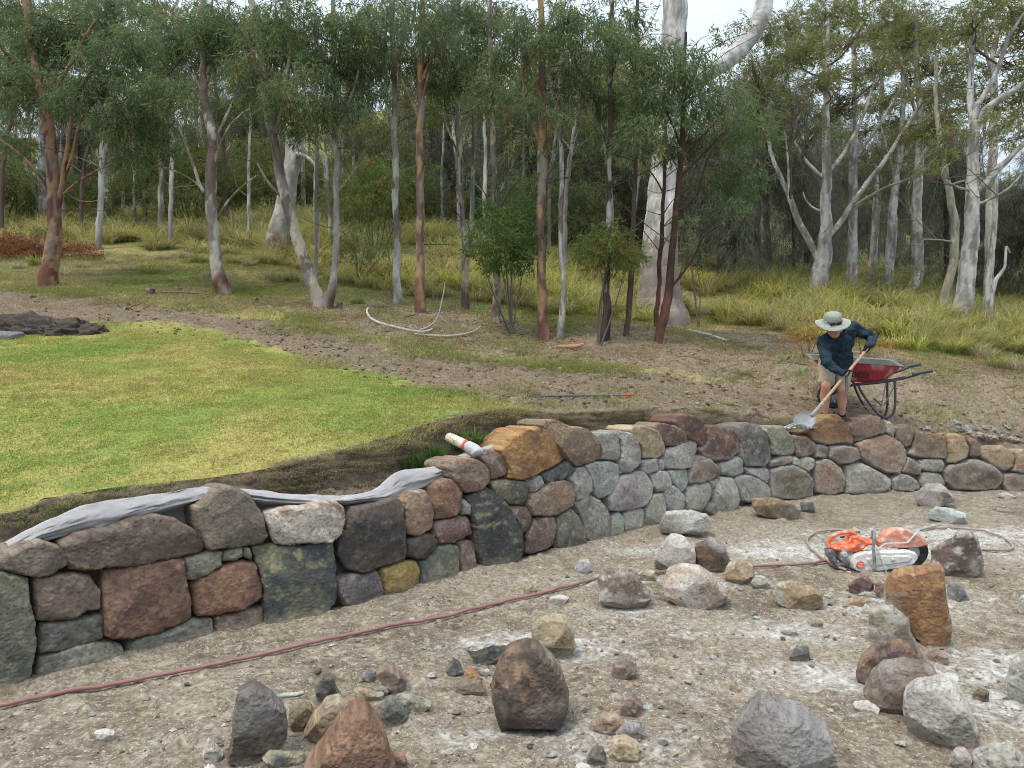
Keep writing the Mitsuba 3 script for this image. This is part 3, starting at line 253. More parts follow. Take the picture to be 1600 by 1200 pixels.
# ---------------------------------------------------------------- helpers
WHITE = np.array([1.0, 1.0, 1.0])


def vc():
    return {"type": "mesh_attribute", "name": "vertex_color"}


def two(b):
    return {"type": "twosided", "bsdf": b}


def pits(p, n, uv):
    a = noise(p.x * 85, p.y * 85, p.z * 85)
    b = noise(p.x * 210, p.y * 210, p.z * 210)
    return a * 0.6 + b * 0.4


def specks(p, n, uv):                                               # dark mineral grains and pores
    a = noise(p.x * 95, p.y * 95, p.z * 95)
    b = fbm(p.x * 27 + 4, p.y * 27, p.z * 27, 3)
    return dr.clip(0.40 * smoothstep(0.55, 0.85, a) + 0.30 * smoothstep(0.58, 0.74, b), 0, 0.8)


scene["stone_skin"] = two({"type": "bumpmap", "arbitrary": mikit.proc(pits, eps=2e-3), "scale": 0.010,
                           "bsdf": {"type": "blendbsdf", "weight": mikit.proc(specks),
                                    "a": {"type": "principled", "base_color": vc(), "roughness": 0.68, "specular": 0.4},
                                    "b": {"type": "diffuse", "reflectance": {"type": "rgb", "value": [0.034, 0.031, 0.029]}}}})
scene["matte_skin"] = two({"type": "principled", "base_color": vc(), "roughness": 0.9, "specular": 0.15})
scene["leaf_skin"] = {"type": "principledthin", "base_color": vc(), "roughness": 0.6, "spec_trans": 0.0, "diff_trans": 0.9, "eta": 1.35}
scene["paint_skin"] = two({"type": "principled", "base_color": vc(), "roughness": 0.42, "specular": 0.5})


class Mesh:
    """Pieces gathered into one mesh with a colour at each vertex."""

    def __init__(self):
        self.v, self.f, self.c, self.n = [], [], [], 0

    def add(self, v, f, c):
        v = np.asarray(v, float)
        f = np.asarray(f, int)
        if f.shape[1] == 4:
            f = np.vstack([f[:, [0, 1, 2]], f[:, [0, 2, 3]]])
        self.v.append(v)
        self.f.append(f + self.n)
        self.c.append(np.broadcast_to(np.asarray(c, float), (len(v), 3)))
        self.n += len(v)
        return self

    def tm(self, m, c):
        if hasattr(m, "to_mesh"):
            k = m.to_mesh()
            return self.add(k.vert_properties[:, :3], k.tri_verts, c)
        return self.add(m.vertices, m.faces, c)

    def dict(self, skin, smooth=True, **more):
        return mikit.ply((np.vstack(self.v), np.vstack(self.f)), skin, smooth=smooth, color=np.clip(np.vstack(self.c), 0.003, 0.95), **more)

    def put(self, key, skin, smooth=True):
        scene[key] = self.dict(skin, smooth)
        return key


COUNT = {}


def numbered(name):
    k = COUNT.get(name, 0)
    COUNT[name] = k + 1
    return name if k == 0 else f"{name}_{k:03d}"


def tag(key, label=None, cat=None, group=None, kind=None):
    d = {}
    for a, b in (("label", label), ("category", cat), ("group", group), ("kind", kind)):
        if b:
            d[a] = b
    labels[key] = d
    return key


def nz(p, scale, seed=0, octaves=3):
    return meshkit.fbm(np.asarray(p) * scale, octaves, seed)


def blend(a, b, t):
    t = np.clip(np.asarray(t, float), 0, 1)[:, None]
    return np.asarray(a) * (1 - t) + np.asarray(b) * t


def sstep(a, b, x):
    t = np.clip((x - a) / (b - a), 0, 1)
    return t * t * (3 - 2 * t)


def pairs(a, n=2):
    return np.array(a, float).reshape(-1, n)


def curve(points, step):
    """A smooth line through the points (any number of columns), resampled every step metres."""
    p = np.asarray(points, float)
    s = np.r_[0, np.cumsum(np.linalg.norm(np.diff(p[:, :3], axis=0), axis=1) + 1e-9)]
    n = max(2, int(math.ceil(s[-1] / step)) + 1)
    q = np.linspace(0, s[-1], n)
    if len(p) < 3:
        return np.stack([np.interp(q, s, p[:, k]) for k in range(p.shape[1])], 1)
    from scipy.interpolate import PchipInterpolator
    return PchipInterpolator(s, p)(q)


def tube(points, radii, sides=8, cap=True, rough=0.0, seed=0, rscale=9.0):
    p = np.asarray(points, float)
    n = len(p)
    r = np.broadcast_to(np.asarray(radii, float), (n,))
    t = np.gradient(p, axis=0)
    t /= np.linalg.norm(t, axis=1, keepdims=True) + 1e-12
    ref = np.array([1.0, 0, 0]) if abs(t[0, 0]) < 0.8 else np.array([0, 1.0, 0])
    a = np.zeros_like(p)
    for i in range(n):
        ref = ref - (ref @ t[i]) * t[i]
        ref /= np.linalg.norm(ref) + 1e-12
        a[i] = ref
    b = np.cross(t, a)
    ang = np.arange(sides) * 2 * np.pi / sides
    d = np.cos(ang)[None, :, None] * a[:, None] + np.sin(ang)[None, :, None] * b[:, None]
    rr = r[:, None]
    if rough:
        base = p[:, None] + d * rr[:, :, None]
        rr = rr * (1 + rough * (nz(base, np.array([rscale, rscale, rscale * 0.35]), seed, 3) - 0.5) * 2)
    v = (p[:, None] + d * np.broadcast_to(rr, (n, sides))[:, :, None]).reshape(-1, 3)
    i, j = np.meshgrid(np.arange(n - 1), np.arange(sides), indexing="ij")
    f = np.stack([i * sides + j, i * sides + (j + 1) % sides, (i + 1) * sides + (j + 1) % sides, (i + 1) * sides + j], -1).reshape(-1, 4)
    f = np.vstack([f[:, [0, 1, 2]], f[:, [0, 2, 3]]])
    if cap:
        k = len(v)
        v = np.vstack([v, p[:1], p[-1:]])
        q = np.arange(sides)
        f = np.vstack([f, np.stack([q * 0 + k, (q + 1) % sides, q], 1), np.stack([q * 0 + k + 1, (n - 1) * sides + q, (n - 1) * sides + (q + 1) % sides], 1)])
    return v, f


def rbox(sx, sy, sz, r=0.01, at=(0, 0, 0), seg=8):
    """A box with rounded edges."""
    r = min(r, sx / 2.01, sy / 2.01, sz / 2.01)
    pts = [manifold3d.Manifold.sphere(r, seg).translate([x * (sx / 2 - r), y * (sy / 2 - r), z * (sz / 2 - r)]) for x in (-1, 1) for y in (-1, 1) for z in (-1, 1)]
    return manifold3d.Manifold.batch_hull(pts).translate(list(at))


def hull_of(balls, seg=12):
    return manifold3d.Manifold.batch_hull([manifold3d.Manifold.sphere(r, seg).translate(list(map(float, p))) for p, r in balls])


# ---------------------------------------------------------------- wall line and terrain
LINE = pairs(WALL_LINE)
CHORD = np.r_[0, np.cumsum(np.linalg.norm(np.diff(LINE, axis=0), axis=1))]
_cs = CubicSpline(CHORD, LINE)
_d0 = LINE[0] - LINE[2]
_d0 /= np.linalg.norm(_d0)
_d1 = np.array([1, -0.05]) / math.hypot(1, 0.05)
BATTER = 0.12


def wall_at(s):
    s = np.atleast_1d(np.asarray(s, float))
    c = np.clip(s, 0, CHORD[-1])
    p, t = _cs(c), _cs(c, 1)
    lo, hi = s < 0, s > CHORD[-1]
    p[lo], t[lo] = LINE[0] + (-s[lo, None]) * _d0, -_d0
    p[hi], t[hi] = LINE[-1] + (s[hi] - CHORD[-1])[:, None] * _d1, _d1
    t = t / np.linalg.norm(t, axis=1, keepdims=True)
    return p, t, np.stack([-t[:, 1], t[:, 0]], 1)


def wall_top(s):
    return np.interp(s, WALL_TOP[0], WALL_TOP[1])


_hp = np.vstack([pairs(EDGE_LINE, 3), pairs(HILL_POINTS, 3)])
_rbf = RBFInterpolator(_hp[:, :2], _hp[:, 2], kernel="thin_plate_spline", smoothing=0.01)


def hill(x, y):
    x, y = np.broadcast_arrays(np.asarray(x, float), np.asarray(y, float))
    q = np.stack([x.ravel(), y.ravel()], 1)
    return np.concatenate([_rbf(q[i:i + 50000]) for i in range(0, len(q), 50000)]).reshape(x.shape)


def inside(area, x, y, soft):
    """1 inside the area, 0 outside, blurred over soft metres."""
    g = shapely.Polygon(pairs(area))
    pts = shapely.points(np.ravel(x), np.ravel(y))
    d = shapely.distance(g.exterior, pts) * np.where(shapely.contains_xy(g, np.ravel(x), np.ravel(y)), 1, -1)
    return sstep(-soft, soft, d).reshape(np.shape(x))


def grid_mesh(nr, nc):
    i, j = np.meshgrid(np.arange(nr - 1), np.arange(nc - 1), indexing="ij")
    a = i * nc + j
    return np.vstack([np.stack([a, a + 1, a + nc + 1], -1).reshape(-1, 3), np.stack([a, a + nc + 1, a + nc], -1).reshape(-1, 3)])


# edge of the cut bank: distance behind the wall face as a function of s
_e = pairs(EDGE_LINE, 3)
_sg = np.arange(-3, CHORD[-1] + 3, 0.02)
_pp, _, _nn = wall_at(_sg)
_es, _et = [], []
for q in _e[:, :2]:
    k = np.argmin(np.linalg.norm(_pp - q, axis=1))
    _es.append(_sg[k])
    _et.append(np.linalg.norm(_pp[k] - q))


def edge_t(s):
    return np.interp(s, _es, _et)


YARD_DUST = [(3.1, 6.6, 1.3, .45, 1.0), (4.4, 7.2, 1.6, .4, .95), (2.6, 5.1, .7, .3, .6), (2.05, 3.95, .9, .22, .9), (1.55, 4.6, .6, .3, .55), (.15, 4.35, .5, .25, .8),
             (2.6, 3.5, .8, .25, .8), (2.85, 4.1, .5, .2, .8), (.45, 3.25, .5, .2, .5), (1.3, 5.7, .8, .2, .6), (-.1, 3.3, .25, .12, .6), (1.3, 6.6, .9, .2, .5), (.3, 5.6, .9, .18, .35), (.9, 4.9, .8, .2, .35)]


def yard_dust(x, y):
    d = np.zeros_like(x)
    p = np.stack([x, y, x * 0], -1)
    wob = nz(p, 2.2, 3, 4) - 0.5
    for cx, cy, rx, ry, a in YARD_DUST:
        d = np.maximum(d, a * np.exp(-(((x - cx + wob * .5) / rx) ** 2 + ((y - cy + wob * .4) / ry) ** 2)))
    return np.clip(d * (0.35 + 1.5 * nz(p * [1, 2.2, 1], 3.1, 8, 4)), 0, 1)


def yard_z(x, y):
    p = np.stack([x, y, x * 0], -1)
    return 0.05 * (nz(p, 1.1, 11, 3) - 0.5) + 0.024 * (nz(p, 7.0, 12, 3) - 0.5)


def graded(lo, a, b, hi, step, grow=1.15):
    mid = list(np.arange(a, b, step))
    up, d = [b], step
    while up[-1] < hi:
        d *= grow
        up.append(up[-1] + d)
    dn, d = [], step
    x = a
    while x > lo:
        d *= grow
        x -= d
        dn.append(x)
    return np.array(dn[::-1] + mid + up)


# --- the bare yard in front of the wall
_wall_tree = cKDTree(np.vstack([wall_at(_sg)[0]]))
gx, gy = np.meshgrid(graded(-60, -3.6, 8.2, 70, 0.02), graded(-60, 2.75, 9.9, 11.5, 0.02))
gp = np.stack([gx, gy, gx * 0], -1)
_near, _ni = _wall_tree.query(np.stack([gx.ravel(), gy.ravel()], 1))
_near = _near.reshape(gx.shape)
gz = yard_z(gx, gy) + 0.007 * (nz(gp, 22.0, 13, 2) - 0.5) + 0.05 * np.exp(-(_near / 0.12) ** 2) * (0.0 + 1.3 * nz(gp, 2.6, 14, 2))
gz += 0.012 * np.clip(nz(gp, 13.0, 15, 3) - 0.56, 0, 1) * 6
dust = yard_dust(gx, gy)
dark = np.clip((nz(gp, 0.9, 21, 4) - 0.42) * 3, 0, 1) * (1 - 0.7 * np.exp(-(_near / 0.5) ** 2))
dark = np.maximum(dark, 0.55 * sstep(4.6, 3.0, gy))
v = np.stack([gx, gy, gz], -1).reshape(-1, 3)


def yard_colour(p, n, uv):
    f1 = fbm(p.x * 9, p.y * 9, 0.0, 3)
    f2 = noise(p.x * 55, p.y * 55)
    f3 = noise(p.x * 140, p.y * 140)
    f4 = fbm(p.x * 28 + 5, p.y * 28, 1.0, 2)
    c = mix((0.248, 0.214, 0.168), (0.112, 0.090, 0.066), dr.clip(uv.y * 0.65 + (f1 - 0.5) * 1.3, 0, 1))
    c = mix(c, (0.40, 0.36, 0.295), smoothstep(0.55, 0.8, f4) * 0.45)
    c = mix(c, (0.56, 0.57, 0.56), smoothstep(0.05, 0.85, uv.x * (0.25 + 1.2 * f4) + (f1 - 0.5) * uv.x) * 0.55)
    c = c * (0.55 + 0.60 * f2 + .30 * f3)
    c = mix(c, (0.10, 0.085, 0.068), smoothstep(0.74, 0.86, noise(p.x * 75 + 9, p.y * 75)) * 0.6)
    c = mix(c, (0.55, 0.53, 0.49), smoothstep(0.80, 0.92, f3) * 0.55)
    return c


scene["yard_skin"] = two({"type": "diffuse", "reflectance": mikit.proc(yard_colour)})
scene["bare_ground"] = mikit.ply((v, grid_mesh(*gx.shape)), "yard_skin", smooth=True, uv=np.stack([dust.ravel(), dark.ravel()], 1))
tag("bare_ground", "bare dusty yard with pale stone powder in front of the wall", "ground", kind="structure")

# --- the hillside: trench behind the wall, cut bank, lawn, track, slope up to the forest
sv = np.r_[graded(-60, -1.6, 12.6, 75, 0.05, 1.12)]
rows = []                                                           # (kind, value): 0 trench floor, 1 bank face, 2 beyond the edge
rows += [(0, x) for x in np.linspace(0, 1, 12)] + [(1, x) for x in np.linspace(0.06, 1, 22)]
t, d = 0.0, 0.03
while t < 95:
    t += d
    d = min(d * 1.02, 3.0)
    rows.append((2, t))
pw, tw, nw = wall_at(sv)
te = edge_t(sv)
ze = hill(pw[:, 0] + nw[:, 0] * te, pw[:, 1] + nw[:, 1] * te)
zt = wall_top(sv)
floor = .10 * np.exp(-((sv - 2.2) / .42) ** 2) + np.minimum(zt - 0.16, ze - np.interp(sv, [0, 3, 6, 8, 9.5, 11], [.40, .34, .34, .30, .16, .05]))
face_w = np.interp(sv, [0, 4, 8, 10, 12], [.09, .10, .16, .3, .4])
HX, HY, HZ, HK = [], [], [], []
for kind, a in rows:
    if kind == 0:
        tt, z = 0.16 + (te - face_w - 0.16) * a, floor
    elif kind == 1:
        tt, z = te - face_w * (1 - a), floor + (ze - floor) * sstep(0, 1, np.full_like(te, a)) ** 0.8
    else:
        tt, z = te + a, None
    x, y = pw[:, 0] + nw[:, 0] * tt, pw[:, 1] + nw[:, 1] * tt
    HX.append(x), HY.append(y), HZ.append(hill(x, y) if z is None else z), HK.append(np.full_like(te, kind + (a if kind == 1 else 0)))
HX, HY, HZ, HK = map(np.array, (HX, HY, HZ, HK))
hp = np.stack([HX, HY, HZ], -1)
lawn = inside(LAWN_AREA, HX + 0.5 * (nz(hp, 1.3, 31) - .5), HY + 0.5 * (nz(hp, 1.3, 32) - .5), 0.35)
track = inside(TRACK_AREA, HX + 0.7 * (nz(hp, 1.6, 33) - .5), HY + 0.7 * (nz(hp, 1.6, 34) - .5), 0.35) * (1 - lawn)
litter = inside(LITTER_AREA, HX + 1.2 * (nz(hp, 0.8, 35) - .5), HY + 1.2 * (nz(hp, 0.8, 36) - .5), 0.5) * (1 - lawn) * (1 - track)
bank = np.clip(1.0 * (HK < 1.93), 0, 1)
rest = 1 - np.maximum.reduce([lawn, track, litter])
# uv.x: how much grass; uv.y: 0 dark soil .. 1 dry litter
grass_w = np.clip(lawn * 1.0 + track * 0.04 + litter * 0.17 + rest * (.30 + .55 * nz(hp, 1.1, 48, 4)) * np.where(HY < 13.2, 1 - .55 * sstep(2.5, 4.5, HX), 1), 0, 1) * (1 - bank)
dry_w = np.clip(lawn * 0.6 + track * 0.24 + litter * 0.70 + rest * 0.6, 0, 1) * (1 - bank) + bank * np.where(HK >= 1, .15 + .5 * nz(hp, 11, 47, 3), .35)
hn = np.zeros_like(HZ)
amp = lawn * 0.012 + track * 0.07 + litter * 0.05 + rest * 0.04
hn += amp * (nz(hp, 7, 41, 3) - 0.5) * 2 * (1 - bank) + bank * 0.10 * (nz(hp, 9, 42, 3) - 0.5)
hn += track * 0.03 * (nz(hp * [1, 1, 1], 20, 43, 2) - .5) * 2
far = sstep(15, 25, HY)
HZ = HZ + hn * (1 - 0.5 * far) + rest * 0.3 * (nz(hp, 0.35, 44) - .5) * far
push = bank * (HK >= 1) * 0.16 * (nz(hp, np.array([5, 5, 8.0]), 45, 4) - 0.55)
HX, HY = HX - push * nw[None, :, 0], HY - push * nw[None, :, 1]


def hill_colour(p, n, uv):
    f1 = fbm(p.x * 7, p.y * 7, p.z * 7, 3)
    f2 = noise(p.x * 40, p.y * 40, p.z * 40)
    f3 = noise(p.x * 17 + 3, p.y * 60, p.z * 30)
    big = fbm(p.x * 0.9, p.y * 0.9, 2.0, 3)
    c = mix((0.165, 0.128, 0.096), (0.270, 0.218, 0.165), dr.clip(uv.y + (f1 - 0.5) * 0.9, 0, 1))
    c = c * (0.6 + 0.75 * f2)
    c = mix(c, (0.33, 0.28, 0.21), smoothstep(0.72, 0.9, f3) * 0.6 * uv.y)
    g = mix((0.19, 0.24, 0.065), (0.30, 0.275, 0.095), smoothstep(0.36, 0.62, big + (f1 - 0.5) * 0.5))
    g = g * (0.75 + 0.5 * f2)
    return mix(c, g, smoothstep(0.25, 0.75, uv.x + (f1 - 0.5) * 0.8))


scene["hill_skin"] = two({"type": "diffuse", "reflectance": mikit.proc(hill_colour)})
scene["hillside"] = mikit.ply((np.stack([HX, HY, HZ], -1).reshape(-1, 3), grid_mesh(*HX.shape)), "hill_skin", smooth=True, uv=np.stack([grass_w.ravel(), dry_w.ravel()], 1))
tag("hillside", "grassy hillside rising from a cut bank behind the wall to the forest", "hillside", kind="structure")
_hill_tree = cKDTree(np.stack([HX[34:].ravel(), HY[34:].ravel()], 1))
_hill_z = HZ[34:].ravel()


def on_hill(x, y):
    """The height of the hillside's mesh at the nearest of its points."""
    d, i = _hill_tree.query(np.stack([np.ravel(x), np.ravel(y)], 1), k=3)
    w = 1 / (d + 1e-3)
    return ((_hill_z[i] * w).sum(1) / w.sum(1)).reshape(np.shape(x))


# ---------------------------------------------------------------- stones
# colour code: ground tone, second tone, third tone (streaks and crystals)
TONES = {
    "ol": ((.165, .160, .115), (.085, .092, .085), (.26, .25, .18)), "og": ((.215, .205, .155), (.13, .125, .105), (.34, .33, .28)),
    "od": ((.135, .135, .095), (.045, .055, .065), (.30, .27, .16)), "bg": ((.175, .145, .110), (.105, .085, .070), (.29, .25, .19)),
    "pu": ((.128, .098, .080), (.072, .055, .052), (.23, .18, .13)), "br": ((.165, .118, .092), (.105, .080, .070), (.28, .22, .18)),
    "gd": ((.120, .115, .100), (.070, .068, .064), (.25, .24, .21)), "rb": ((.185, .108, .075), (.110, .066, .052), (.30, .19, .12)),
    "rp": ((.170, .118, .098), (.105, .062, .060), (.30, .25, .22)), "wr": ((.33, .305, .265), (.225, .130, .090), (.55, .53, .49)),
    "pd": ((.080, .064, .058), (.046, .040, .039), (.155, .115, .10)), "pk": ((.255, .170, .125), (.165, .115, .095), (.38, .31, .26)),
    "pg": ((.150, .128, .120), (.085, .078, .082), (.29, .27, .25)), "yb": ((.235, .165, .065), (.125, .088, .045), (.34, .27, .13)),
    "dk": ((.055, .058, .058), (.036, .037, .040), (.22, .19, .12)), "gr": ((.285, .275, .250), (.185, .178, .162), (.44, .43, .40)),
    "gp": ((.265, .245, .228), (.165, .145, .14), (.40, .38, .36)), "lg": ((.30, .29, .262), (.20, .192, .172), (.42, .41, .385)),
    "or": ((.310, .160, .062), (.155, .085, .042), (.44, .29, .14)), "bn": ((.190, .138, .095), (.115, .088, .068), (.32, .24, .16)),
    "dg": ((.095, .098, .096), (.058, .060, .062), (.22, .22, .21)), "ta": ((.325, .265, .170), (.205, .165, .108), (.44, .39, .29)),
    "rd": ((.150, .090, .070), (.075, .050, .048), (.30, .17, .10)), "oc": ((.255, .130, .072), (.150, .085, .055), (.42, .27, .12)),
    "tn": ((.335, .250, .145), (.235, .170, .105), (.45, .36, .23)), "bt": ((.250, .180, .115), (.155, .115, .082), (.36, .29, .20)),
    "bd": ((.105, .070, .056), (.062, .046, .042), (.23, .155, .10)), "wh": ((.42, .41, .385), (.29, .28, .26), (.52, .515, .50)),
    "bw": ((.150, .112, .092), (.085, .064, .056), (.52, .50, .48)), "pw": ((.36, .29, .245), (.22, .16, .13), (.56, .53, .50)),
    "wb": ((.36, .375, .38), (.30, .295, .28), (.56, .57, .57)), "gw": ((.29, .28, .25), (.20, .175, .125), (.50, .50, .47)),
    "gx": ((.165, .150, .145), (.120, .098, .095), (.25, .24, .235)), "bl": ((.31, .345, .345), (.22, .25, .25), (.44, .47, .48)),
}


def stone_paint(p, code, rng, edge, extra_dust=None):
    """Mineral colour of one stone from noise in its own frame."""
    a, b, c = (np.array(x) for x in TONES[code])
    j = rng.normal(0, 0.05, 3) * 0.5 + rng.normal(0, 0.07)
    a, b, c = a * (1 + j), b * (1 + j), c * (1 + j)
    o = rng.uniform(-50, 50, 3)
    n1 = nz(p + o, 4.5, 1, 4)
    n2 = nz(p + o, 22.0, 2, 3)
    n3 = nz((p + o) * rng.permutation([1.0, 1.9, 1.4]), 13.0, 3, 4)
    n4 = nz(p + o, 60.0, 4, 2)
    col = blend(a, b, sstep(.40, .68, n1 + .22 * (n2 - .5)))
    k = 0.65 if code in ("od", "dk", "bw", "pw", "wr", "oc", "rd", "or", "bd", "wh", "gw") else 0.5
    col = blend(col, c, sstep(.54, .72, n3 + .1 * (n4 - .5)) * k)
    col = blend(col, c, sstep(.66, .85, n4) * 0.35)
    n5 = nz(p + o, 110.0, 9, 1)
    col = col * (0.42 + 0.72 * n4 + 0.44 * n5)[:, None] * (0.72 + 0.56 * n2)[:, None] * np.array([1.03, 1.01, .96])
    col = blend(col, c * 1.02, np.exp(-(edge / 0.012) ** 2) * sstep(.45, .6, n2) * 0.5)
    return col


def slab(poly, front, back, rim, step, rng, facets=(), rough=1.0, low=None, jag=False):
    """A closed stone from its outline (metres, in its own plane): (points (a, depth, z), faces, distance to the outline). Depth grows towards the viewer's side."""
    g = shapely.Polygon(poly).buffer(0)
    if g.geom_type != "Polygon":
        g = max(g.geoms, key=lambda q: q.area)
    r = min(0.014, 0.06 * math.sqrt(g.area)) * (.35 if jag else 1)
    g = g.buffer(-r).buffer(2 * r).buffer(-r)                        # rounded corners
    if g.geom_type != "Polygon":
        g = max(g.geoms, key=lambda q: q.area)
    L = g.exterior.length
    n = max(14, int(L / step))
    ring = np.array([g.exterior.interpolate(k / n, normalized=True).coords[0] for k in range(n)])
    nr = ring - np.roll(ring, 1, 0)
    nr = np.stack([nr[:, 1], -nr[:, 0]], 1) / (np.linalg.norm(nr, axis=1, keepdims=True) + 1e-9)
    o = rng.uniform(-40, 40, 3)
    if jag:                                                         # broken outline: flats between corners
        sz = math.sqrt(g.area)
        ring = ring + nr * (np.abs(nz(np.c_[ring, ring[:, :1] * 0] + o, 1.6 / sz, 15, 2) - .5) * -.20 * sz + .014 * sz)[:, None]
    ring = ring + nr * ((nz(np.c_[ring, ring[:, :1] * 0] + o, 16, 5, 3) - .5) * 0.022 * rough)[:, None]
    x0, y0, x1, y1 = g.bounds
    xs, ys = np.meshgrid(np.arange(x0, x1, step), np.arange(y0, y1, step * .87))
    xs[1::2] += step / 2
    q = np.stack([xs.ravel(), ys.ravel()], 1) + rng.uniform(-.25, .25, (xs.size, 2)) * step
    inner = shapely.Polygon(ring).buffer(0).buffer(-0.5 * step)
    q = q[shapely.contains_xy(inner, q[:, 0], q[:, 1])]
    p = np.vstack([ring, q])
    tri = Delaunay(p).simplices
    cen = p[tri].mean(1)
    tri = tri[shapely.contains_xy(shapely.Polygon(ring).buffer(1e-4), cen[:, 0], cen[:, 1])]
    e1, e2 = p[tri[:, 1]] - p[tri[:, 0]], p[tri[:, 2]] - p[tri[:, 0]]
    cr = e1[:, 0] * e2[:, 1] - e1[:, 1] * e2[:, 0]
    tri = np.where((cr < 0)[:, None], tri[:, ::-1], tri)[np.abs(cr) > 1e-9]
    dist = np.r_[np.zeros(n), shapely.distance(shapely.LinearRing(ring), shapely.points(q))]
    big = dist.max()
    rr = min(rim, big) if rim else big
    k = np.clip(dist / rr, 0, 1)
    dome = (1 - (1 - k) ** 2.6) ** (1 / 2.6)
    p3 = np.c_[p, p[:, :1] * 0] + o
    lump = (nz(p3, 1.6 / max(big, .05), 6, 3) - .5)
    hf = front * dome * (1 + 0.55 * lump)
    c = p.mean(0)
    w = p.max(0) - p.min(0)
    u = (p - c) / (w / 2)
    u = u + (.12 if jag else .25) * np.c_[nz(p3, 2.2 / max(big * 4, .05), 16, 3) - .5, nz(p3 + 7, 2.2 / max(big * 4, .05), 17, 3) - .5]
    for fx, fy, h0 in facets:                                       # split faces: planes that touch a dome over (fx, fy), scaled by h0
        q0 = math.sqrt(max(1 - fx * fx - fy * fy, .04))
        hf = np.minimum(hf, front * np.maximum(h0 * (1 - fx * u[:, 0] - fy * u[:, 1]) / q0, .12) + .002)
    if low is not None:                                             # broken underside
        hf = np.minimum(hf, front * np.clip(1.1 + 2.6 * (u[:, 1] + 1 - 2 * low), 0.25, 9))
    hf = hf * (dist > 0)
    sc = np.clip(dist / 0.03, 0, 1)
    hf = hf + sc * rough * (0.028 * np.clip(w.min(), .06, .4) * (nz(p3, 10, 7, 4) - .5) + 0.009 * (nz(p3, 45, 8, 2) - .5))
    hb = -back * dome * (1 + 0.3 * lump)
    m = len(p)
    vf = np.c_[p[:, 0], hf, p[:, 1]]
    vb = np.c_[p[n:, 0], hb[n:], p[n:, 1]]
    idx = np.arange(m)
    idx[n:] = m + np.arange(m - n)
    f = np.vstack([tri, idx[tri][:, ::-1]])
    return np.vstack([vf, vb]), f, np.r_[dist, dist[n:]]


rng = np.random.default_rng(7)
tag("stone_wall", "curved dry stone retaining wall of fitted brown, grey and rust coloured stones", "wall")
for code, pts in STONES:
    poly = pairs(pts) / 1000.0
    area = shapely.Polygon(poly).buffer(0).area
    poly = np.array(shapely.Polygon(poly).buffer(0).buffer(0.007, join_style=2).exterior.coords)[:-1] if area > .004 else poly
    s0 = poly[:, 0].mean()
    near = s0 < 6
    fac = []
    a0 = rng.uniform(0, 2 * np.pi)
    fac.append((.16 * math.cos(a0), .16 * math.sin(a0), .74))
    for j in range(rng.integers(4, 7)):
        a = a0 + j * 1.9 + rng.normal(0, .5)
        k = rng.uniform(.45, .86)
        fac.append((k * math.cos(a), k * math.sin(a), rng.uniform(.66, .95)))
    size = math.sqrt(area)
    vv, ff, dd = slab(poly, 0.035 + 0.13 * size * rng.uniform(.8, 1.25), 0.20 + 0.3 * size, 0.012 + .03 * size, 0.0115 if near else 0.017, rng, fac)
    col = stone_paint(vv, code, rng, dd)
    # grey cement smears on the far, freshly set part of the wall
    if s0 > 4.6:
        col = blend(col, (.36, .35, .33), np.exp(-(dd / .045) ** 2) * .5 * (vv[:, 2] < wall_top(s0) - .28) + .22 * (nz(vv, 6, 70) > .5) * (vv[:, 2] < .62))
    col = blend(col, (.33, .29, .23), sstep(.10, .0, vv[:, 2] + .1 * (nz(vv, 9, 71) - .5)) * .45)
    p2, t2, n2 = wall_at(vv[:, 0])
    off = BATTER * vv[:, 2] - vv[:, 1]
    w3 = np.c_[p2 + n2 * off[:, None], vv[:, 2]]
    m = Mesh().add(w3, ff, col)
    key = numbered("stone_wall__stone")
    m.put(key, "stone_skin")
# core of rubble and soil that shows dark between the stones
cs_, cz_ = np.meshgrid(np.arange(-1.0, 12.6, .04), np.linspace(-.1, 1, 26))
ctop = wall_top(cs_) - .20
zz = -.1 + (ctop + .1) * (cz_ + .1) / 1.1
cp = np.stack([cs_, zz, cs_ * 0], -1)
p2, t2, n2 = wall_at(cs_.ravel())
offc = (BATTER * zz + .05 + .05 * (nz(cp, 12, 72, 3) - .5)).ravel()
cv = np.c_[p2 + n2 * offc[:, None], zz.ravel()]
cc = blend((.055, .047, .040), (.22, .21, .195), sstep(4.4, 5.6, cs_.ravel()) * .8 * (zz.ravel() < ctop.ravel() - .05)) * (.6 + .8 * nz(cv, 25, 73))[:, None]
back = np.c_[p2 + n2 * (offc + .12)[:, None], zz.ravel()]
nr_, nc_ = cs_.shape
m = Mesh().add(cv, grid_mesh(nr_, nc_), cc)
top = np.arange(nc_) + (nr_ - 1) * nc_
m.add(np.vstack([cv[top], back[top]]), np.vstack([np.stack([np.arange(nc_ - 1), np.arange(1, nc_), np.arange(1, nc_) + nc_], 1), np.stack([np.arange(nc_ - 1), np.arange(1, nc_) + nc_, np.arange(nc_ - 1) + nc_], 1)]), np.vstack([cc[top], cc[top]]))
m.put("stone_wall__rubble_core", "matte_skin")

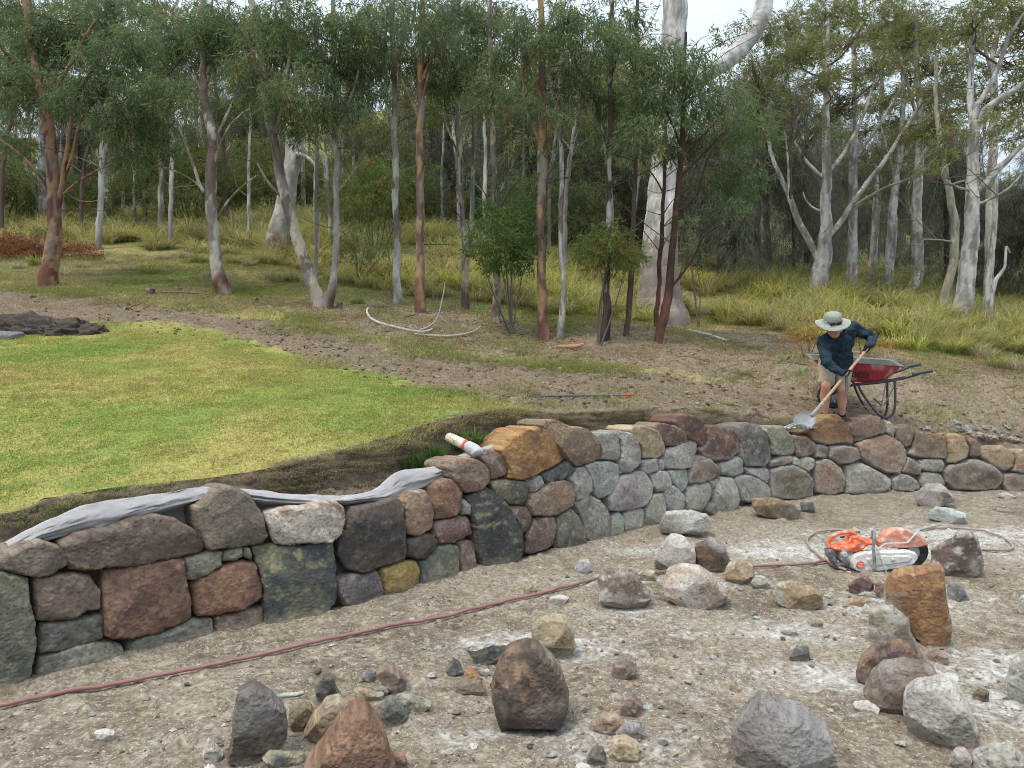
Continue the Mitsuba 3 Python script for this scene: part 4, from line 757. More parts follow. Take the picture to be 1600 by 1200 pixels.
# ---------------------------------------------------------------- loose rocks on the yard
ROCK_FOOT = []
for code, label, x, y, az, th, pts, opt in ROCKS:
    poly = pairs(pts) / 1000.0
    w = np.ptp(poly[:, 0])
    fac = []
    a0 = rng.uniform(0, 2 * np.pi)
    fac.append((.30 * math.cos(a0), .12 + .25 * math.sin(a0), rng.uniform(.60, .72)))
    for j in range(5):
        a = a0 + j * 1.2566 + rng.normal(0, .4)
        k = rng.uniform(.5, .9)
        fac.append((k * math.cos(a), k * math.sin(a), rng.uniform(.52, .80)))
    step = float(np.clip(w / 30, .005, .0125))
    vv, ff, dd = slab(poly, th * 1.2, th * 1.1, .16 * math.sqrt(shapely.Polygon(poly).buffer(0).area), step, rng, fac, rough=.5 if w > .12 else .4, low=opt.get("low"), jag=True)
    col = stone_paint(vv, code, rng, dd)
    zmin = vv[:, 2].min()
    col = blend(col, (.36, .34, .30), sstep(.07, 0, vv[:, 2] - zmin + .05 * (nz(vv, 20, 80) - .5)) * .6)
    col = blend(col, (.50, .50, .49), sstep(.50, .72, nz(vv + x, 5, 81, 4)) * (.45 if y > 4.3 else .15))
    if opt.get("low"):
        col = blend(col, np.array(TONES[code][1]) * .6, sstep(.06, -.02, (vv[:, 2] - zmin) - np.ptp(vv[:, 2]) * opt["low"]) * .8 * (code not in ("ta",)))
    ca, sa = math.cos(az), math.sin(az)
    wx = x + vv[:, 0] * ca - vv[:, 1] * sa
    wy = y - vv[:, 0] * sa - vv[:, 1] * ca
    name = "chip" if w < .09 else "boulder" if w > .26 else "rock"
    key = numbered({"chip": "stone_chip", "boulder": "boulder", "rock": "loose_rock"}[name])
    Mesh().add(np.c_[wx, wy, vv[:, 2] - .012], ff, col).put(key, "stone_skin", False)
    tag(key, label, "boulder" if name == "boulder" else "rock")
    ROCK_FOOT.append((x, y, w / 2))
# small chips nobody could tell apart
for i in range(125):
    y = 1 / rng.uniform(1 / 9.0, 1 / 3.1)
    x = rng.uniform(-.62, .66) * y
    if i > 70:
        hx_, hy_ = ((-.75, 3.75), (-.35, 4.05), (2.3, 4.6), (1.9, 4.0), (2.1, 5.4), (.4, 3.3))[i % 6]
        x, y = hx_ + rng.normal(0, .28), hy_ + rng.normal(0, .22)
    pw_, _ = _wall_tree.query([x, y])
    side = (np.array([x, y]) - _pp[_]) @ _nn[_]
    if side > -.25 or any(math.hypot(x - a, y - b) < c + .05 for a, b, c in ROCK_FOOT):
        continue
    r = rng.uniform(.012, .032)
    b = trimesh.creation.icosphere(1, 1.0)
    bv = b.vertices * rng.uniform([.6, .6, .3], [1.3, 1.2, .75]) * r
    for _k in range(4):
        d_ = rng.normal(size=3); d_ /= np.linalg.norm(d_)
        h_ = bv @ d_
        bv = bv - np.clip(h_ - .55 * h_.max(), 0, None)[:, None] * d_
    code = ["gr", "lg", "wh", "br", "dg", "bl", "ta"][rng.integers(7)]
    key = numbered("stone_flake")
    scene[key] = Mesh().add(bv + [x, y, yard_z(np.array([x]), np.array([y]))[0] + r * .3], b.faces, np.array(TONES[code][0]) * rng.uniform(.8, 1.2)).dict("stone_skin", smooth=False)
    tag(key, "small stone flake lying loose on the bare yard", "stone", group="stone flakes strewn over the bare yard")
# gravel: one mesh
N = 8500
gy_ = 1 / rng.uniform(1 / 9.6, 1 / 2.9, N)
gx_ = rng.uniform(-.70, .76, N) * gy_
dn, di = _wall_tree.query(np.c_[gx_, gy_])
keep = (((np.c_[gx_, gy_] - _pp[di]) * _nn[di]).sum(1) < -.03) & (nz(np.c_[gx_, gy_, gx_ * 0], 1.7, 90, 3) + rng.uniform(-.2, .2, N) > .45)
gx_, gy_ = gx_[keep], gy_[keep]
N = len(gx_)
r = np.clip(rng.lognormal(-5.2, .5, N), .003, .018)
oct_ = np.array([[1, 0, 0], [-1, 0, 0], [0, 1, 0], [0, -1, 0], [0, 0, 1], [0, 0, -1.0]])
of = np.array([[0, 2, 4], [2, 1, 4], [1, 3, 4], [3, 0, 4], [2, 0, 5], [1, 2, 5], [3, 1, 5], [0, 3, 5]])
ov = oct_[None] * (r[:, None, None] * rng.uniform(.6, 1.3, (N, 6, 1))) * [1, 1, .7] + rng.normal(0, .15, (N, 6, 3)) * r[:, None, None]
a = rng.uniform(0, 6.28, N)
ca, sa = np.cos(a)[:, None], np.sin(a)[:, None]
ov = np.stack([ov[..., 0] * ca - ov[..., 1] * sa, ov[..., 0] * sa + ov[..., 1] * ca, ov[..., 2]], -1)
ov += np.stack([gx_, gy_, yard_z(gx_, gy_) + r * .35], 1)[:, None]
gc = np.array([TONES[k][0] for k in ("gr", "lg", "br", "dg", "ta", "gp", "og", "wh")])[rng.choice(8, N, p=[.2, .16, .16, .12, .12, .1, .08, .06])] * rng.uniform(.7, 1.3, (N, 1))
scene["gravel"] = Mesh().add(ov.reshape(-1, 3), (of[None] + 6 * np.arange(N)[:, None, None]).reshape(-1, 3), np.repeat(gc, 6, 0)).dict("stone_skin", smooth=False)
tag("gravel", "fine gravel and stone crumbs scattered on the bare yard", "gravel", kind="stuff")
# ---------------------------------------------------------------- grass
rng = np.random.default_rng(21)


def blades(n, radius, h, w, lean, cols, seg=3, rng=rng, spread=1.0):
    """A tuft: n blades rising from a disc and bending outwards."""
    a = rng.uniform(0, 6.283, n)
    r = radius * np.sqrt(rng.uniform(0, 1, n)) * spread
    base = np.stack([r * np.cos(a), r * np.sin(a), np.zeros(n)], 1)
    a2 = a + rng.normal(0, .7, n)
    out = np.stack([np.cos(a2), np.sin(a2), np.zeros(n)], 1)
    side = np.stack([-np.sin(a2), np.cos(a2), np.zeros(n)], 1)
    hh = h * rng.uniform(.55, 1.1, n)
    ln = lean * rng.uniform(.3, 1.5, n)
    t = np.linspace(0, 1, seg + 1)
    mid = base[:, None] + out[:, None] * (hh * ln)[:, None, None] * (t ** 1.8)[None, :, None] + np.array([0, 0, 1.0]) * (hh[:, None] * (t - .38 * np.clip(ln, 0, 1.4)[:, None] * t ** 2.6))[..., None]
    ww = w * rng.uniform(.7, 1.3, n)[:, None] * (1 - .92 * t ** 1.5)[None]
    L, R = mid - side[:, None] * ww[..., None] / 2, mid + side[:, None] * ww[..., None] / 2
    v = np.stack([L, R], 2).reshape(n, -1, 3)
    k = np.arange(seg)
    f1 = np.vstack([np.stack([2 * k, 2 * k + 1, 2 * k + 3], 1), np.stack([2 * k, 2 * k + 3, 2 * k + 2], 1)])
    f = (f1[None] + (np.arange(n) * 2 * (seg + 1))[:, None, None]).reshape(-1, 3)
    c = np.array(cols)[rng.integers(len(cols), size=n)] * rng.uniform(.7, 1.25, (n, 1))
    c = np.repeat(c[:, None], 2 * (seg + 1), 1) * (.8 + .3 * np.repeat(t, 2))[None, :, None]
    return v.reshape(-1, 3), f, c.reshape(-1, 3)


def group_of(key, v, f, c, skin="leaf_skin"):
    scene[key] = {"type": "shapegroup", "blades": Mesh().add(v, f, c).dict(skin)}
    return key


def slope(x, y):
    e = .15
    gx_ = (hill(x + e, y) - hill(x - e, y)) / (2 * e)
    gy_ = (hill(x, y + e) - hill(x, y - e)) / (2 * e)
    return gx_, gy_


def plant(name, groups, xs, ys, zs, scale, kinds, rng, tilt=False):
    xs, ys, zs = map(np.asarray, (xs, ys, zs))
    if tilt:
        sx, sy = slope(xs, ys)
    for i in range(len(xs)):
        s = scale[i]
        a = rng.uniform(0, 2 * math.pi)
        m = np.eye(4)
        ca, sa = math.cos(a), math.sin(a)
        rot = np.array([[ca, -sa, 0], [sa, ca, 0], [0, 0, 1]]) * s
        if tilt:
            rot = np.array([[1, 0, 0], [0, 1, 0], [sx[i], sy[i], 1]]) @ rot
        m[:3, :3] = rot
        m[:3, 3] = xs[i], ys[i], zs[i]
        scene[f"{name}__{i + 1:03d}"] = {"type": "instance", "group": {"type": "ref", "id": groups[kinds[i]]}, "to_world": T(m)}


# short lawn: patches of 40 cm
LT = [((.27, .37, .095), (.33, .41, .11)), ((.35, .40, .11), (.40, .42, .13)), ((.42, .40, .13), (.47, .43, .17)), ((.46, .375, .15), (.41, .32, .14)), ((.23, .36, .085), (.28, .40, .10))]
lawn_groups = []
for i, (c1, c2) in enumerate(LT):
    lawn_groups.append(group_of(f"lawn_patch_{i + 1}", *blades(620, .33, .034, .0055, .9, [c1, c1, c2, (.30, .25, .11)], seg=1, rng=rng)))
qx, qy = np.meshgrid(np.arange(-12, 4, .30), np.arange(3.6, 14.5, .30))
qx = qx.ravel() + rng.uniform(-.13, .13, qx.size)
qy = qy.ravel() + rng.uniform(-.13, .13, qy.size)
qp = np.stack([qx, qy, qx * 0], 1)
il = inside(LAWN_AREA, qx, qy, .25)
_d, _i = cKDTree(_pp).query(np.c_[qx, qy])
beh = ((np.c_[qx, qy] - _pp[_i]) * _nn[_i]).sum(1) - edge_t(_sg[_i])
keep = (rng.uniform(0, 1, len(qx)) < il) & (beh > -.03) & (np.abs(qx) < qy * .72 + .5)
qx, qy, qp = qx[keep], qy[keep], qp[keep]
patchy = nz(qp, .75, 51, 4) + .25 * (nz(qp, 3.0, 52, 2) - .5) + .05 * rng.normal(size=len(qx))
kinds = np.digitize(patchy, [.40, .50, .59, .66])
kinds = np.array([[4, 0, 1, 2, 3][k] for k in kinds])
plant("lawn", lawn_groups, qx, qy, on_hill(qx, qy) - .004, rng.uniform(.85, 1.15, len(qx)), kinds, rng, tilt=True)
tag("lawn", "short mown lawn of mixed green and yellowed grass", "grass", kind="stuff")

# thin grass on the slope, the track and under the trees
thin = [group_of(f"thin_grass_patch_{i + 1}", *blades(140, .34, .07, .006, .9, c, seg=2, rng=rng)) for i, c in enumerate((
    [(.23, .28, .085), (.30, .31, .11)], [(.33, .29, .14), (.43, .37, .21)], [(.42, .36, .25), (.35, .28, .19)]))]
n = 9000
yy = rng.uniform(7.5, 19, n)
xx = rng.uniform(-.75, .78, n) * yy
_d, _i = cKDTree(_pp).query(np.c_[xx, yy])
beh = ((np.c_[xx, yy] - _pp[_i]) * _nn[_i]).sum(1) - edge_t(_sg[_i])
il, tr_, li = inside(LAWN_AREA, xx, yy, .3), inside(TRACK_AREA, xx, yy, .4), inside(LITTER_AREA, xx, yy, .5)
pr = np.clip((1 - il) * (1 - .93 * tr_) * (1 - .68 * li), 0, 1) * (.35 + .9 * (nz(np.stack([xx, yy, xx * 0], 1), .9, 53, 3) > .47))
keep = (rng.uniform(0, 1, n) < pr) & (beh > .15)
xx, yy, li = xx[keep], yy[keep], li[keep]
kinds = np.clip((nz(np.stack([xx, yy, xx * 0], 1), .8, 54, 3) * 4 - 1.3 + li * 1.1 + rng.uniform(-.4, .4, len(xx))), 0, 2.99).astype(int)
plant("sparse_grass", thin, xx, yy, on_hill(xx, yy) - .005, rng.uniform(.7, 1.3, len(xx)), kinds, rng, tilt=True)
tag("sparse_grass", "sparse rough grass on the slope below the trees", "grass", kind="stuff")

# dry roots and grass hanging over the cut edge
fringe = [group_of(f"edge_tuft_{i + 1}", *blades(70, .10, .13, .004, 1.7, c, seg=3, rng=rng)) for i, c in enumerate(([(.27, .30, .09), (.36, .33, .14)], [(.56, .49, .36), (.44, .38, .28)], [(.36, .29, .22), (.48, .41, .31)]))]
n = 800
se = np.where(rng.uniform(0, 1, n) < .5, rng.uniform(1.6, 6.4, n), rng.uniform(-1.2, 11.3, n))
pe, _, ne = wall_at(se)
off = edge_t(se) - .02 + rng.normal(0, .03, n) - (rng.uniform(0, 1, n) < .5) * rng.uniform(0, .09, n)
xx, yy = pe[:, 0] + ne[:, 0] * off, pe[:, 1] + ne[:, 1] * off
zz = hill(xx, yy) - np.clip(edge_t(se) - off, 0, 1) * 1.6 - .02
kinds = np.where(se < 6.3, rng.choice(3, n, p=[.15, .6, .25]), rng.choice(3, n, p=[.1, .5, .4]))
plant("edge_grass", fringe, xx, yy, zz, rng.uniform(.5, 1.15, n) * np.where(se < 6.3, .7, 1), kinds, rng)
tag("edge_grass", "dry grass and roots hanging over the cut edge of the bank", "grass", kind="stuff")

# sedge thicket behind the first trees
SC = [[(.54, .55, .14), (.62, .56, .20), (.38, .44, .12)], [(.38, .42, .14), (.48, .47, .18), (.62, .54, .31)], [(.50, .44, .19), (.62, .53, .32), (.36, .36, .14)], [(.24, .28, .10), (.31, .33, .13), (.42, .38, .18)]]
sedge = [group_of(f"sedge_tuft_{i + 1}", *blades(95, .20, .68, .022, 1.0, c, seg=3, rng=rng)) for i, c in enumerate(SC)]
sf = pairs(SEDGE_FRONT)
n = 5200
yy = rng.uniform(12.5, 32, n)
xx = rng.uniform(-.76, .84, n) * yy
fy = np.interp(xx / yy, sf[:, 0] / sf[:, 1], sf[:, 1])
keep = (yy > fy + .1 + .5 * nz(np.stack([xx, yy, xx * 0], 1), .9, 55)) & (rng.uniform(0, 1, n) < np.clip(1.25 - (yy - fy) / 20, .25, 1))
keep &= (np.hypot(xx - 3.6, yy - 18.5) > .75) & ((nz(np.stack([xx, yy, xx * 0], 1), 1.5, 57, 2) > .40) | (yy - fy > 6))
xx, yy, fy = xx[keep], yy[keep], fy[keep]
q = nz(np.stack([xx, yy, xx * 0], 1), .45, 56, 3) + rng.normal(0, .06, len(xx))
left = xx / yy < -.2
kinds = np.where(q > .57, 2, np.where(q > .47, 0, 1))
kinds = np.where((yy - fy > 5) & (rng.uniform(0, 1, len(xx)) < .6), 3, kinds)
kinds = np.where(left & (rng.uniform(0, 1, len(xx)) < .5), rng.choice([1, 2, 3], len(xx)), kinds)
plant("sedge_grass", sedge, xx, yy, on_hill(xx, yy) - .03, rng.uniform(.55, 1.2, len(xx)) * np.where(yy - fy < 1.2, .7, 1), kinds, rng)
tag("sedge_grass", "tall yellow green sedge and straw coloured grass behind the first trees", "grass", kind="stuff")

# ---------------------------------------------------------------- trees
UP = np.array([0, 0, 1.0])


def leaf_mesh(pos, dirs, L, W, col, rng, fold=True):
    """Narrow leaves as kites (two triangles) or single triangles."""
    n = len(pos)
    d = dirs / (np.linalg.norm(dirs, axis=1, keepdims=True) + 1e-9)
    r = rng.normal(size=(n, 3))
    s = np.cross(d, r)
    s /= np.linalg.norm(s, axis=1, keepdims=True) + 1e-9
    L = np.broadcast_to(L, (n,))[:, None]
    W = np.broadcast_to(W, (n,))[:, None]
    tip = pos + d * L
    if fold:
        nn = np.cross(d, s)
        m = pos + d * L * .4 - nn * L * .05
        v = np.stack([pos, m - s * W / 2, m + s * W / 2, tip], 1).reshape(-1, 3)
        f = (np.array([[0, 1, 2], [1, 3, 2]])[None] + 4 * np.arange(n)[:, None, None]).reshape(-1, 3)
        return v, f, np.repeat(col, 4, 0)
    v = np.stack([pos - s * W / 2, pos + s * W / 2, tip], 1).reshape(-1, 3)
    return v, np.arange(3 * n).reshape(-1, 3), np.repeat(col, 3, 0)


def crown_leaves(clumps, per_m2, L, W, tones, rng, droop=.8, twig=.34, per=14, fold=True, split=0):
    """Sprays of hanging leaves filling the ellipsoids (x, y, z, horizontal radius, vertical radius)."""
    P, D, C, spr = [], [], [], []
    small = []
    for x, y, z, rx, rz in clumps:                                  # each mass breaks into tufts with gaps between
        k = split
        o = rng.normal(size=(k, 3))
        o *= (rng.uniform(.15, 1, k) ** .45 / np.linalg.norm(o, axis=1))[:, None]
        for a in o:
            small.append((x + a[0] * rx * .85, y + a[1] * min(rx, 1.1) * .85, z + a[2] * rz * .85, rx * rng.uniform(.26, .46), rz * rng.uniform(.22, .40)))
    for x, y, z, rx, rz in (small if split else clumps):
        n = max(2, int(per_m2 * (1.0 if not split else 7.5 / split) * math.pi * rx * rz / per))
        q = rng.normal(size=(n, 3))
        q *= (rng.uniform(.25, 1.08, n) ** .5 / np.linalg.norm(q, axis=1))[:, None]
        q *= 1 + .35 * (meshkit.noise(q * 2.2 + [x, y, z], 3)[:, None] - .5)
        c = q * [rx, min(rx, 1.1), rz] + [x, y, z]
        ax = q * [1, 1, .35] + rng.normal(0, .35, (n, 3)) - UP * droop
        ax /= np.linalg.norm(ax, axis=1, keepdims=True)
        spr.append(c)
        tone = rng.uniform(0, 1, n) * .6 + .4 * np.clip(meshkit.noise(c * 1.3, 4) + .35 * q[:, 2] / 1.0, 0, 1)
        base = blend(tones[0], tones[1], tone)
        odd = rng.uniform(0, 1, n) < tones[3]
        base[odd] = np.array(tones[2]) * rng.uniform(.7, 1.2, (odd.sum(), 1))
        t = rng.uniform(0, 1, (n, per, 1))
        pos = c[:, None] + ax[:, None] * twig * t + rng.normal(0, .045, (n, per, 3)) * twig * 3
        dd = ax[:, None] * .55 - UP * droop * .55 + rng.normal(0, .42, (n, per, 3))
        P.append(pos.reshape(-1, 3))
        D.append(dd.reshape(-1, 3))
        C.append((base[:, None] * rng.uniform(.72, 1.3, (n, per, 1))).reshape(-1, 3))
    P, D, C = np.vstack(P), np.vstack(D), np.vstack(C)
    n = len(P)
    return leaf_mesh(P, D, L * rng.uniform(.7, 1.25, n), W * rng.uniform(.75, 1.2, n), C, rng, fold), np.vstack(spr)


# bark: main, patch, second patch, foot, height of the foot, patchiness
BARK = {
    "red": ((.118, .062, .048), (.28, .17, .11), (.20, .16, .14), (.145, .070, .050), .5, .46), "pale": ((.235, .205, .185), (.45, .44, .39), (.17, .12, .10), (.115, .055, .042), .45, .52),
    "mott": ((.195, .175, .165), (.40, .36, .29), (.12, .095, .088), (.11, .075, .062), .35, .50), "grey": ((.24, .225, .22), (.34, .32, .29), (.17, .15, .145), (.13, .085, .07), .3, .55),
    "whit": ((.30, .285, .275), (.47, .47, .43), (.15, .125, .115), (.15, .12, .11), .25, .48), "rbr": ((.165, .108, .088), (.34, .22, .12), (.25, .22, .20), (.145, .078, .060), .6, .52),
    "blk": ((.085, .062, .055), (.36, .35, .32), (.05, .04, .038), (.05, .034, .030), .5, .56), "brn": ((.115, .082, .070), (.17, .12, .10), (.085, .06, .052), (.09, .055, .045), .4, .6),
    "dred": ((.078, .046, .038), (.14, .070, .050), (.055, .038, .033), (.15, .070, .048), .9, .58), "white": ((.40, .395, .385), (.24, .225, .215), (.50, .50, .485), (.22, .185, .16), .6, .49),
    "olive": ((.33, .315, .24), (.24, .235, .19), (.42, .40, .33), (.34, .31, .26), .4, .55), "pale2": ((.31, .295, .285), (.46, .45, .42), (.20, .16, .14), (.16, .12, .10), .9, .5),
    "giant": ((.50, .495, .485), (.38, .36, .345), (.62, .62, .61), (.235, .20, .185), 2.1, .58),
}


def bark_paint(v, code, z0, rng):
    a, b, c, foot, hf, th = BARK[code]
    o = rng.uniform(-30, 30, 3)
    p = v + o
    st = np.array([1, 1, .28])
    n1, n2, n3 = nz(p * st, 9, 61, 3), nz(p * st, 5, 62, 3), nz(p * st, 38, 63, 2)
    col = blend(a, b, sstep(th, th + .025, n1))
    col = blend(col, c, sstep(.56, .59, n2) * .9)
    ns = nz(p * [1, 1, .09], 11, 67, 3)
    if code in ("white", "giant", "pale2", "olive"):                # hanging ribbons of old bark
        col = blend(col, np.array(b) * .62, sstep(.55, .60, ns) * .6)
        col = blend(col, np.array(c) * 1.05, sstep(.42, .36, ns) * .5)
    elif code in ("red", "mott", "pale", "rbr"):
        fl = sstep(.52, .56, nz(p * [1, 1, .5], 12, 68, 3)) * sstep(1.6, .2, v[:, 2] - z0)
        col = blend(col, np.array((.42, .27, .17) if code in ("red", "rbr") else (.44, .38, .29)), fl * .8)
    w = .35 if code != "giant" else .55
    edge = z0 + hf * (1 + w * 1.4 * (nz(p * [1, 1, .12], 5.5, 64, 3) - .5))
    t = sstep(.12, -.12, v[:, 2] - edge) if code != "giant" else sstep(.08, -.08, v[:, 2] - edge)
    col = blend(col, blend(np.array(foot) * .8, np.array(foot) * 1.3, n1), t * (.9 if code == 'giant' else .25 + .75 * sstep(.38, .6, n2)))
    n4 = nz(p * [1, 1, .5], 20, 66, 3)
    return col * (.55 + .62 * n3 + .30 * n4)[:, None]


def limb_mesh(chain, code, z0, rng, sides=10, step=.07, rough=.08):
    q = curve(np.asarray(chain, float).reshape(-1, 4), step)
    wob = np.clip(q[:, 3], .008, .05)[:, None] * 1.9 * np.stack([nz(np.c_[q[:, 2], q[:, 2] * 0, q[:, 2] * 0] + k * 9.1 + q[0, 0], 2.6, 65, 3) - .5 for k in range(3)], 1) * [1, 1, .2]
    pts = q[:, :3] + wob
    v, f = tube(pts, q[:, 3], sides, True, rough, int(abs(chain[0]) * 100) % 97)
    return v, f, bark_paint(v, code, z0, rng)


def twig_lines(mesh, starts, ends, r0, code_col, rng, sag=.1, sides=4, wob=.06):
    for a, b in zip(starts, ends):
        L = np.linalg.norm(b - a)
        if L < .05:
            continue
        k = max(4, int(L / .22))
        t = np.linspace(0, 1, k)[:, None]
        side = rng.normal(0, 1, 3)
        p = a + (b - a) * t + UP * (sag * L * np.sin(t * math.pi)) + side * wob * L * np.sin(t * math.pi) + np.cumsum(rng.normal(0, .014, (k, 3)), 0) * t
        v, f = tube(p, np.linspace(r0, r0 * .3, k), sides, False)
        mesh.add(v, f, np.array(code_col) * rng.uniform(.7, 1.25))


LABEL = {
    "a": "leftmost near gum with flaking dark red trunk", "b": "second near gum from the left, pale patch low on its leaning trunk", "c": "near gum leaning left with mottled grey and cream bark",
    "d": "slender grey gum sharing its foot with the gum that leans left", "e": "thin grey stem just behind the mottled leaning gum", "f": "slender straight gum with whitish lower trunk, left of the red brown one",
    "g": "straight gum with red brown upper bark and peeling foot", "h": "slender gum forked low into two thin stems", "i": "slender gum with orange patches low on the trunk, right of the forked one",
    "j": "stout straight red brown gum in the middle of the row", "k": "slender whitish gum right beside the stout red brown one", "l": "slender gum with blackened foot behind a small round bush",
    "m": "thin dark brown stem left of the giant white trunk", "n": "dark red leaning young gum in front of the giant white trunk", "o": "thin dark stem standing before the giant white trunk",
    "p": "giant white gum with rough grey bark on its lower trunk and one curved limb", "q": "white gum with forked foot and wide twisting limbs behind the worker", "r": "straight white gum right of the forked one",
    "s": "narrow white gum deeper in the stand at the right", "t": "white gum with ragged bark in the middle of the right stand", "u": "white gum with a sideways bent foot in the right stand",
    "v": "olive grey curved gum left of the thick white trunk", "w": "thickest smooth white gum near the right edge with large limbs", "x": "white gum behind the thickest one, its stem rising near the right edge",
    "y": "thin pale gum right of the thickest white one", "z": "crooked dead sapling at the far right", "A": "old pale gum with a hollow foot behind the mottled leaning gum",
    "B": "pale trunk in the forest behind the leftmost gum", "C": "shaggy white trunk in the forest right of the leftmost gum", "D": "thin pale stem in the left forest", "E": "pale trunk in the forest behind the second gum",
    "F": "grey trunk in the forest left of the second gum", "G": "pale trunk in the forest right of the old hollow gum", "H": "pale trunk at the very left edge of the forest", "I": "pale trunk in the forest just right of the old hollow gum", "J": "thin grey trunk in the forest left of the second gum",
}
GREEN = ((.115, .155, .080), (.210, .270, .120), (.30, .24, .11), .06)
BLUEG = ((.108, .150, .086), (.200, .262, .130), (.28, .22, .11), .05)
OLIVE = ((.165, .185, .085), (.290, .295, .125), (.25, .20, .11), .06)
TIPPED = ((.112, .156, .085), (.205, .270, .130), (.36, .31, .14), .06)
rng = np.random.default_rng(5)
for key_, name, bark, chain, brs, cl in TREES:
    k = numbered(name)
    tag(k, LABEL[key_], "tree")
    ch = np.array(chain).reshape(-1, 4)
    z0 = ch[0, 2]
    big = key_ == "p"
    foot = ch[0].copy()
    foot[2] -= .6
    foot[3] *= 1.12
    v, f, c = limb_mesh(np.vstack([foot, ch]).ravel(), bark, z0, rng, 56 if big else 26 if name == 'white_gum' else 20, .04 if not big else .06, .06 if not big else .03)
    if big:                                                         # buttressed foot
        ang = np.arctan2(v[:, 1] - 18.5, v[:, 0] - np.interp(v[:, 2], ch[:, 2], ch[:, 0]))
        cx = np.interp(v[:, 2], ch[:, 2], ch[:, 0])
        s = 1 + (.10 * np.sin(ang * 5 + 1) + .07 * np.sin(ang * 9)) * np.clip((z0 + 2.2 - v[:, 2]) / 2.2, 0, 1)
        v[:, 0] = cx + (v[:, 0] - cx) * s
        v[:, 1] = 18.5 + (v[:, 1] - 18.5) * s
    Mesh().add(v, f, c).put(f"{k}__trunk", "matte_skin")
    anchors = [curve(ch, .25)]
    for b in brs:
        v, f, c = limb_mesh(b, bark if not (bark == "white" and b[3] < .05 and rng.uniform() < .35) else "grey", z0 - 3, rng, 14 if big else 8, .06)
        Mesh().add(v, f, c).put(numbered(f"{k}__limb"), "matte_skin")
        anchors.append(curve(np.array(b).reshape(-1, 4), .25))
    anchors = np.vstack(anchors)
    cl = np.array(cl).reshape(-1, 5)
    if len(cl):
        right = name == "white_gum"
        tones = OLIVE if right else TIPPED if key_ in "nlbd" else BLUEG if key_ in "agjf" else GREEN
        if right:
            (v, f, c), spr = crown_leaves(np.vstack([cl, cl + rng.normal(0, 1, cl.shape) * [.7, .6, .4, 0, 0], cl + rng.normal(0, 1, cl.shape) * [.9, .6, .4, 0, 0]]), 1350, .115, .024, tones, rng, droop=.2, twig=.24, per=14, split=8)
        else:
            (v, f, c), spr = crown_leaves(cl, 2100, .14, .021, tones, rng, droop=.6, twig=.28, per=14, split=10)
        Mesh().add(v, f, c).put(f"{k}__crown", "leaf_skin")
        labels[f"{k}__crown"] = {"kind": "stuff"}
        tw = Mesh()
        tcol = (.17, .145, .13) if right else (.105, .082, .070)
        up = anchors[anchors[:, 3] > .008]
        for q in cl:
            cand = up[up[:, 2] < q[2] + .25]
            cand = cand if len(cand) else up
            j = cand[np.argmin(np.linalg.norm((cand[:, :3] - q[:3]) * [1, 1, .6], axis=1))]
            r0 = min(.02 + .012 * q[3], j[3] * .7) * (1.15 if right else .75)
            hub = q[:3] - UP * q[4] * .3
            twig_lines(tw, [j[:3]], [hub], r0, tcol, rng, sag=-.06, sides=6)
            near = spr[np.linalg.norm((spr - q[:3]) / [q[3], 1.2, q[4]], axis=1) < 1.05]
            if len(near):
                pick = near[rng.integers(len(near), size=min(len(near), 18 if right else 9))]
                mids = j[:3] + (hub - j[:3]) * rng.uniform(.45, 1, (len(pick), 1))
                twig_lines(tw, mids, pick, r0 * .5, tcol, rng, sag=.03, sides=4, wob=.12)
        # dead twigs off the bare stem
        low = anchors[(anchors[:, 2] > z0 + 1.0)]
        pick = low[rng.integers(len(low), size=16 if right else 12)]
        d = rng.normal(size=(len(pick), 3)) * [1, .6, .25] + UP * .6
        twig_lines(tw, pick[:, :3], pick[:, :3] + d / np.linalg.norm(d, axis=1, keepdims=True) * rng.uniform(.5, 1.5, (len(pick), 1)), .011, tcol, rng, sag=.05, wob=.10)
        tw.put(f"{k}__twigs", "matte_skin")
        labels[f"{k}__twigs"] = {"kind": "stuff"}

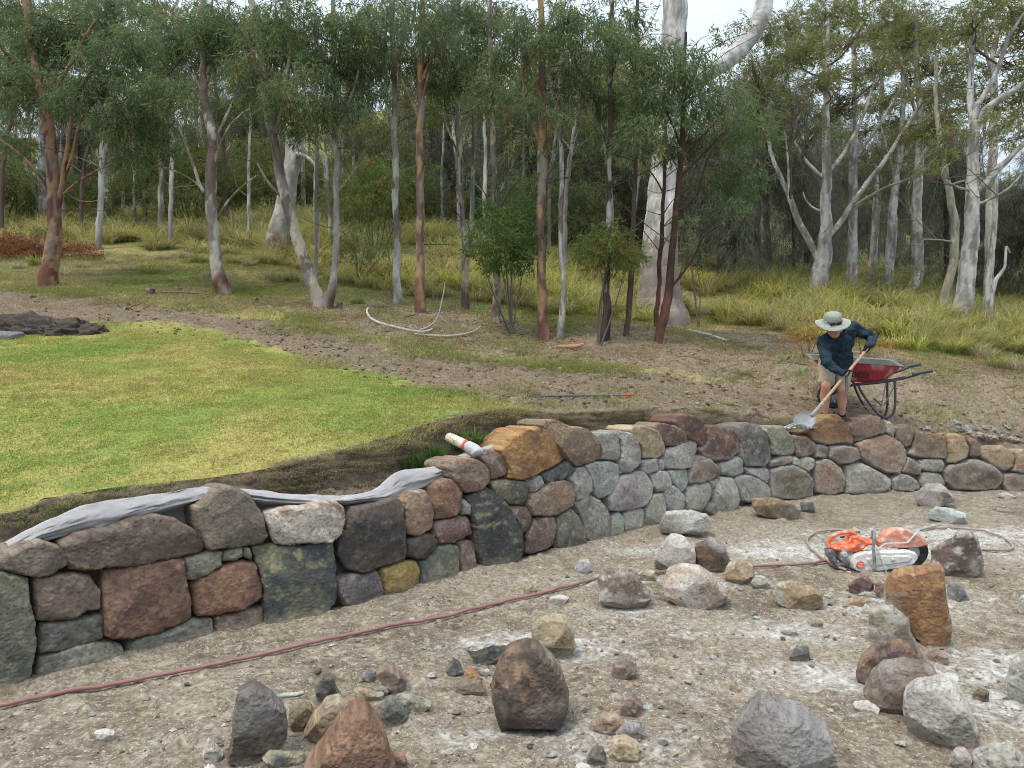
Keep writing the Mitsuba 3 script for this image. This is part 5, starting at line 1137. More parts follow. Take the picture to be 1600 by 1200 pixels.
# ---------------------------------------------------------------- forest behind, from a few kinds
def forest_tree(kind, i):
    r = np.random.default_rng(100 + i)
    m = Mesh()
    if kind == "gum":
        H_ = r.uniform(11, 15)
        ch = np.array([[0, 0, -.4, .22], [r.normal(0, .1), r.normal(0, .1), H_ * .3, .15], [r.normal(0, .3), r.normal(0, .3), H_ * .65, .10], [r.normal(0, .5), r.normal(0, .4), H_ * .95, .03]])
        v, f, c = limb_mesh(ch.ravel(), ("white", "grey", "pale2")[i % 3], 0, r, 8, .25)
        m.add(v, f, c)
        cl = []
        for _ in range(20):
            z = H_ * r.uniform(.30, 1.02)
            w = H_ * .17 * (1.25 - .5 * abs(z / H_ - .65))
            a = r.uniform(0, 6.28)
            rad = w * r.uniform(.2, 1.0)
            cl.append([rad * math.cos(a), rad * math.sin(a), z, r.uniform(.8, 1.35), r.uniform(.45, .8)])
        cl = np.array(cl)
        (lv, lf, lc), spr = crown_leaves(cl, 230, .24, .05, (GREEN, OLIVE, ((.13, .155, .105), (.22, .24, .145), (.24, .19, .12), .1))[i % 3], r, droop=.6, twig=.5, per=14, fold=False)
        q = curve(ch, .3)
        for c_ in cl:
            j = q[np.argmin(np.abs(q[:, 2] - (c_[2] - 1.2)))]
            twig_lines(m, [j[:3]], [c_[:3]], max(.02, j[3] * .35), (.2, .18, .165), r, sag=-.05, sides=5)
    elif kind == "oak":                                             # she-oak: fine grey-green needles that hang
        H_ = r.uniform(6, 8.5)
        ch = np.array([[0, 0, -.4, .17], [r.normal(0, .1), 0, H_ * .35, .12], [r.normal(0, .2), 0, H_ * .9, .03]])
        v, f, c = limb_mesh(ch.ravel(), "brn", 0, r, 7, .25)
        m.add(v, f, c * .55)
        cl = np.array([[(H_ * .26 * (1.1 - .75 * t)) * math.cos(a) * u, (H_ * .26 * (1.1 - .75 * t)) * math.sin(a) * u, H_ * (.10 + .86 * t), H_ * .125, H_ * .115]
                       for t, a, u in zip(r.uniform(0, 1, 34) ** .8, r.uniform(0, 6.28, 34), r.uniform(.3, 1, 34))])
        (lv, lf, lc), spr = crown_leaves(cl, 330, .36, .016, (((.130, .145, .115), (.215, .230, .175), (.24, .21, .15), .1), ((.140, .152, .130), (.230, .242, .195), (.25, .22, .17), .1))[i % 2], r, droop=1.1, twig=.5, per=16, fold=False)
    else:                                                           # understorey shrub
        H_ = r.uniform(2.2, 3.6)
        for _ in range(5):
            twig_lines(m, [np.array([r.normal(0, .1), r.normal(0, .1), -.2])], [np.array([r.normal(0, .5), r.normal(0, .4), H_ * r.uniform(.6, .9)])], .03, (.12, .10, .09), r, sag=0, sides=5)
        cl = np.array([[r.normal(0, H_ * .22), r.normal(0, H_ * .2), H_ * u, H_ * .20, H_ * .15] for u in r.uniform(.3, .95, 12)])
        (lv, lf, lc), spr = crown_leaves(cl, 800, .12, .03, (GREEN, ((.13, .175, .065), (.24, .28, .095), (.36, .29, .11), .1), OLIVE)[i % 3], r, droop=.4, twig=.3, per=14, fold=False)
    gid = f"{ {'gum': 'forest_gum_kind', 'oak': 'she_oak_kind', 'shrub': 'shrub_kind'}[kind]}_{i + 1}"
    scene[gid] = {"type": "shapegroup", "trunk": m.dict("matte_skin"), "crown": Mesh().add(lv, lf, lc).dict("leaf_skin")}
    return gid


gums = [forest_tree("gum", i) for i in range(5)]
oaks = [forest_tree("oak", i) for i in range(4)]
shrubs = [forest_tree("shrub", i) for i in range(4)]
_fr = np.random.default_rng(17)


def stand(name, group_ids, u, d, s, label, cat, group=None):
    k = numbered(name)
    x = (u - 800) / 1180 * d
    z = float(hill(x, d))
    scene[k] = {"type": "instance", "group": {"type": "ref", "id": group_ids[_fr.integers(len(group_ids))]}, "to_world": T().translate([x, d, z - .1]).rotate([0, 0, 1], float(_fr.uniform(0, 360))).scale(s)}
    tag(k, label, cat, group)
    return k


# thin stems deeper in the forest
def pole(i):
    r = np.random.default_rng(300 + i)
    H_ = r.uniform(6.5, 9)
    ch = np.array([[0, 0, -.4, .085], [r.normal(0, .15), 0, H_ * .3, .06], [r.normal(0, .3), r.normal(0, .2), H_ * .65, .04], [r.normal(0, .5), 0, H_, .012]])
    v, f, c = limb_mesh(ch.ravel(), ("white", "grey", "brn", "whit")[i % 4], 0, r, 8, .2)
    m = Mesh().add(v, f, c)
    q = curve(ch, .2)
    cl = np.array([[r.normal(0, .5), r.normal(0, .5), H_ * u, r.uniform(.5, .85), r.uniform(.3, .5)] for u in r.uniform(.6, 1.02, 8)])
    for c_ in cl:
        j = q[np.argmin(np.abs(q[:, 2] - (c_[2] - .9)))]
        twig_lines(m, [j[:3]], [c_[:3]], .02, (.22, .20, .185), r, sag=-.05, sides=5)
    for _ in range(9):                                              # bare side branches
        j = q[r.integers(len(q) // 5, len(q) * 3 // 4)]
        d = np.array([r.normal(), r.normal() * .6, r.uniform(.3, 1.2)])
        twig_lines(m, [j[:3]], [j[:3] + d / np.linalg.norm(d) * r.uniform(.6, 1.8)], .014, (.28, .26, .24), r, sag=.05, sides=4, wob=.12)
    (lv, lf, lc), _s = crown_leaves(cl, 600, .16, .03, (GREEN, OLIVE)[i % 2], r, droop=.5, twig=.3, per=14, fold=False)
    gid = f"thin_gum_kind_{i + 1}"
    scene[gid] = {"type": "shapegroup", "trunk": m.dict("matte_skin"), "crown": Mesh().add(lv, lf, lc).dict("leaf_skin")}
    return gid


poles = [pole(i) for i in range(6)]
for i in range(44):
    u = -40 + 1120 * ((i * .618034 + .17) % 1)
    stand("thin_gum", poles, u, 19.5 + 11 * ((i * .437) % 1), _fr.uniform(.7, 1.1), "thin bare stemmed gum in the undergrowth of the forest edge", "tree", "thin gums at the forest edge")
for i in range(10):
    u = 1110 + 500 * ((i * .618034 + .17) % 1)
    stand("thin_gum", poles, u, 24 + 8 * ((i * .437) % 1), _fr.uniform(.6, .8), "thin stem between the white gums at the right", "tree", "thin stems between the white gums")
# she-oaks: the dark mass behind the right stand, and the greyish ones behind the middle of the row
for u, d, s in [(1090, 24, .75), (1142, 22.5, .72), (1205, 25, .82), (1260, 29, .8), (1330, 31, .85), (1400, 32, .8), (1480, 27, .7), (1550, 25, .62), (1610, 24, .62), (1660, 24, .7), (1180, 33, 1.0), (1300, 37, .9), (1440, 38, .9)]:
    stand("she_oak", oaks, u, d, s, "dark drooping she-oak in the thicket behind the white gums at the right", "tree", "she-oaks behind the white gums")
for u, d, s in [(835, 27, .95), (700, 30, .95), (890, 31, 1.0), (760, 34, 1.05), (960, 28, .9), (640, 33, .9), (550, 32, .85), (1010, 30, 1.0), (400, 31, .8), (230, 30, .75), (120, 29, .8), (330, 34, .9)]:
    stand("she_oak", oaks, u, d, s, "grey green she-oak in the forest behind the row of near gums", "tree", "she-oaks behind the near gums")
KIND_TOP = {g: float(np.max(meshkit.WRITTEN[scene[g]["crown"]["filename"]][0][:, 2])) for g in gums + oaks}


def stand_to(name, group_ids, u, d, top, label, cat, group):
    """A tree whose top reaches the given elevation (height over distance, seen from eye level)."""
    k = numbered(name)
    x = (u - 800) / 1180 * d
    z = float(hill(x, d))
    gid = group_ids[_fr.integers(len(group_ids))]
    s = max(.3, (1.6 + top * d - z) / KIND_TOP[gid])
    scene[k] = {"type": "instance", "group": {"type": "ref", "id": gid}, "to_world": T().translate([x, d, z - .1]).rotate([0, 0, 1], float(_fr.uniform(0, 360))).scale([s * 1.05, s * 1.05, s])}
    tag(k, label, cat, group)


for i in range(34):
    u = -60 + 1150 * ((i * .618034) % 1)
    d = 27 + 26 * ((i * .381 + .13) % 1)
    stand_to("forest_gum", gums, u, d, _fr.uniform(.28, .42) - .06 * (u > 700), "tall gum in the far forest on the slope behind the clearing", "tree", "gums of the far forest")
for i in range(12):
    u = 1100 + 560 * ((i * .618034) % 1)
    d = 34 + 20 * ((i * .381 + .13) % 1)
    stand_to("forest_gum", gums, u, d, _fr.uniform(.20, .285), "gum in the forest behind the white gums at the right", "tree", "gums behind the white gums")
for i in range(34):
    u = -40 + 1120 * ((i * .618034 + .3) % 1)
    d = 22 + 11 * ((i * .47 + .21) % 1)
    stand("forest_shrub", shrubs, u, d, _fr.uniform(.7, 1.15), "low leafy shrub in the undergrowth at the forest edge", "shrub", "shrubs at the forest edge")
# beyond them the forest reads as one mass
far_ids = gums + oaks[:2]
for i in range(110):
    u = -250 + 2150 * ((i * .618034 + .11) % 1)
    d = 50 + 36 * ((i * .377) % 1)
    x = (u - 800) / 1180 * d
    gid = far_ids[i % len(far_ids)]
    scene[f"far_forest__{i + 1:03d}"] = {"type": "instance", "group": {"type": "ref", "id": gid}, "to_world": T().translate([x, d, float(hill(x, d)) - .2]).rotate([0, 0, 1], (i * 77) % 360).scale((1.6 + (.29 if u < 1050 else .225) * _fr.uniform(.85, 1.12) * d - float(hill(x, d))) / KIND_TOP[gid])}
tag("far_forest", "distant forest on the hill", "forest", kind="stuff")
# ---------------------------------------------------------------- shrubs, heaps and what lies on the ground
rng = np.random.default_rng(31)


def bush(name, label, cat, stem, clumps, tones, per_m2=1500, L=.11, W=.02, droop=.3, stem_r=.018, scol=(.13, .105, .09)):
    k = numbered(name)
    tag(k, label, cat)
    cl = np.array(clumps, float)
    (v, f, c), spr = crown_leaves(cl, per_m2, L, W, tones, rng, droop=droop, twig=.22, per=14)
    Mesh().add(v, f, c).put(f"{k}__crown", "leaf_skin")
    labels[f"{k}__crown"] = {"kind": "stuff"}
    m = Mesh()
    foot = np.array([stem[0], stem[1], float(on_hill(stem[0], stem[1])) - .1])
    for q in cl:
        twig_lines(m, [foot], [q[:3]], stem_r, scol, rng, sag=.04, sides=6, wob=.04)
    m.put(f"{k}__stem", "matte_skin")


def px_clumps(lst, d, jit=.4):
    return [[(u - 800) / 1180 * dd, dd, 1.6 - (v - 575) / 1180 * dd, ru * dd / 1180, rv * dd / 1180] for u, v, ru, rv in lst for dd in [d + rng.uniform(-jit, jit)]]


FRESH = ((.085, .150, .052), (.16, .24, .085), (.24, .22, .07), .08)
BRIGHT = ((.11, .165, .055), (.19, .235, .080), (.36, .24, .08), .16)
bush("sapling", "dark green bushy sapling in front of the row, left of the stout red brown gum", "sapling", (0.0, 13.3), px_clumps([(790, 335, 34, 28), (765, 365, 26, 26), (812, 365, 26, 28), (785, 395, 34, 24), (825, 395, 18, 18), (752, 392, 14, 14)], 13.4), FRESH, 4200)
bush("sapling", "small round bright green sapling around the blackened gum stem", "sapling", (1.48, 12.9), px_clumps([(950, 365, 24, 16), (930, 388, 24, 18), (968, 388, 26, 18), (948, 400, 40, 14), (990, 400, 14, 10)], 12.95), BRIGHT, 4200)
bush("young_tree", "light olive young tree crown in the forest between two near gums", "tree", (-3.2, 20.5), px_clumps([(600, 185, 34, 22), (570, 215, 34, 24), (630, 215, 32, 26), (600, 240, 44, 24), (560, 245, 24, 18)], 20.5, .8), ((.14, .15, .075), (.20, .23, .11), (.3, .24, .1), .08), 1300, .13, .022, .6)
bush("young_tree", "vivid green young tree with orange tips behind the slender whitish gum", "tree", (-3.3, 18.2), px_clumps([(590, 262, 26, 16), (570, 290, 28, 20), (615, 285, 28, 22), (595, 315, 40, 20), (560, 320, 20, 14), (630, 318, 16, 16)], 18.2, .6), BRIGHT, 2600, .13, .022, .6)
bush("bush", "grey green bush hanging behind the gum that leans left", "bush", (-3.4, 16.6), px_clumps([(545, 365, 26, 18), (575, 375, 26, 18), (600, 395, 20, 14), (555, 390, 20, 14)], 16.6), GREEN, 1500)
bush("bush", "dark yellow green bush at the left forest edge near the shaggy white trunk", "bush", (-12.5, 22.5), px_clumps([(150, 318, 26, 18), (130, 330, 20, 14), (185, 305, 16, 20), (165, 330, 24, 14)], 22.8), ((.10, .12, .035), (.18, .18, .05), (.3, .22, .06), .1), 1300)
bush("bush", "green bush at the foot of the giant white trunk, right side", "bush", (4.3, 17.4), px_clumps([(1075, 365, 14, 26), (1082, 395, 14, 18), (1070, 345, 10, 14)], 17.5), GREEN, 1500)
bush("bush", "dark bush low in the shade of the right stand", "bush", (8.7, 20.5), px_clumps([(1395, 430, 30, 22), (1430, 440, 26, 20), (1375, 445, 20, 14)], 20.5), OLIVE, 1200, .13, .02)
ORANGE = ((.36, .19, .065), (.50, .31, .12), (.28, .16, .08), .15)
bush("dry_fern", "dried orange fern behind the hat of the worker", "fern", (4.9, 12.5), px_clumps([(1268, 520, 20, 16), (1290, 512, 14, 12), (1258, 506, 14, 12), (1250, 525, 12, 10)], 12.5, .15), ORANGE, 3000, .07, .016, .2, .008)
bush("dry_fern", "dried orange fern right of the worker's raised elbow", "fern", (5.8, 12.5), px_clumps([(1340, 522, 22, 10), (1362, 530, 16, 9), (1335, 506, 14, 8), (1375, 535, 10, 7)], 12.5, .15), ORANGE, 3000, .07, .016, .2, .008)
RUST = ((.24, .105, .062), (.36, .175, .105), (.17, .085, .06), .2)
bush("bracken_heap", "heap of dead rust red bracken at the left", "bracken", (-11.2, 18.4), px_clumps([(u, v, ru, rv) for u, v, ru, rv in [(-20, 380, 40, 18), (15, 385, 34, 16), (50, 388, 34, 15), (85, 386, 30, 15), (115, 390, 28, 13), (140, 394, 18, 10), (40, 372, 26, 10), (0, 396, 40, 10), (90, 398, 40, 8)]], 18.4, .4), RUST, 2600, .075, .026, .2, .01, (.2, .1, .07))
WEED = ((.25, .34, .11), (.36, .44, .17), (.3, .3, .1), .05)
for lab, u, v, d in (("pale green broad leaved weed left of the worker", 1226, 548, 12.2), ("pale green weed leaf beside the front of the wheelbarrow", 1251, 573, 11.4)):
    x = (u - 800) / 1180 * d
    z = float(on_hill(x, d))
    k = numbered("weed")
    n = 9
    a = rng.uniform(0, 6.28, n)
    dirs = np.stack([np.cos(a), np.sin(a) * .6, rng.uniform(.5, 1.6, n)], 1)
    v_, f_, c_ = leaf_mesh(np.repeat([[x, d, z + .02]], n, 0), dirs, rng.uniform(.12, .24, n), .055, np.array(WEED[1]) * rng.uniform(.7, 1.2, (n, 1)), rng)
    Mesh().add(v_, f_, c_).put(k, "leaf_skin")
    tag(k, lab, "weed")
# green weeds in the trench by the pipe
k = "trench_weed"
m = Mesh()
for _ in range(16):
    t = rng.uniform(0, 1)
    x0, y0 = -.84 + .55 * t + rng.normal(0, .04), 6.22 + .28 * t + rng.normal(0, .06)
    v_, f_, c_ = blades(22, .05, .20, .010, .9, [(.10, .20, .05), (.16, .26, .07), (.08, .15, .04)], seg=3, rng=rng)
    m.add(v_ + [x0, y0, .74 + .22 * t], f_, c_)
m.put(k, "leaf_skin")
tag(k, "fresh green weeds growing in the trench beside the pipe", "weeds", kind="stuff")

# straw and green tussocks on the rough grass between the track and the sedge
tuss = [group_of(f"tussock_kind_{i + 1}", *blades(130, .12, .34, .011, 1.0, c, seg=3, rng=rng)) for i, c in enumerate(([(.50, .43, .28), (.58, .52, .38), (.40, .33, .2)], [(.24, .31, .09), (.34, .36, .12), (.45, .40, .2)]))]
tn = 0
for u, v, kd, s_ in ((98, 432, 0, 1.0), (55, 415, 1, 1.2), (200, 424, 0, .9), (232, 428, 1, 1.1), (175, 412, 0, .8), (128, 418, 0, .8), (390, 415, 0, 1.0), (435, 442, 1, 1.1), (425, 436, 0, 1.2), (455, 440, 1, 1.2), (365, 412, 1, 1.1), (310, 410, 1, 1.2), (290, 402, 0, .9), (250, 405, 0, .8), (330, 432, 0, .8), (150, 432, 0, .7), (265, 440, 1, .6), (30, 420, 0, .9), (560, 474, 1, .8), (590, 480, 0, .7), (1180, 545, 0, .8), (1390, 570, 0, 1.0), (1535, 560, 0, 1.3), (1555, 575, 1, 1.2), (1480, 552, 1, 1.0), (1590, 578, 0, 1.2), (1160, 585, 0, .7), (1140, 632, 0, .45), (1180, 632, 1, .4)):
    dd_ = np.arange(7.0, 24, .05)
    px_, pz_ = (u - 800) / 1180 * dd_, 1.6 - (v - 575) / 1180 * dd_
    i_ = np.argmax(on_hill(px_, dd_) >= pz_)
    k = numbered("grass_tussock")
    scene[k] = {"type": "instance", "group": {"type": "ref", "id": tuss[kd]}, "to_world": T().translate([px_[i_], dd_[i_], float(pz_[i_]) - .03]).rotate([0, 0, 1], float(rng.uniform(0, 360))).scale(s_)}
    tag(k, ("straw coloured grass tussock on the rough grass beyond the track", "green grass tussock on the rough grass beyond the track")[kd], "grass tussock", ("straw tussocks", "green tussocks")[kd] + " beyond the track")

# dark soil heap on the lawn at the left edge
k = "soil_heap"
b = trimesh.creation.icosphere(5, 1.0)
p = b.vertices * [1.15, .42, .17] + [-7.05, 10.9, 0]
base = hill(p[:, 0], p[:, 1])
p[:, 2] = np.maximum(p[:, 2], -.05) + base
nn_ = b.vertices
p = p + nn_ * (.24 * (nz(p, 5, 91, 3) - .45) + .16 * (nz(p, 16, 92, 2) - .5))[:, None]
Mesh().add(p, b.faces, np.array((.068, .056, .048)) * (.5 + 1.1 * nz(p, 22, 93))[:, None]).put(k, "matte_skin")
tag(k, "heap of dark dug soil on the lawn at the left edge", "soil heap")
k = "paving_slab"
mm = rbox(1.0, .30, .07, .02, (-7.2, 10.25, 0)).refine_to_length(.06).to_mesh()
p = mm.vert_properties[:, :3] + 0
p[:, 2] += hill(p[:, 0], p[:, 1]) + .03
Mesh().add(p, mm.tri_verts, np.array((.15, .155, .155)) * (.7 + .6 * nz(p, 18, 94))[:, None]).put(k, "stone_skin", False)
tag(k, "grey slab lying on the lawn in front of the soil heap", "slab")

# clods behind the cloth and along the track
def clods(n, xs, ys, zs, rr, tones):
    b = trimesh.creation.icosphere(1, 1.0)
    V = b.vertices[None] * rr[:, None, None] * rng.uniform(.65, 1.25, (n, len(b.vertices), 1)) * np.array([1, 1, .75])
    V = V + np.stack([xs, ys, zs], 1)[:, None]
    C = np.repeat(np.array(tones)[rng.integers(len(tones), size=n)] * rng.uniform(.6, 1.3, (n, 1)), len(b.vertices), 0)
    return V.reshape(-1, 3), (b.faces[None] + len(b.vertices) * np.arange(n)[:, None, None]).reshape(-1, 3), C


n = 1500
sc_ = np.r_[rng.uniform(1.5, 2.9, 800), rng.uniform(-1, 11, 700)]
pc, _, nc2 = wall_at(sc_)
tt = .22 + (edge_t(sc_) - .34) * rng.uniform(0, 1, n) ** .9
zf = np.minimum(wall_top(sc_) - .16, hill(pc[:, 0] + nc2[:, 0] * edge_t(sc_), pc[:, 1] + nc2[:, 1] * edge_t(sc_)) - np.interp(sc_, [0, 3, 6, 8, 9.5, 11], [.40, .34, .34, .30, .16, .05]))
pile = .10 * np.exp(-((sc_ - 2.2) / .42) ** 2) + .01
v_, f_, c_ = clods(n, pc[:, 0] + nc2[:, 0] * tt, pc[:, 1] + nc2[:, 1] * tt, zf + pile, rng.uniform(.012, .045, n), [(.14, .105, .075), (.19, .145, .10), (.10, .08, .06)])
scene["trench_soil"] = Mesh().add(v_, f_, c_).dict("matte_skin", smooth=False)
tag("trench_soil", "crumbled brown soil in the trench behind the wall", "soil", kind="stuff")
n = 5200
yy = rng.uniform(7.3, 13.5, n)
xx = rng.uniform(-.75, .8, n) * yy
keep = rng.uniform(0, 1, n) < inside(TRACK_AREA, xx, yy, .4) * (.25 + 1.1 * (nz(np.stack([xx * .6, yy, xx * 0], 1), 2.4, 95) > .5))
_d, _i = cKDTree(_pp).query(np.c_[xx, yy])
keep &= ((np.c_[xx, yy] - _pp[_i]) * _nn[_i]).sum(1) - edge_t(_sg[_i]) > .1
xx, yy = xx[keep], yy[keep]
v_, f_, c_ = clods(len(xx), xx, yy, on_hill(xx, yy) + .004, rng.uniform(.012, .035, len(xx)), [(.16, .12, .085), (.21, .16, .115), (.27, .21, .15), (.11, .085, .065)])
scene["track_clods"] = Mesh().add(v_, f_, c_).dict("matte_skin", smooth=False)
tag("track_clods", "broken clods of earth along the vehicle track", "soil", kind="stuff")
n = 90
xx, yy = rng.normal(6.55, .42, n), rng.normal(10.42, .12, n)
v_, f_, c_ = clods(n, xx, yy, on_hill(xx, yy) + .005, rng.uniform(.015, .055, n), [(.26, .28, .28), (.20, .19, .17), (.30, .26, .21), (.15, .13, .11)])
scene["rubble"] = Mesh().add(v_, f_, c_).dict("stone_skin", smooth=False)
tag("rubble", "grey broken rubble on the soil behind the right end of the wall", "rubble", kind="stuff")
# leaf and bark litter under the trees
n = 9000
yy = rng.uniform(9.8, 17, n)
xx = rng.uniform(-.55, .78, n) * yy
keep = rng.uniform(0, 1, n) < np.clip(inside(LITTER_AREA, xx, yy, .6) + .25 * inside(TRACK_AREA, xx, yy, .4), 0, 1) * (1 - inside(LAWN_AREA, xx, yy, .2))
xx, yy = xx[keep], yy[keep]
n = len(xx)
dirs = np.c_[rng.normal(size=(n, 2)), rng.normal(0, .18, n)]
big_ = rng.uniform(0, 1, n) < .08
v_, f_, c_ = leaf_mesh(np.c_[xx, yy, on_hill(xx, yy) + rng.uniform(.004, .03, n)], dirs, np.where(big_, rng.uniform(.2, .5, n), rng.uniform(.05, .13, n)), np.where(big_, .02, .02), np.array([(.24, .17, .12), (.33, .26, .19), (.17, .12, .09), (.42, .37, .30), (.28, .15, .09)])[rng.integers(5, size=n)] * rng.uniform(.7, 1.2, (n, 1)), rng)
Mesh().add(v_, f_, c_).put("leaf_litter", "leaf_skin")
tag("leaf_litter", "fallen leaves, twigs and bark strips under the gums", "leaf litter", kind="stuff")


def lying(name, label, cat, pts, r, col, lift=.03):
    """A branch along the ground: (u, d, extra height, radius factor)."""
    k = numbered(name)
    p = np.array([[x, y, float(on_hill(x, y)) + lift + h, r * f] for x, y, h, f in pts])
    q = curve(p, .06)
    v, f = tube(q[:, :3], q[:, 3], 7, True, .15, 5)
    Mesh().add(v, f, np.array(col) * (.65 + .7 * nz(v, 20, 96))[:, None]).put(k, "matte_skin")
    tag(k, label, cat)


lying("fallen_branch", "pale curved fallen branch below the slender gums", "branch", [(-2.62, 13.75, .05, .6), (-2.45, 13.1, 0, .9), (-1.95, 12.65, 0, 1), (-1.5, 12.55, 0, 1), (-1.35, 12.75, .02, .6)], .026, (.42, .39, .36))
lying("fallen_branch", "second pale fallen branch, right of the curved one", "branch", [(-1.6, 12.35, 0, .7), (-1.1, 12.45, 0, 1), (-.75, 12.75, .02, .8), (-.55, 13.2, .05, .5)], .022, (.38, .35, .32))
lying("fallen_branch", "grey upright stick rising from the curved fallen branch", "branch", [(-1.55, 12.6, 0, 1), (-1.3, 12.9, .15, .8), (-1.2, 13.1, .5, .5), (-1.17, 13.2, .75, .3)], .018, (.33, .31, .29))
lying("bark_strip", "white bark strip lying right of the giant trunk", "bark", [(3.45, 14.9, .02, .5), (3.7, 14.4, 0, 1), (3.95, 13.9, 0, .6)], .035, (.50, .48, .45))
lying("bark_strip", "orange brown bark piece at the foot of the stout gum", "bark", [(.75, 12.65, .02, .6), (1.0, 12.6, .03, 1.1), (1.2, 12.75, .03, .7)], .035, (.40, .24, .14))
lying("fallen_branch", "thin brown stick on the grass right of the leftmost gum", "branch", [(-6.6, 14.2, .02, 1), (-6.1, 14.15, .04, .8), (-5.5, 14.1, .02, .5)], .016, (.2, .14, .11))
for lab, x, y, h, r in (("short cut stump on the grass between the two left gums", -6.75, 14.1, .16, .10), ("low broken stump left of the second near gum", -6.45, 14.6, .10, .09), ("small grey stump right of the second near gum", -4.75, 14.0, .12, .06), ("dark stump between the leaning gum and the curved branch", -3.2, 14.0, .14, .07)):
    k = numbered("tree_stump")
    z = float(on_hill(x, y))
    r, h = r * .75, h * .8
    v, f = tube(np.array([[x, y, z - .1], [x, y, z + h * .5], [x + .01, y, z + h]]), [r * 1.25, r, r * .95], 16, True, .18, 3)
    c = blend((.12, .095, .08), (.33, .27, .20), (v[:, 2] > z + h * .97) * 1.0) * (.7 + .6 * nz(v, 20, 97))[:, None]
    Mesh().add(v, f, c).put(k, "matte_skin", smooth=35) if False else Mesh().add(v, f, c).put(k, "matte_skin", False)
    tag(k, lab, "stump")

# ---------------------------------------------------------------- cloth, pipe, hoses, rake
ct, cl_ = pairs(CLOTH_TOP, 3), pairs(CLOTH_LOW, 3)
top, low = curve(ct, .02), None
q = np.linspace(0, 1, len(top))
ks = np.r_[0, np.cumsum(np.linalg.norm(np.diff(ct, axis=0), axis=1))]
low = np.stack([np.interp(q * ks[-1], ks, cl_[:, j]) for j in range(3)], 1)
top = np.stack([np.interp(q * ks[-1], ks, ct[:, j]) for j in range(3)], 1)
sm = lambda a: np.stack([np.convolve(np.pad(a[:, j], 5, mode="edge"), np.ones(11) / 11, "valid") for j in range(3)], 1)
top, low = sm(top), sm(low)
_d, _i = cKDTree(_pp).query(low[:, :2])
nb = np.c_[_nn[_i], np.zeros(len(low))]
R_ = []
for a in np.linspace(0, 1, 15):                                      # visible front fold
    p = low + (top - low) * a
    p = p - nb * (.045 * math.sin(a * math.pi) + .035)
    R_.append(p)
for a in np.linspace(.1, 1, 7):                                      # turned back over the edge
    R_.append(top + nb * .10 * a - UP * .22 * a ** 1.6)
R_ = [low + nb * .07 - UP * h for h in (.34, .22, .12, .04)] + R_   # hangs down behind the top stones
G_ = np.array(R_)
wr = nz(np.stack([np.broadcast_to(q * ks[-1] * 2.2, G_.shape[:2]), np.broadcast_to(np.arange(len(R_))[:, None] * .30, G_.shape[:2]), G_[..., 2] * 0], -1), 1.5, 98, 4) - .5
cr_ = np.abs(nz(np.stack([np.broadcast_to(q * ks[-1] * 5, G_.shape[:2]) + np.arange(len(R_))[:, None] * .35, np.broadcast_to(np.arange(len(R_))[:, None] * .22, G_.shape[:2]), G_[..., 2] * 0], -1), 1.3, 108, 3) - .5)
G_ = G_ - nb[None] * (wr * .07 - cr_ * .045)[..., None] + UP * (.03 * (nz(G_, 6, 99, 3) - .5))[..., None]
m = Mesh().add(G_.reshape(-1, 3), grid_mesh(*G_.shape[:2]), np.array((.315, .31, .315)) * (.72 + .34 * nz(G_.reshape(-1, 3), 14, 100, 4) + .2 * nz(G_.reshape(-1, 3) * [1, 1, 4], 40, 107, 2))[:, None])
m.put("filter_cloth", "matte_skin")
tag("filter_cloth", "pale grey geotextile cloth folded along the back of the wall", "cloth")

def at(u, v, d):
    return np.array([(u - 800) / 1180 * d, d, 1.6 - (v - 575) / 1180 * d])


tag("drain_pipe", "white plastic drain pipe with a red band in the trench behind the wall", "pipe")
pp_ = curve(np.array([at(702, 684, 6.42), at(718, 691, 6.30), at(730, 697, 6.22)]), .02)
v, f = tube(pp_, .043, 20, False)
vi, fi = tube(pp_, .037, 20, False)
m = Mesh().add(v, f, np.array((.66, .60, .47)) * (.8 + .35 * nz(v, 16, 101))[:, None]).add(vi, fi[:, ::-1], (.10, .085, .07))
k0 = np.arange(20)
m.f.append(np.stack([k0, (k0 + 1) % 20, (k0 + 1) % 20 + len(v)], 1)), m.f.append(np.stack([k0, (k0 + 1) % 20 + len(v), k0 + len(v)], 1))
m.put("drain_pipe__tube", "paint_skin")
v, f = tube(curve(np.array([at(726, 695, 6.25), at(731, 697.5, 6.215)]), .01), .0455, 20)
Mesh().add(v, f, (.55, .10, .07)).put("drain_pipe__band", "paint_skin", False)
v, f = tube(curve(np.array([at(731, 697.5, 6.215), at(738, 701, 6.16), at(744, 705, 6.11), at(747, 711, 6.08)]), .02), .049, 20)
Mesh().add(v, f, np.array((.42, .43, .44)) * (.85 + .3 * nz(v, 16, 102))[:, None]).put("drain_pipe__elbow", "paint_skin")


def hose(key, xy, r, col, label, lift=.0, heights=None):
    p = pairs(xy)
    z = yard_z(p[:, 0], p[:, 1]) + r * 1.1 + lift
    if heights is not None:
        z = z + np.array(heights)
    q = curve(np.c_[p, z], .03)
    if heights is None:
        q[:, 2] = yard_z(q[:, 0], q[:, 1]) + r * .9 + .012
    q[:, :2] += .012 * np.stack([nz(np.c_[q[:, :2], q[:, :1] * 0], 3, 103 + j, 2) - .5 for j in range(2)], 1)
    v, f = tube(q, r, 12)
    Mesh().add(v, f, np.array(col) * (.72 + .5 * nz(v, 12, 105, 4))[:, None]).put(key, "paint_skin")
    tag(key, label, "hose")


hose("garden_hose", HOSE, .0108, (.27, .135, .125), "long dusty red hose running across the yard to the saw")
hose("garden_hose_001", HOSE_LOOP, .0108, (.34, .25, .225), "pinkish hose looped round the rear end of the saw")
hose("garden_hose_002", HOSE_FAR, .0108, (.32, .24, .21), "pinkish hose loop behind the boulder beside the saw blade")

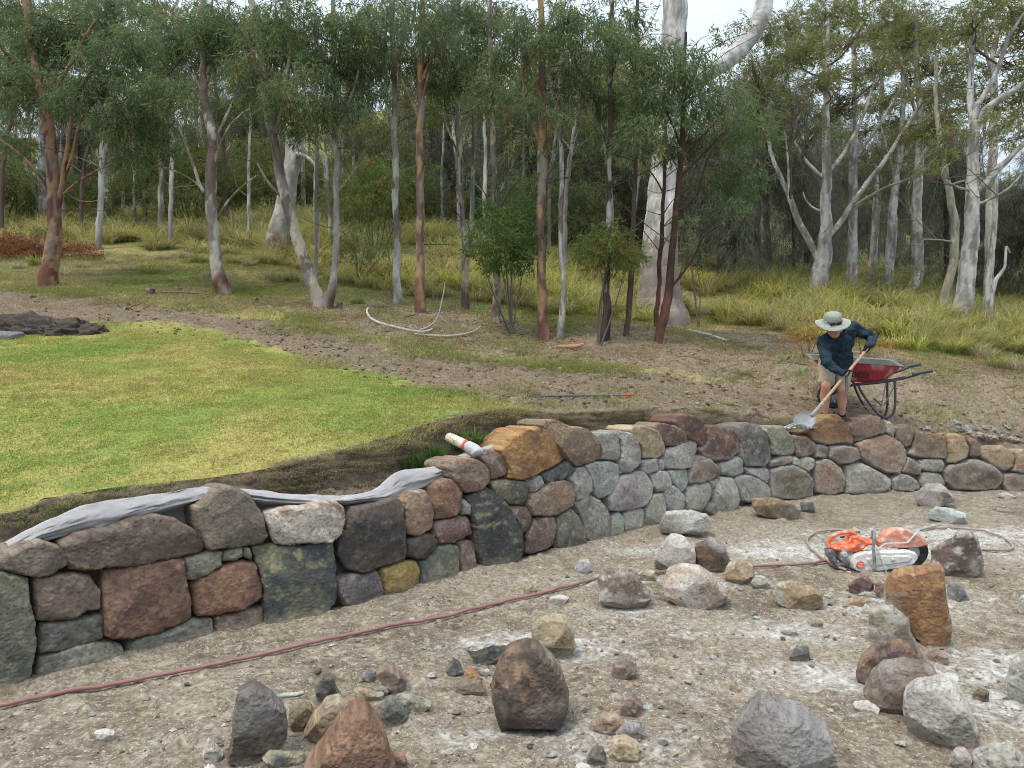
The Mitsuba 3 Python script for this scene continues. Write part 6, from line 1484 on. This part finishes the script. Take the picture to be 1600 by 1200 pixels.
# rake on the grass
tag("garden_rake", "garden rake with dark blue handle and red end lying beyond the lawn's tip", "rake")
ra, rb = np.array([.22, 8.45]), np.array([1.50, 9.32])
ra, rb = np.r_[ra, float(on_hill(*ra)) + .05], np.r_[rb, float(on_hill(*rb)) + .05]
ax = (rb - ra) / np.linalg.norm(rb - ra)
v, f = tube(np.array([ra + ax * .12, ra + ax * .7, rb - ax * .2]), .014, 10)
Mesh().add(v, f, (.10, .125, .16)).put("garden_rake__handle", "paint_skin")
v, f = tube(np.array([rb - ax * .2, rb]), .0155, 10)
Mesh().add(v, f, (.50, .09, .07)).put("garden_rake__grip", "paint_skin", False)
sd = np.cross(ax, UP)
sd /= np.linalg.norm(sd)
m = Mesh()
v, f = tube(np.array([ra - sd * .2, ra + sd * .2]), .010, 8)
m.add(v, f, (.13, .115, .10))
for s_ in (-.12, .12):
    v, f = tube(curve(np.array([ra + ax * .14, ra + ax * .06 + sd * s_ * .7, ra + sd * s_]), .02), .007, 6)
    m.add(v, f, (.13, .115, .10))
for i in range(13):
    o = ra + sd * (-.19 + .38 * i / 12)
    v, f = tube(np.array([o, o - ax * .02 + UP * .03, o - ax * .035 + UP * .075]), [.006, .005, .002], 6)
    m.add(v, f, (.15, .13, .11))
m.put("garden_rake__rake_head", "paint_skin")
# ---------------------------------------------------------------- cut-off saw beside the boulders: drawn in its own side view, then given depth
tag("cutoff_saw", "dusty orange and white petrol cut-off saw with a black cutting disc", "saw")
SY = 6.02
rng = np.random.default_rng(77)


def SP(cx, cy, y=0.0):
    return np.array([2.237 + cx * .001144, SY + y, .5576 - cy * .001144])


def saw_part(key, pts, y, front, back, rim, col, dusty=.5, skin="paint_skin", step=.008):
    poly = np.array([[SP(*p)[0], SP(*p)[2]] for p in pts])
    vv, ff, dd = slab(poly, front, back, rim, step, rng, (), rough=.02)
    w3 = np.c_[vv[:, 0], SY + y - vv[:, 1], vv[:, 2]]
    c = blend(np.tile(col, (len(w3), 1)), (.60, .60, .585), dusty * sstep(.36, .80, nz(w3 + 3, 30, 110, 4) + .12 * (nz(w3, 60, 111) - .5)))
    Mesh().add(w3, ff, c * (.85 + .25 * nz(w3, 40, 112))[:, None]).put(f"cutoff_saw__{key}", skin)


def saw_tube(key, pts, r, col, sides=12, dusty=.3):
    q = curve(np.array([SP(*p) for p in pts]), .012)
    v, f = tube(q, r, sides)
    c = blend(np.tile(col, (len(v), 1)), (.6, .6, .585), dusty * sstep(.45, .65, nz(v, 20, 113, 3)))
    Mesh().add(v, f, c).put(f"cutoff_saw__{key}", "paint_skin")


ORG = (.72, .125, .035)
saw_part("housing", [(400, 250), (440, 245), (500, 278), (545, 285), (590, 290), (560, 312), (520, 320), (480, 348), (420, 372), (330, 372), (262, 352), (250, 320), (300, 318), (395, 305)], .03, .085, .09, .03, ORG, .45)
saw_tube("rear_handle", [(255, 345), (252, 308), (285, 258), (330, 240), (400, 232), (440, 252)], .017, ORG, 12, .5)
saw_tube("trigger_guard", [(262, 340), (320, 318), (395, 300), (410, 262)], .014, ORG, 12, .5)
saw_part("engine", [(300, 362), (395, 352), (408, 372), (395, 430), (350, 455), (318, 430)], .02, .07, .09, .015, (.24, .23, .22), .5)
saw_part("rear_foot", [(232, 350), (262, 340), (332, 478), (312, 492), (285, 470), (240, 400)], .0, .035, .06, .012, (.10, .105, .11), .5)
saw_part("base_plate", [(328, 488), (420, 478), (545, 488), (600, 492), (590, 508), (430, 512), (335, 504)], .0, .09, .12, .012, (.035, .035, .038), .3)
saw_part("belt_guard", [(375, 420), (398, 375), (470, 352), (640, 346), (780, 345), (828, 360), (840, 395), (805, 440), (700, 470), (560, 490), (430, 495), (386, 472)], -.045, .045, .05, .009, (.62, .62, .605), .25)
saw_part("cover_rib", [(470, 392), (600, 372), (760, 372), (795, 395), (770, 420), (640, 442), (500, 452)], -.088, .012, .01, .01, (.60, .60, .59), .3)
c0 = SP(434, 441, -.094)
ang = np.linspace(0, 2 * np.pi, 28, endpoint=False)
saw_part("round_emblem", [(434 + 31 * math.cos(a), 441 + 31 * math.sin(a)) for a in ang], -.088, .008, .01, .004, (.62, .14, .07), .35, step=.005)
for j, (dy_, w_) in enumerate(((-8, 17), (2, 20), (12, 15))):
    v, f = tube(np.array([SP(434 - w_, 441 + dy_, -.0975), SP(434 + w_, 441 + dy_ - 5, -.0975)]), .0022, 6)
    Mesh().add(v, f, (.70, .45, .38)).put(numbered("cutoff_saw__emblem_stripe"), "paint_skin")
saw_part("cover_bolt", [(655 + 15 * math.cos(a), 405 + 15 * math.sin(a)) for a in ang[::3]], -.098, .012, .01, .004, (.45, .45, .45), .2, step=.005)
# blade guard, disc and hub
arc = [(600, 342), (606, 300), (630, 258), (670, 224), (715, 208), (760, 204), (815, 212), (850, 240), (880, 252), (918, 270), (945, 305), (956, 326), (905, 338), (840, 346), (720, 350)]
saw_part("blade_guard", arc, .035, .045, .055, .016, (.62, .21, .13), .9)
a = np.linspace(0, 2 * np.pi, 72, endpoint=False)
saw_part("cutting_disc", [(852 + 108 * math.cos(t), 372 + 108 * math.sin(t)) for t in a], .03, .004, .004, .003, (.030, .030, .032), .12, step=.008)
saw_part("disc_flange", [(846 + 50 * math.cos(t), 378 + 50 * math.sin(t)) for t in a[::2]], .02, .012, .012, .006, (.30, .32, .33), .3)
saw_tube("front_handle", [(515, 522, -.10), (516, 470, -.12), (515, 400, -.13), (508, 310, -.13), (522, 248, -.11), (545, 226, -.05), (572, 228, .03), (592, 256, .08), (585, 295, .09)], .0125, (.14, .145, .155), 12, .35)
saw_tube("water_arm", [(560, 350, -.06), (640, 305, -.04), (780, 300, -.03), (820, 270, -.02), (885, 215, 0)], .007, (.46, .47, .47), 10, .3)
saw_tube("support_wire", [(556, 345, -.10), (572, 400, -.115), (590, 455, -.115), (606, 500, -.11), (602, 524, -.10)], .006, (.52, .52, .51), 8, .3)
saw_part("fuel_cap", [(340 + 26 * math.cos(t), 376 + 22 * math.sin(t)) for t in ang], -.045, .02, .03, .008, (.42, .41, .40), .4, step=.006)
saw_tube("hose_coupling", [(335, 495, -.07), (375, 497, -.08)], .013, (.62, .16, .07), 10, .3)
saw_tube("fuel_line", [(372, 410, -.05), (362, 450, -.075), (380, 490, -.08), (440, 508, -.085)], .005, (.04, .04, .045), 8, .1)
v, f = tube(curve(np.array([SP(885, 215), SP(1000, 216, .1), SP(1130, 214, .2)]), .02), .0095, 10)
Mesh().add(v, f, (.33, .33, .33)).put("cutoff_saw__water_tube", "paint_skin")

# ---------------------------------------------------------------- wheelbarrow behind the worker
tag("wheelbarrow", "red tub wheelbarrow with dark frame and handles behind the worker", "wheelbarrow")
WC = np.array([4.40, 10.42, float(on_hill(4.40, 10.42)) + .17])
HE = np.array([5.60, 10.10, 1.612])
axl = (HE - WC) * [1, 1, 0]
LEN = np.linalg.norm(axl)
axl /= LEN
sdl = np.array([-axl[1], axl[0], 0])                                 # away from the camera


def WB(l, s, z):
    return WC * [1, 1, 0] + axl * (l - .05) + sdl * s + UP * (z + .15 * s)


def bar(key, pts, r, col, sides=10):
    q = curve(np.array([WB(*p) for p in pts]), .03)
    v, f = tube(q, r, sides)
    Mesh().add(v, f, np.array(col) * (.75 + .5 * nz(v, 15, 120, 3))[:, None]).put(numbered(f"wheelbarrow__{key}"), "paint_skin")


FR = (.045, .050, .056)
# tub: outer and inner shells
def ring(l0, l1, w0, w1, z0, z1, n=10, rr=.07):
    g = shapely.Polygon([(l0, -w0), (l1, -w1), (l1, w1), (l0, w0)]).buffer(-rr).buffer(rr, quad_segs=5)
    pts = np.array([g.exterior.interpolate(t, normalized=True).coords[0] for t in np.linspace(0, 1, 64, endpoint=False)])
    k = np.argmin(np.hypot(pts[:, 0] - l0, pts[:, 1] + w0))
    pts = np.roll(pts, -k, 0)
    z = z0 + (z1 - z0) * (pts[:, 0] - l0) / (l1 - l0)
    return np.array([WB(a, b, c) for (a, b), c in zip(pts, z)])


rz = [ring(.10, .66, .15, .17, 1.45, 1.42), ring(.02, .72, .19, .21, 1.50, 1.47), ring(-.12, .82, .26, .28, 1.65, 1.58), ring(-.22, .88, .30, .32, 1.755, 1.665), ring(-.245, .905, .325, .345, 1.762, 1.672),
      ring(-.245, .905, .325, .345, 1.745, 1.655)]
inner = [ring(-.20, .86, .285, .305, 1.752, 1.662), ring(-.10, .80, .245, .265, 1.66, 1.59), ring(.04, .70, .17, .19, 1.515, 1.485)]


def loft(rings, cap0, cap1):
    n = len(rings[0])
    v = np.vstack(rings)
    j = np.arange(n)
    f = np.vstack([np.stack([k * n + j, k * n + (j + 1) % n, (k + 1) * n + (j + 1) % n, (k + 1) * n + j], 1) for k in range(len(rings) - 1)])
    f = np.vstack([f[:, [0, 1, 2]], f[:, [0, 2, 3]]])
    for use, ofs, rv in ((cap0, 0, 1), (cap1, (len(rings) - 1) * n, 0)):
        if use:
            c = len(v)
            v = np.vstack([v, v[ofs:ofs + n].mean(0)])
            t = np.stack([np.full(n, c), ofs + j, ofs + (j + 1) % n], 1)
            f = np.vstack([f, t[:, ::-1] if rv else t])
    return v, f


v, f = loft(rz[:4], True, False)
sc = nz(v, 9, 121, 4)
Mesh().add(v, f, blend(np.tile((.36, .030, .055), (len(v), 1)), (.52, .33, .33), sstep(.56, .68, sc))).put("wheelbarrow__tub", "paint_skin", False)
v, f = loft([rz[3], rz[4], rz[5]] [:2] + [inner[0]], False, False)
Mesh().add(v, f, (.13, .14, .13)).put("wheelbarrow__rim", "paint_skin", False)
v, f = loft(inner, False, True)
Mesh().add(v, f, np.array((.11, .118, .10)) * (.7 + .5 * nz(v, 14, 122))[:, None]).put("wheelbarrow__lining", "matte_skin", False)
for s_ in (-1, 1):
    bar("rail", [(0, s_ * .06, WC[2]), (.28, s_ * .14, 1.385), (.62, s_ * .20, 1.44), (.95, s_ * .255, 1.52), (LEN - .14, s_ * .285, 1.578)], .021, FR)
    bar("grip", [(LEN - .24, s_ * .285, 1.562), (LEN, s_ * .29, 1.612)], .025, (.055, .060, .066))
    gz_ = float(on_hill(*WB(.72, s_ * .22, 0)[:2])) + .015 - .15 * s_ * .22
    bar("leg", [(.36, s_ * .17, 1.40), (.52, s_ * .20, gz_ + .16), (.62, s_ * .215, gz_ + .04), (.70, s_ * .22, gz_), (.78, s_ * .225, gz_ + .05), (.81, s_ * .23, gz_ + .2), (.80, s_ * .235, 1.485)], .016, FR)
    bar("brace", [(.80, s_ * .235, 1.40), (.70, s_ * .10, gz_ + .14)], .009, (.30, .31, .31), 8)
bar("cross_bar", [(.64, -.215, 1.14), (.64, .215, 1.14)], .010, FR)
# wheel
t = np.linspace(0, 2 * np.pi, 41)
v, f = tube(np.array([WC + axl * .135 * math.cos(a) + UP * .135 * math.sin(a) for a in t]), .043, 12, False)
Mesh().add(v, f, np.array((.030, .030, .031)) * (.7 + .9 * nz(v, 14, 123))[:, None]).put("wheelbarrow__wheel", "matte_skin")
v, f = tube(np.array([WC - sdl * .075, WC + sdl * .075]), .022, 12)
Mesh().add(v, f, (.50, .50, .49)).put("wheelbarrow__wheel__hub", "paint_skin")
for a in np.arange(6) * np.pi / 3:
    v, f = tube(np.array([WC - sdl * .02 + (axl * math.cos(a) + UP * math.sin(a)) * r for r in (.018, .105)]), .009, 8)
    Mesh().add(v, f, (.52, .52, .51)).put(numbered("wheelbarrow__wheel__spoke"), "paint_skin")
# lettering on the near side of the tub
p00, p10 = WB(.17, -.233, 1.58), WB(.80, -.262, 1.535)
p01 = WB(.17, -.268, 1.66)
ex = (p10 - p00) / np.linalg.norm(p10 - p00)
ez = p01 - p00
ez -= ex * (ez @ ex)
ez /= np.linalg.norm(ez)
en = np.cross(ex, ez)
tmx = meshkit.text_mesh("sabco", .075, .004, True)
tv = tmx.vertices
tv = tv * [1.25, 1.3, 1]
org = WB(.115, -.236, 1.53)
fw = org + tv[:, :1] * ex + tv[:, 1:2] * ez + (tv[:, 2:3] + .006) * en
Mesh().add(fw, tmx.faces, (.045, .02, .025)).put("wheelbarrow__lettering", "paint_skin", False)

# ---------------------------------------------------------------- the worker with his shovel
tag("person", "person in dark blue shirt, khaki shorts and wide sun hat bending over a shovel", "person")
DD = -.2


def J(u, v, d):
    return at(u, v, d + DD)


gz1 = float(on_hill(*J(1289, 655, 10.0)[:2])) - .02
hipL, hipR = J(1293, 574, 10.22), J(1317, 575, 10.22)
kneL, kneR = J(1290, 604, 9.95), J(1316, 609, 9.95)
ankL, ankR = J(1289.5, 650, 10.05), J(1315.5, 652, 10.05)
pel = (hipL + hipR) / 2
shL, shR = J(1287, 533, 9.90), J(1333, 512, 10.0)
cheste = (shL + shR) / 2 + np.array([0, .03, -.06])
neck = J(1309, 516, 9.86)
head = J(1302.5, 512, 9.72)
elL, wrL = J(1292, 567, 9.70), J(1314, 582, 9.62)
elR, wrR = J(1363, 528, 10.02), J(1358, 540, 9.76)


def fuse(chains, edge=.018, it=8, seg=14):
    parts = []
    for ch in chains:
        for (p, r), (q, s) in zip(ch[:-1], ch[1:]):
            parts.append(hull_of([(p, r), (q, s)], seg))
    m = manifold3d.Manifold.batch_boolean(parts, manifold3d.OpType.Add).refine_to_length(edge).to_mesh()
    tm = trimesh.Trimesh(m.vert_properties[:, :3], m.tri_verts, process=True)
    trimesh.smoothing.filter_taubin(tm, .5, .53, it)
    return np.array(tm.vertices), np.array(tm.faces)


L_ = lambda a, b, t: a + (b - a) * t
bodych = [
    [(ankL, .040), (L_(ankL, kneL, .3), .043), (L_(ankL, kneL, .66) + [0, .022, 0], .064), (kneL + [0, -.012, 0], .056), (L_(kneL, hipL, .5), .074), (hipL, .09)],
    [(ankR, .040), (L_(ankR, kneR, .3), .043), (L_(ankR, kneR, .66) + [0, .022, 0], .064), (kneR + [0, -.012, 0], .056), (L_(kneR, hipR, .5), .074), (hipR, .09)],
    [(pel, .10), (L_(pel, cheste, .5), .10), (cheste, .09), (neck, .058), (head, .07)],
    [(cheste, .08), (shL, .05), (elL, .034), (wrL, .028)], [(cheste, .08), (shR, .05), (elR, .034), (wrR, .028)],
    [(head, .088), (head + np.array([0, -.012, -.05]), .074), (head + np.array([.0, -.035, -.085]), .050), (head + np.array([0, -.058, -.105]), .030)],
    [(head + np.array([0, -.085, -.035]), .016), (head + np.array([0, -.105, -.052]), .014)],
    [(head + np.array([-.088, 0, -.02]), .02), (head + np.array([-.088, .01, .01]), .022)], [(head + np.array([.088, 0, -.02]), .02), (head + np.array([.088, .01, .01]), .022)],
]
v, f = fuse(bodych, .014, 6)
skin = np.array((.50, .27, .20))
c = skin * (.85 + .25 * nz(v, 14, 130, 3))[:, None]
c = blend(c, (.42, .16, .12), sstep(.03, .0, np.abs(v[:, 2] - kneL[2])) * .25 * (v[:, 2] < pel[2]))
mouth = head + np.array([.0, -.088, -.088])
c = blend(c, (.30, .11, .095), np.exp(-(((v - mouth) / [.026, .03, .007]) ** 2).sum(1)))
for ex_ in (-.034, .034):
    c = blend(c, (.05, .035, .03), np.exp(-(((v - head - np.array([ex_, -.083, -.012])) / [.016, .03, .008]) ** 2).sum(1)))
beard = ((v - head)[:, 2] < -.06) & ((v - head)[:, 2] > -.16) & (v[:, 1] < head[1] + .02) & (np.abs(v[:, 0] - head[0]) < .09)
c = blend(c, (.24, .15, .115), beard * .35)
Mesh().add(v, f, c).put("person__body", "matte_skin")
# shirt
hem = pel + np.array([0, -.03, .02])
sh = [
    [(hem + [-.075, 0, 0], .135), (L_(pel, cheste, .55) + [-.06, 0, 0], .14), (shL + [.05, .03, -.04], .115)],
    [(hem + [.075, 0, 0], .135), (L_(pel, cheste, .55) + [.06, 0, 0], .14), (shR + [-.06, .03, -.05], .115)],
    [(hem, .14), (cheste, .165)], [(cheste, .15), (neck + [0, .02, -.01], .072)], [(neck + [0, .03, -.03], .075), (shR, .084)], [(neck + [0, .03, -.03], .075), (shL, .084)],
    [(shL + [.05, .03, -.04], .115), (shL, .082)], [(shR + [-.06, .03, -.05], .115), (shR, .082)],
    [(shL, .080), (L_(shL, elL, .5), .070), (elL, .060), (L_(elL, wrL, .5), .054), (wrL, .046)],
    [(shR, .080), (L_(shR, elR, .5), .070), (elR, .062), (L_(elR, wrR, .5), .054), (wrR, .046)],
]
v, f = fuse(sh, .016, 5)
tm = trimesh.Trimesh(v, f, process=False)
fold = nz(v * [1, 1, 1.7], 9, 131, 3) - .5
v = v + tm.vertex_normals * (fold * .075 + .016 * (nz(v, 24, 132, 2) - .5))[:, None]
c = np.array((.022, .042, .062)) * (.75 + .6 * nz(v, 22, 133, 3))[:, None]
front = v[:, 1] < cheste[1]
for dx in (-.075, .085):                                            # chest pockets
    pk = L_(pel, cheste, .72) + np.array([dx, 0, .02])
    d2 = np.maximum(np.abs(v[:, 0] - pk[0]) / .055, np.abs(v[:, 2] - pk[2]) / .06)
    c = blend(c, (.014, .026, .040), front * np.exp(-((d2 - 1) / .12) ** 2) * .9)
Mesh().add(v, f, c).put("person__shirt", "matte_skin")
m = Mesh()                                                          # placket and collar
col_ = curve(np.array([neck + [-.075, -.05, -.02], neck + [-.03, -.095, -.05], neck + [.03, -.095, -.05], neck + [.085, -.04, -.01], neck + [.07, .06, .02], neck + [-.06, .05, .01], neck + [-.075, -.05, -.02]]), .02)
v, f = tube(col_, .022, 8, False)
m.add(v, f, (.020, .038, .056)).put("person__shirt__collar", "matte_skin")
# shorts
sho = []
for hp_, kn in ((hipL, kneL), (hipR, kneR)):
    sho.append([(hp_ + [0, .0, .02], .125), (L_(hp_, kn, .35), .108), (L_(hp_, kn, .74), .098)])
sho.append([(hipL + [0, 0, .06], .115), (hipR + [0, 0, .06], .115)])
v, f = fuse(sho, .016, 5)
tm = trimesh.Trimesh(v, f, process=False)
v = v + tm.vertex_normals * (.030 * (nz(v * [1.6, 1.6, .7], 12, 134, 3) - .5))[:, None]
Mesh().add(v, f, np.array((.33, .28, .205)) * (.8 + .4 * nz(v, 16, 135))[:, None]).put("person__shorts", "matte_skin")
# socks and boots
for i, a_ in enumerate((ankL, ankR)):
    v, f = fuse([[(a_ + [0, 0, .035], .051), (a_ + [0, 0, -.05], .052)]], .012, 4)
    Mesh().add(v, f, (.018, .020, .026)).put(numbered("person__sock"), "matte_skin")
    toe = np.array([-.03 if i == 0 else .04, -.17, 0])
    gz_ = min(float(on_hill(a_[0], a_[1])), a_[2] - .10)
    b_ = np.array([a_[0], a_[1], gz_])
    v, f = fuse([[(a_ + [0, .0, -.03], .06), (b_ + [0, .03, .05], .055), (b_ + toe * .55 + [0, 0, .05], .055), (b_ + toe + [0, 0, .04], .045)]], .014, 5)
    Mesh().add(v, f, np.array((.075, .062, .050)) * (.7 + .6 * nz(v, 22, 136))[:, None]).put(numbered("person__boot"), "matte_skin")
# shovel: shaft, socket, blade
TOP, BOT = J(1356, 543.5, 9.76), J(1268, 650, 9.50)
sdir = (BOT - TOP) / np.linalg.norm(BOT - TOP)
tag("shovel", "long wooden handled shovel held by the worker, its blade in wet mortar", "shovel")
v, f = tube(np.array([TOP - sdir * .04, L_(TOP, BOT, .4), L_(TOP, BOT, .78)]), .017, 12, True, .03)
Mesh().add(v, f, np.array((.50, .38, .25)) * (.8 + .4 * nz(v * [1, 1, .4], 30, 140))[:, None]).put("shovel__shaft", "matte_skin")
v, f = tube(np.array([L_(TOP, BOT, .76), L_(TOP, BOT, .9), BOT]), [.020, .021, .026], 12)
Mesh().add(v, f, np.array((.40, .37, .33)) * (.7 + .6 * nz(v, 30, 141))[:, None]).put("shovel__socket", "stone_skin")
TIP = J(1244, 666, 9.46)
bd = (TIP - BOT)
bl_ = np.linalg.norm(bd) * 1.12
bd /= np.linalg.norm(bd)
bn = np.array([0.1, -.75, .66])
bn -= bd * (bn @ bd)
bn /= np.linalg.norm(bn)
bs = np.cross(bn, bd)
uu, ww = np.meshgrid(np.linspace(0, 1, 15), np.linspace(-1, 1, 15), indexing="ij")
hw = .115 * np.where(uu < .55, np.clip(.55 + uu * 1.4, 0, 1), np.sqrt(np.clip(1 - ((uu - .55) / .47) ** 2, 0.02, 1)))
bp = BOT - bd * .02 + uu[..., None] * bl_ * bd + (ww * hw)[..., None] * bs + (.030 * ww ** 2 * (1 - .4 * uu))[..., None] * bn
both = np.vstack([bp.reshape(-1, 3), bp.reshape(-1, 3) - bn * .004])
gm = grid_mesh(15, 15)
Mesh().add(both, np.vstack([gm, gm[:, ::-1] + 225]), np.array((.22, .245, .25)) * (.75 + .45 * nz(both, 18, 142, 4))[:, None]).put("shovel__blade", "paint_skin")
# gloves: palm, four fingers curled round the shaft, thumb
def glove(center, wrist):
    a = sdir
    to = wrist - center
    to = to - a * (to @ a)
    to /= np.linalg.norm(to)
    b = np.cross(a, to)
    R = .027
    ch = []
    for i in range(4):
        o = center + a * (-.036 + .024 * i)
        angs = np.radians(np.linspace(25, 250 + (10, 0, -8, -30)[i], 6))
        ch.append([(o + (to * math.cos(t) + b * math.sin(t)) * R, .0105 - .0004 * i) for t in angs])
    palm = [(center + to * .030 + a * (-.034), .018), (center + to * .034 + a * .034, .018), (center + to * .060, .024), (wrist, .030)]
    angs = np.radians(np.linspace(-10, -150, 5))
    ch.append([(center + to * .04 - a * .03, .015)] + [(center - a * (.045 + .008 * k) + (to * math.cos(t) + b * math.sin(t)) * R, .0115) for k, t in enumerate(angs)])
    ch += [[palm[0], palm[2], palm[3]], [palm[1], palm[2]], [palm[0], palm[1]]]
    v, f = fuse(ch, .006, 3, 10)
    Mesh().add(v, f, np.array((.030, .030, .034)) * (.7 + .7 * nz(v, 50, 143))[:, None]).put(numbered("person__glove"), "matte_skin")


glove(L_(TOP, BOT, .395), wrL)
glove(L_(TOP, BOT, .02), wrR)
# hat: crown, band and brim, tilted forwards
hc = head + np.array([-.004, .015, .062])
tilt = math.radians(23)
hx, hy, hz_ = np.array([.985, 0, .17]), None, np.array([-.15, -math.sin(tilt), math.cos(tilt)])
hz_ /= np.linalg.norm(hz_)
hx = hx - hz_ * (hx @ hz_)
hx /= np.linalg.norm(hx)
hy = np.cross(hz_, hx)
prof = [(.205, -.012), (.207, -.006), (.19, .000), (.15, .012), (.118, .018), (.108, .03), (.106, .07), (.098, .105), (.078, .128), (.045, .140), (.0, .143)]
prof = [(.203, -.016), (.15, .004), (.115, .012)][:2] + prof
th = np.linspace(0, 2 * np.pi, 48, endpoint=False)
rings = []
for r_, z_ in prof:
    w = 1 + .04 * np.cos(2 * th)
    dz = .018 * np.cos(2 * th + .6) * (r_ / .2) ** 2
    rings.append(hc + (r_ * 1.0 * np.cos(th))[:, None] * hx + (r_ * 1.08 * w * np.sin(th))[:, None] * hy + (z_ + dz)[:, None] * hz_)
v, f = loft(rings[2:], False, False)
Mesh().add(v, f, np.array((.29, .32, .275)) * (.85 + .3 * nz(v, 18, 145))[:, None]).put("person__hat", "matte_skin")
v, f = tube(np.array([hc + .110 * math.cos(t) * hx + .118 * math.sin(t) * hy + .030 * hz_ for t in np.linspace(0, 2 * np.pi, 33)]), .009, 8, False)
Mesh().add(v, f, (.27, .28, .25)).put("person__hat__band", "matte_skin")
m = Mesh()
for s_ in (-1, 1):                                                  # sunglasses pushed up on the hat
    o = hc + hx * (.040 * s_ - .02) - hy * .128 + hz_ * .035
    gl = rbox(.066, .012, .038, .006).refine_to_length(.012).to_mesh()
    g_ = gl.vert_properties[:, :3]
    m.add(o + g_[:, :1] * hx + g_[:, 1:2] * hy + g_[:, 2:3] * hz_, gl.tri_verts, (.012, .012, .014))
v, f = tube(np.array([hc + hx * (-.10) - hy * .06 + hz_ * .045, hc + hx * (-.06) - hy * .125 + hz_ * .045, hc + hx * .02 - hy * .134 + hz_ * .045, hc + hx * .085 - hy * .07 + hz_ * .045]), .005, 6)
m.add(v, f, (.012, .012, .014)).put("person__sunglasses", "paint_skin")
# wet mortar and crushed stone beside the blade
n = 260
o = rng.normal(0, 1, (n, 2)) * [.10, .05]
cx, cy = TIP[0] + .02, TIP[1] + .02
v_, f_, c_ = clods(n, cx + o[:, 0], cy + o[:, 1], TIP[2] - .02 + .05 * np.exp(-(o[:, 0] / .1) ** 2) * rng.uniform(0, 1, n), rng.uniform(.006, .018, n), [(.34, .37, .37), (.26, .29, .30), (.42, .43, .42)])
scene["crushed_stone"] = Mesh().add(v_, f_, c_).dict("stone_skin", smooth=False)
tag("crushed_stone", "blue grey crushed stone under the shovel blade", "gravel", kind="stuff")
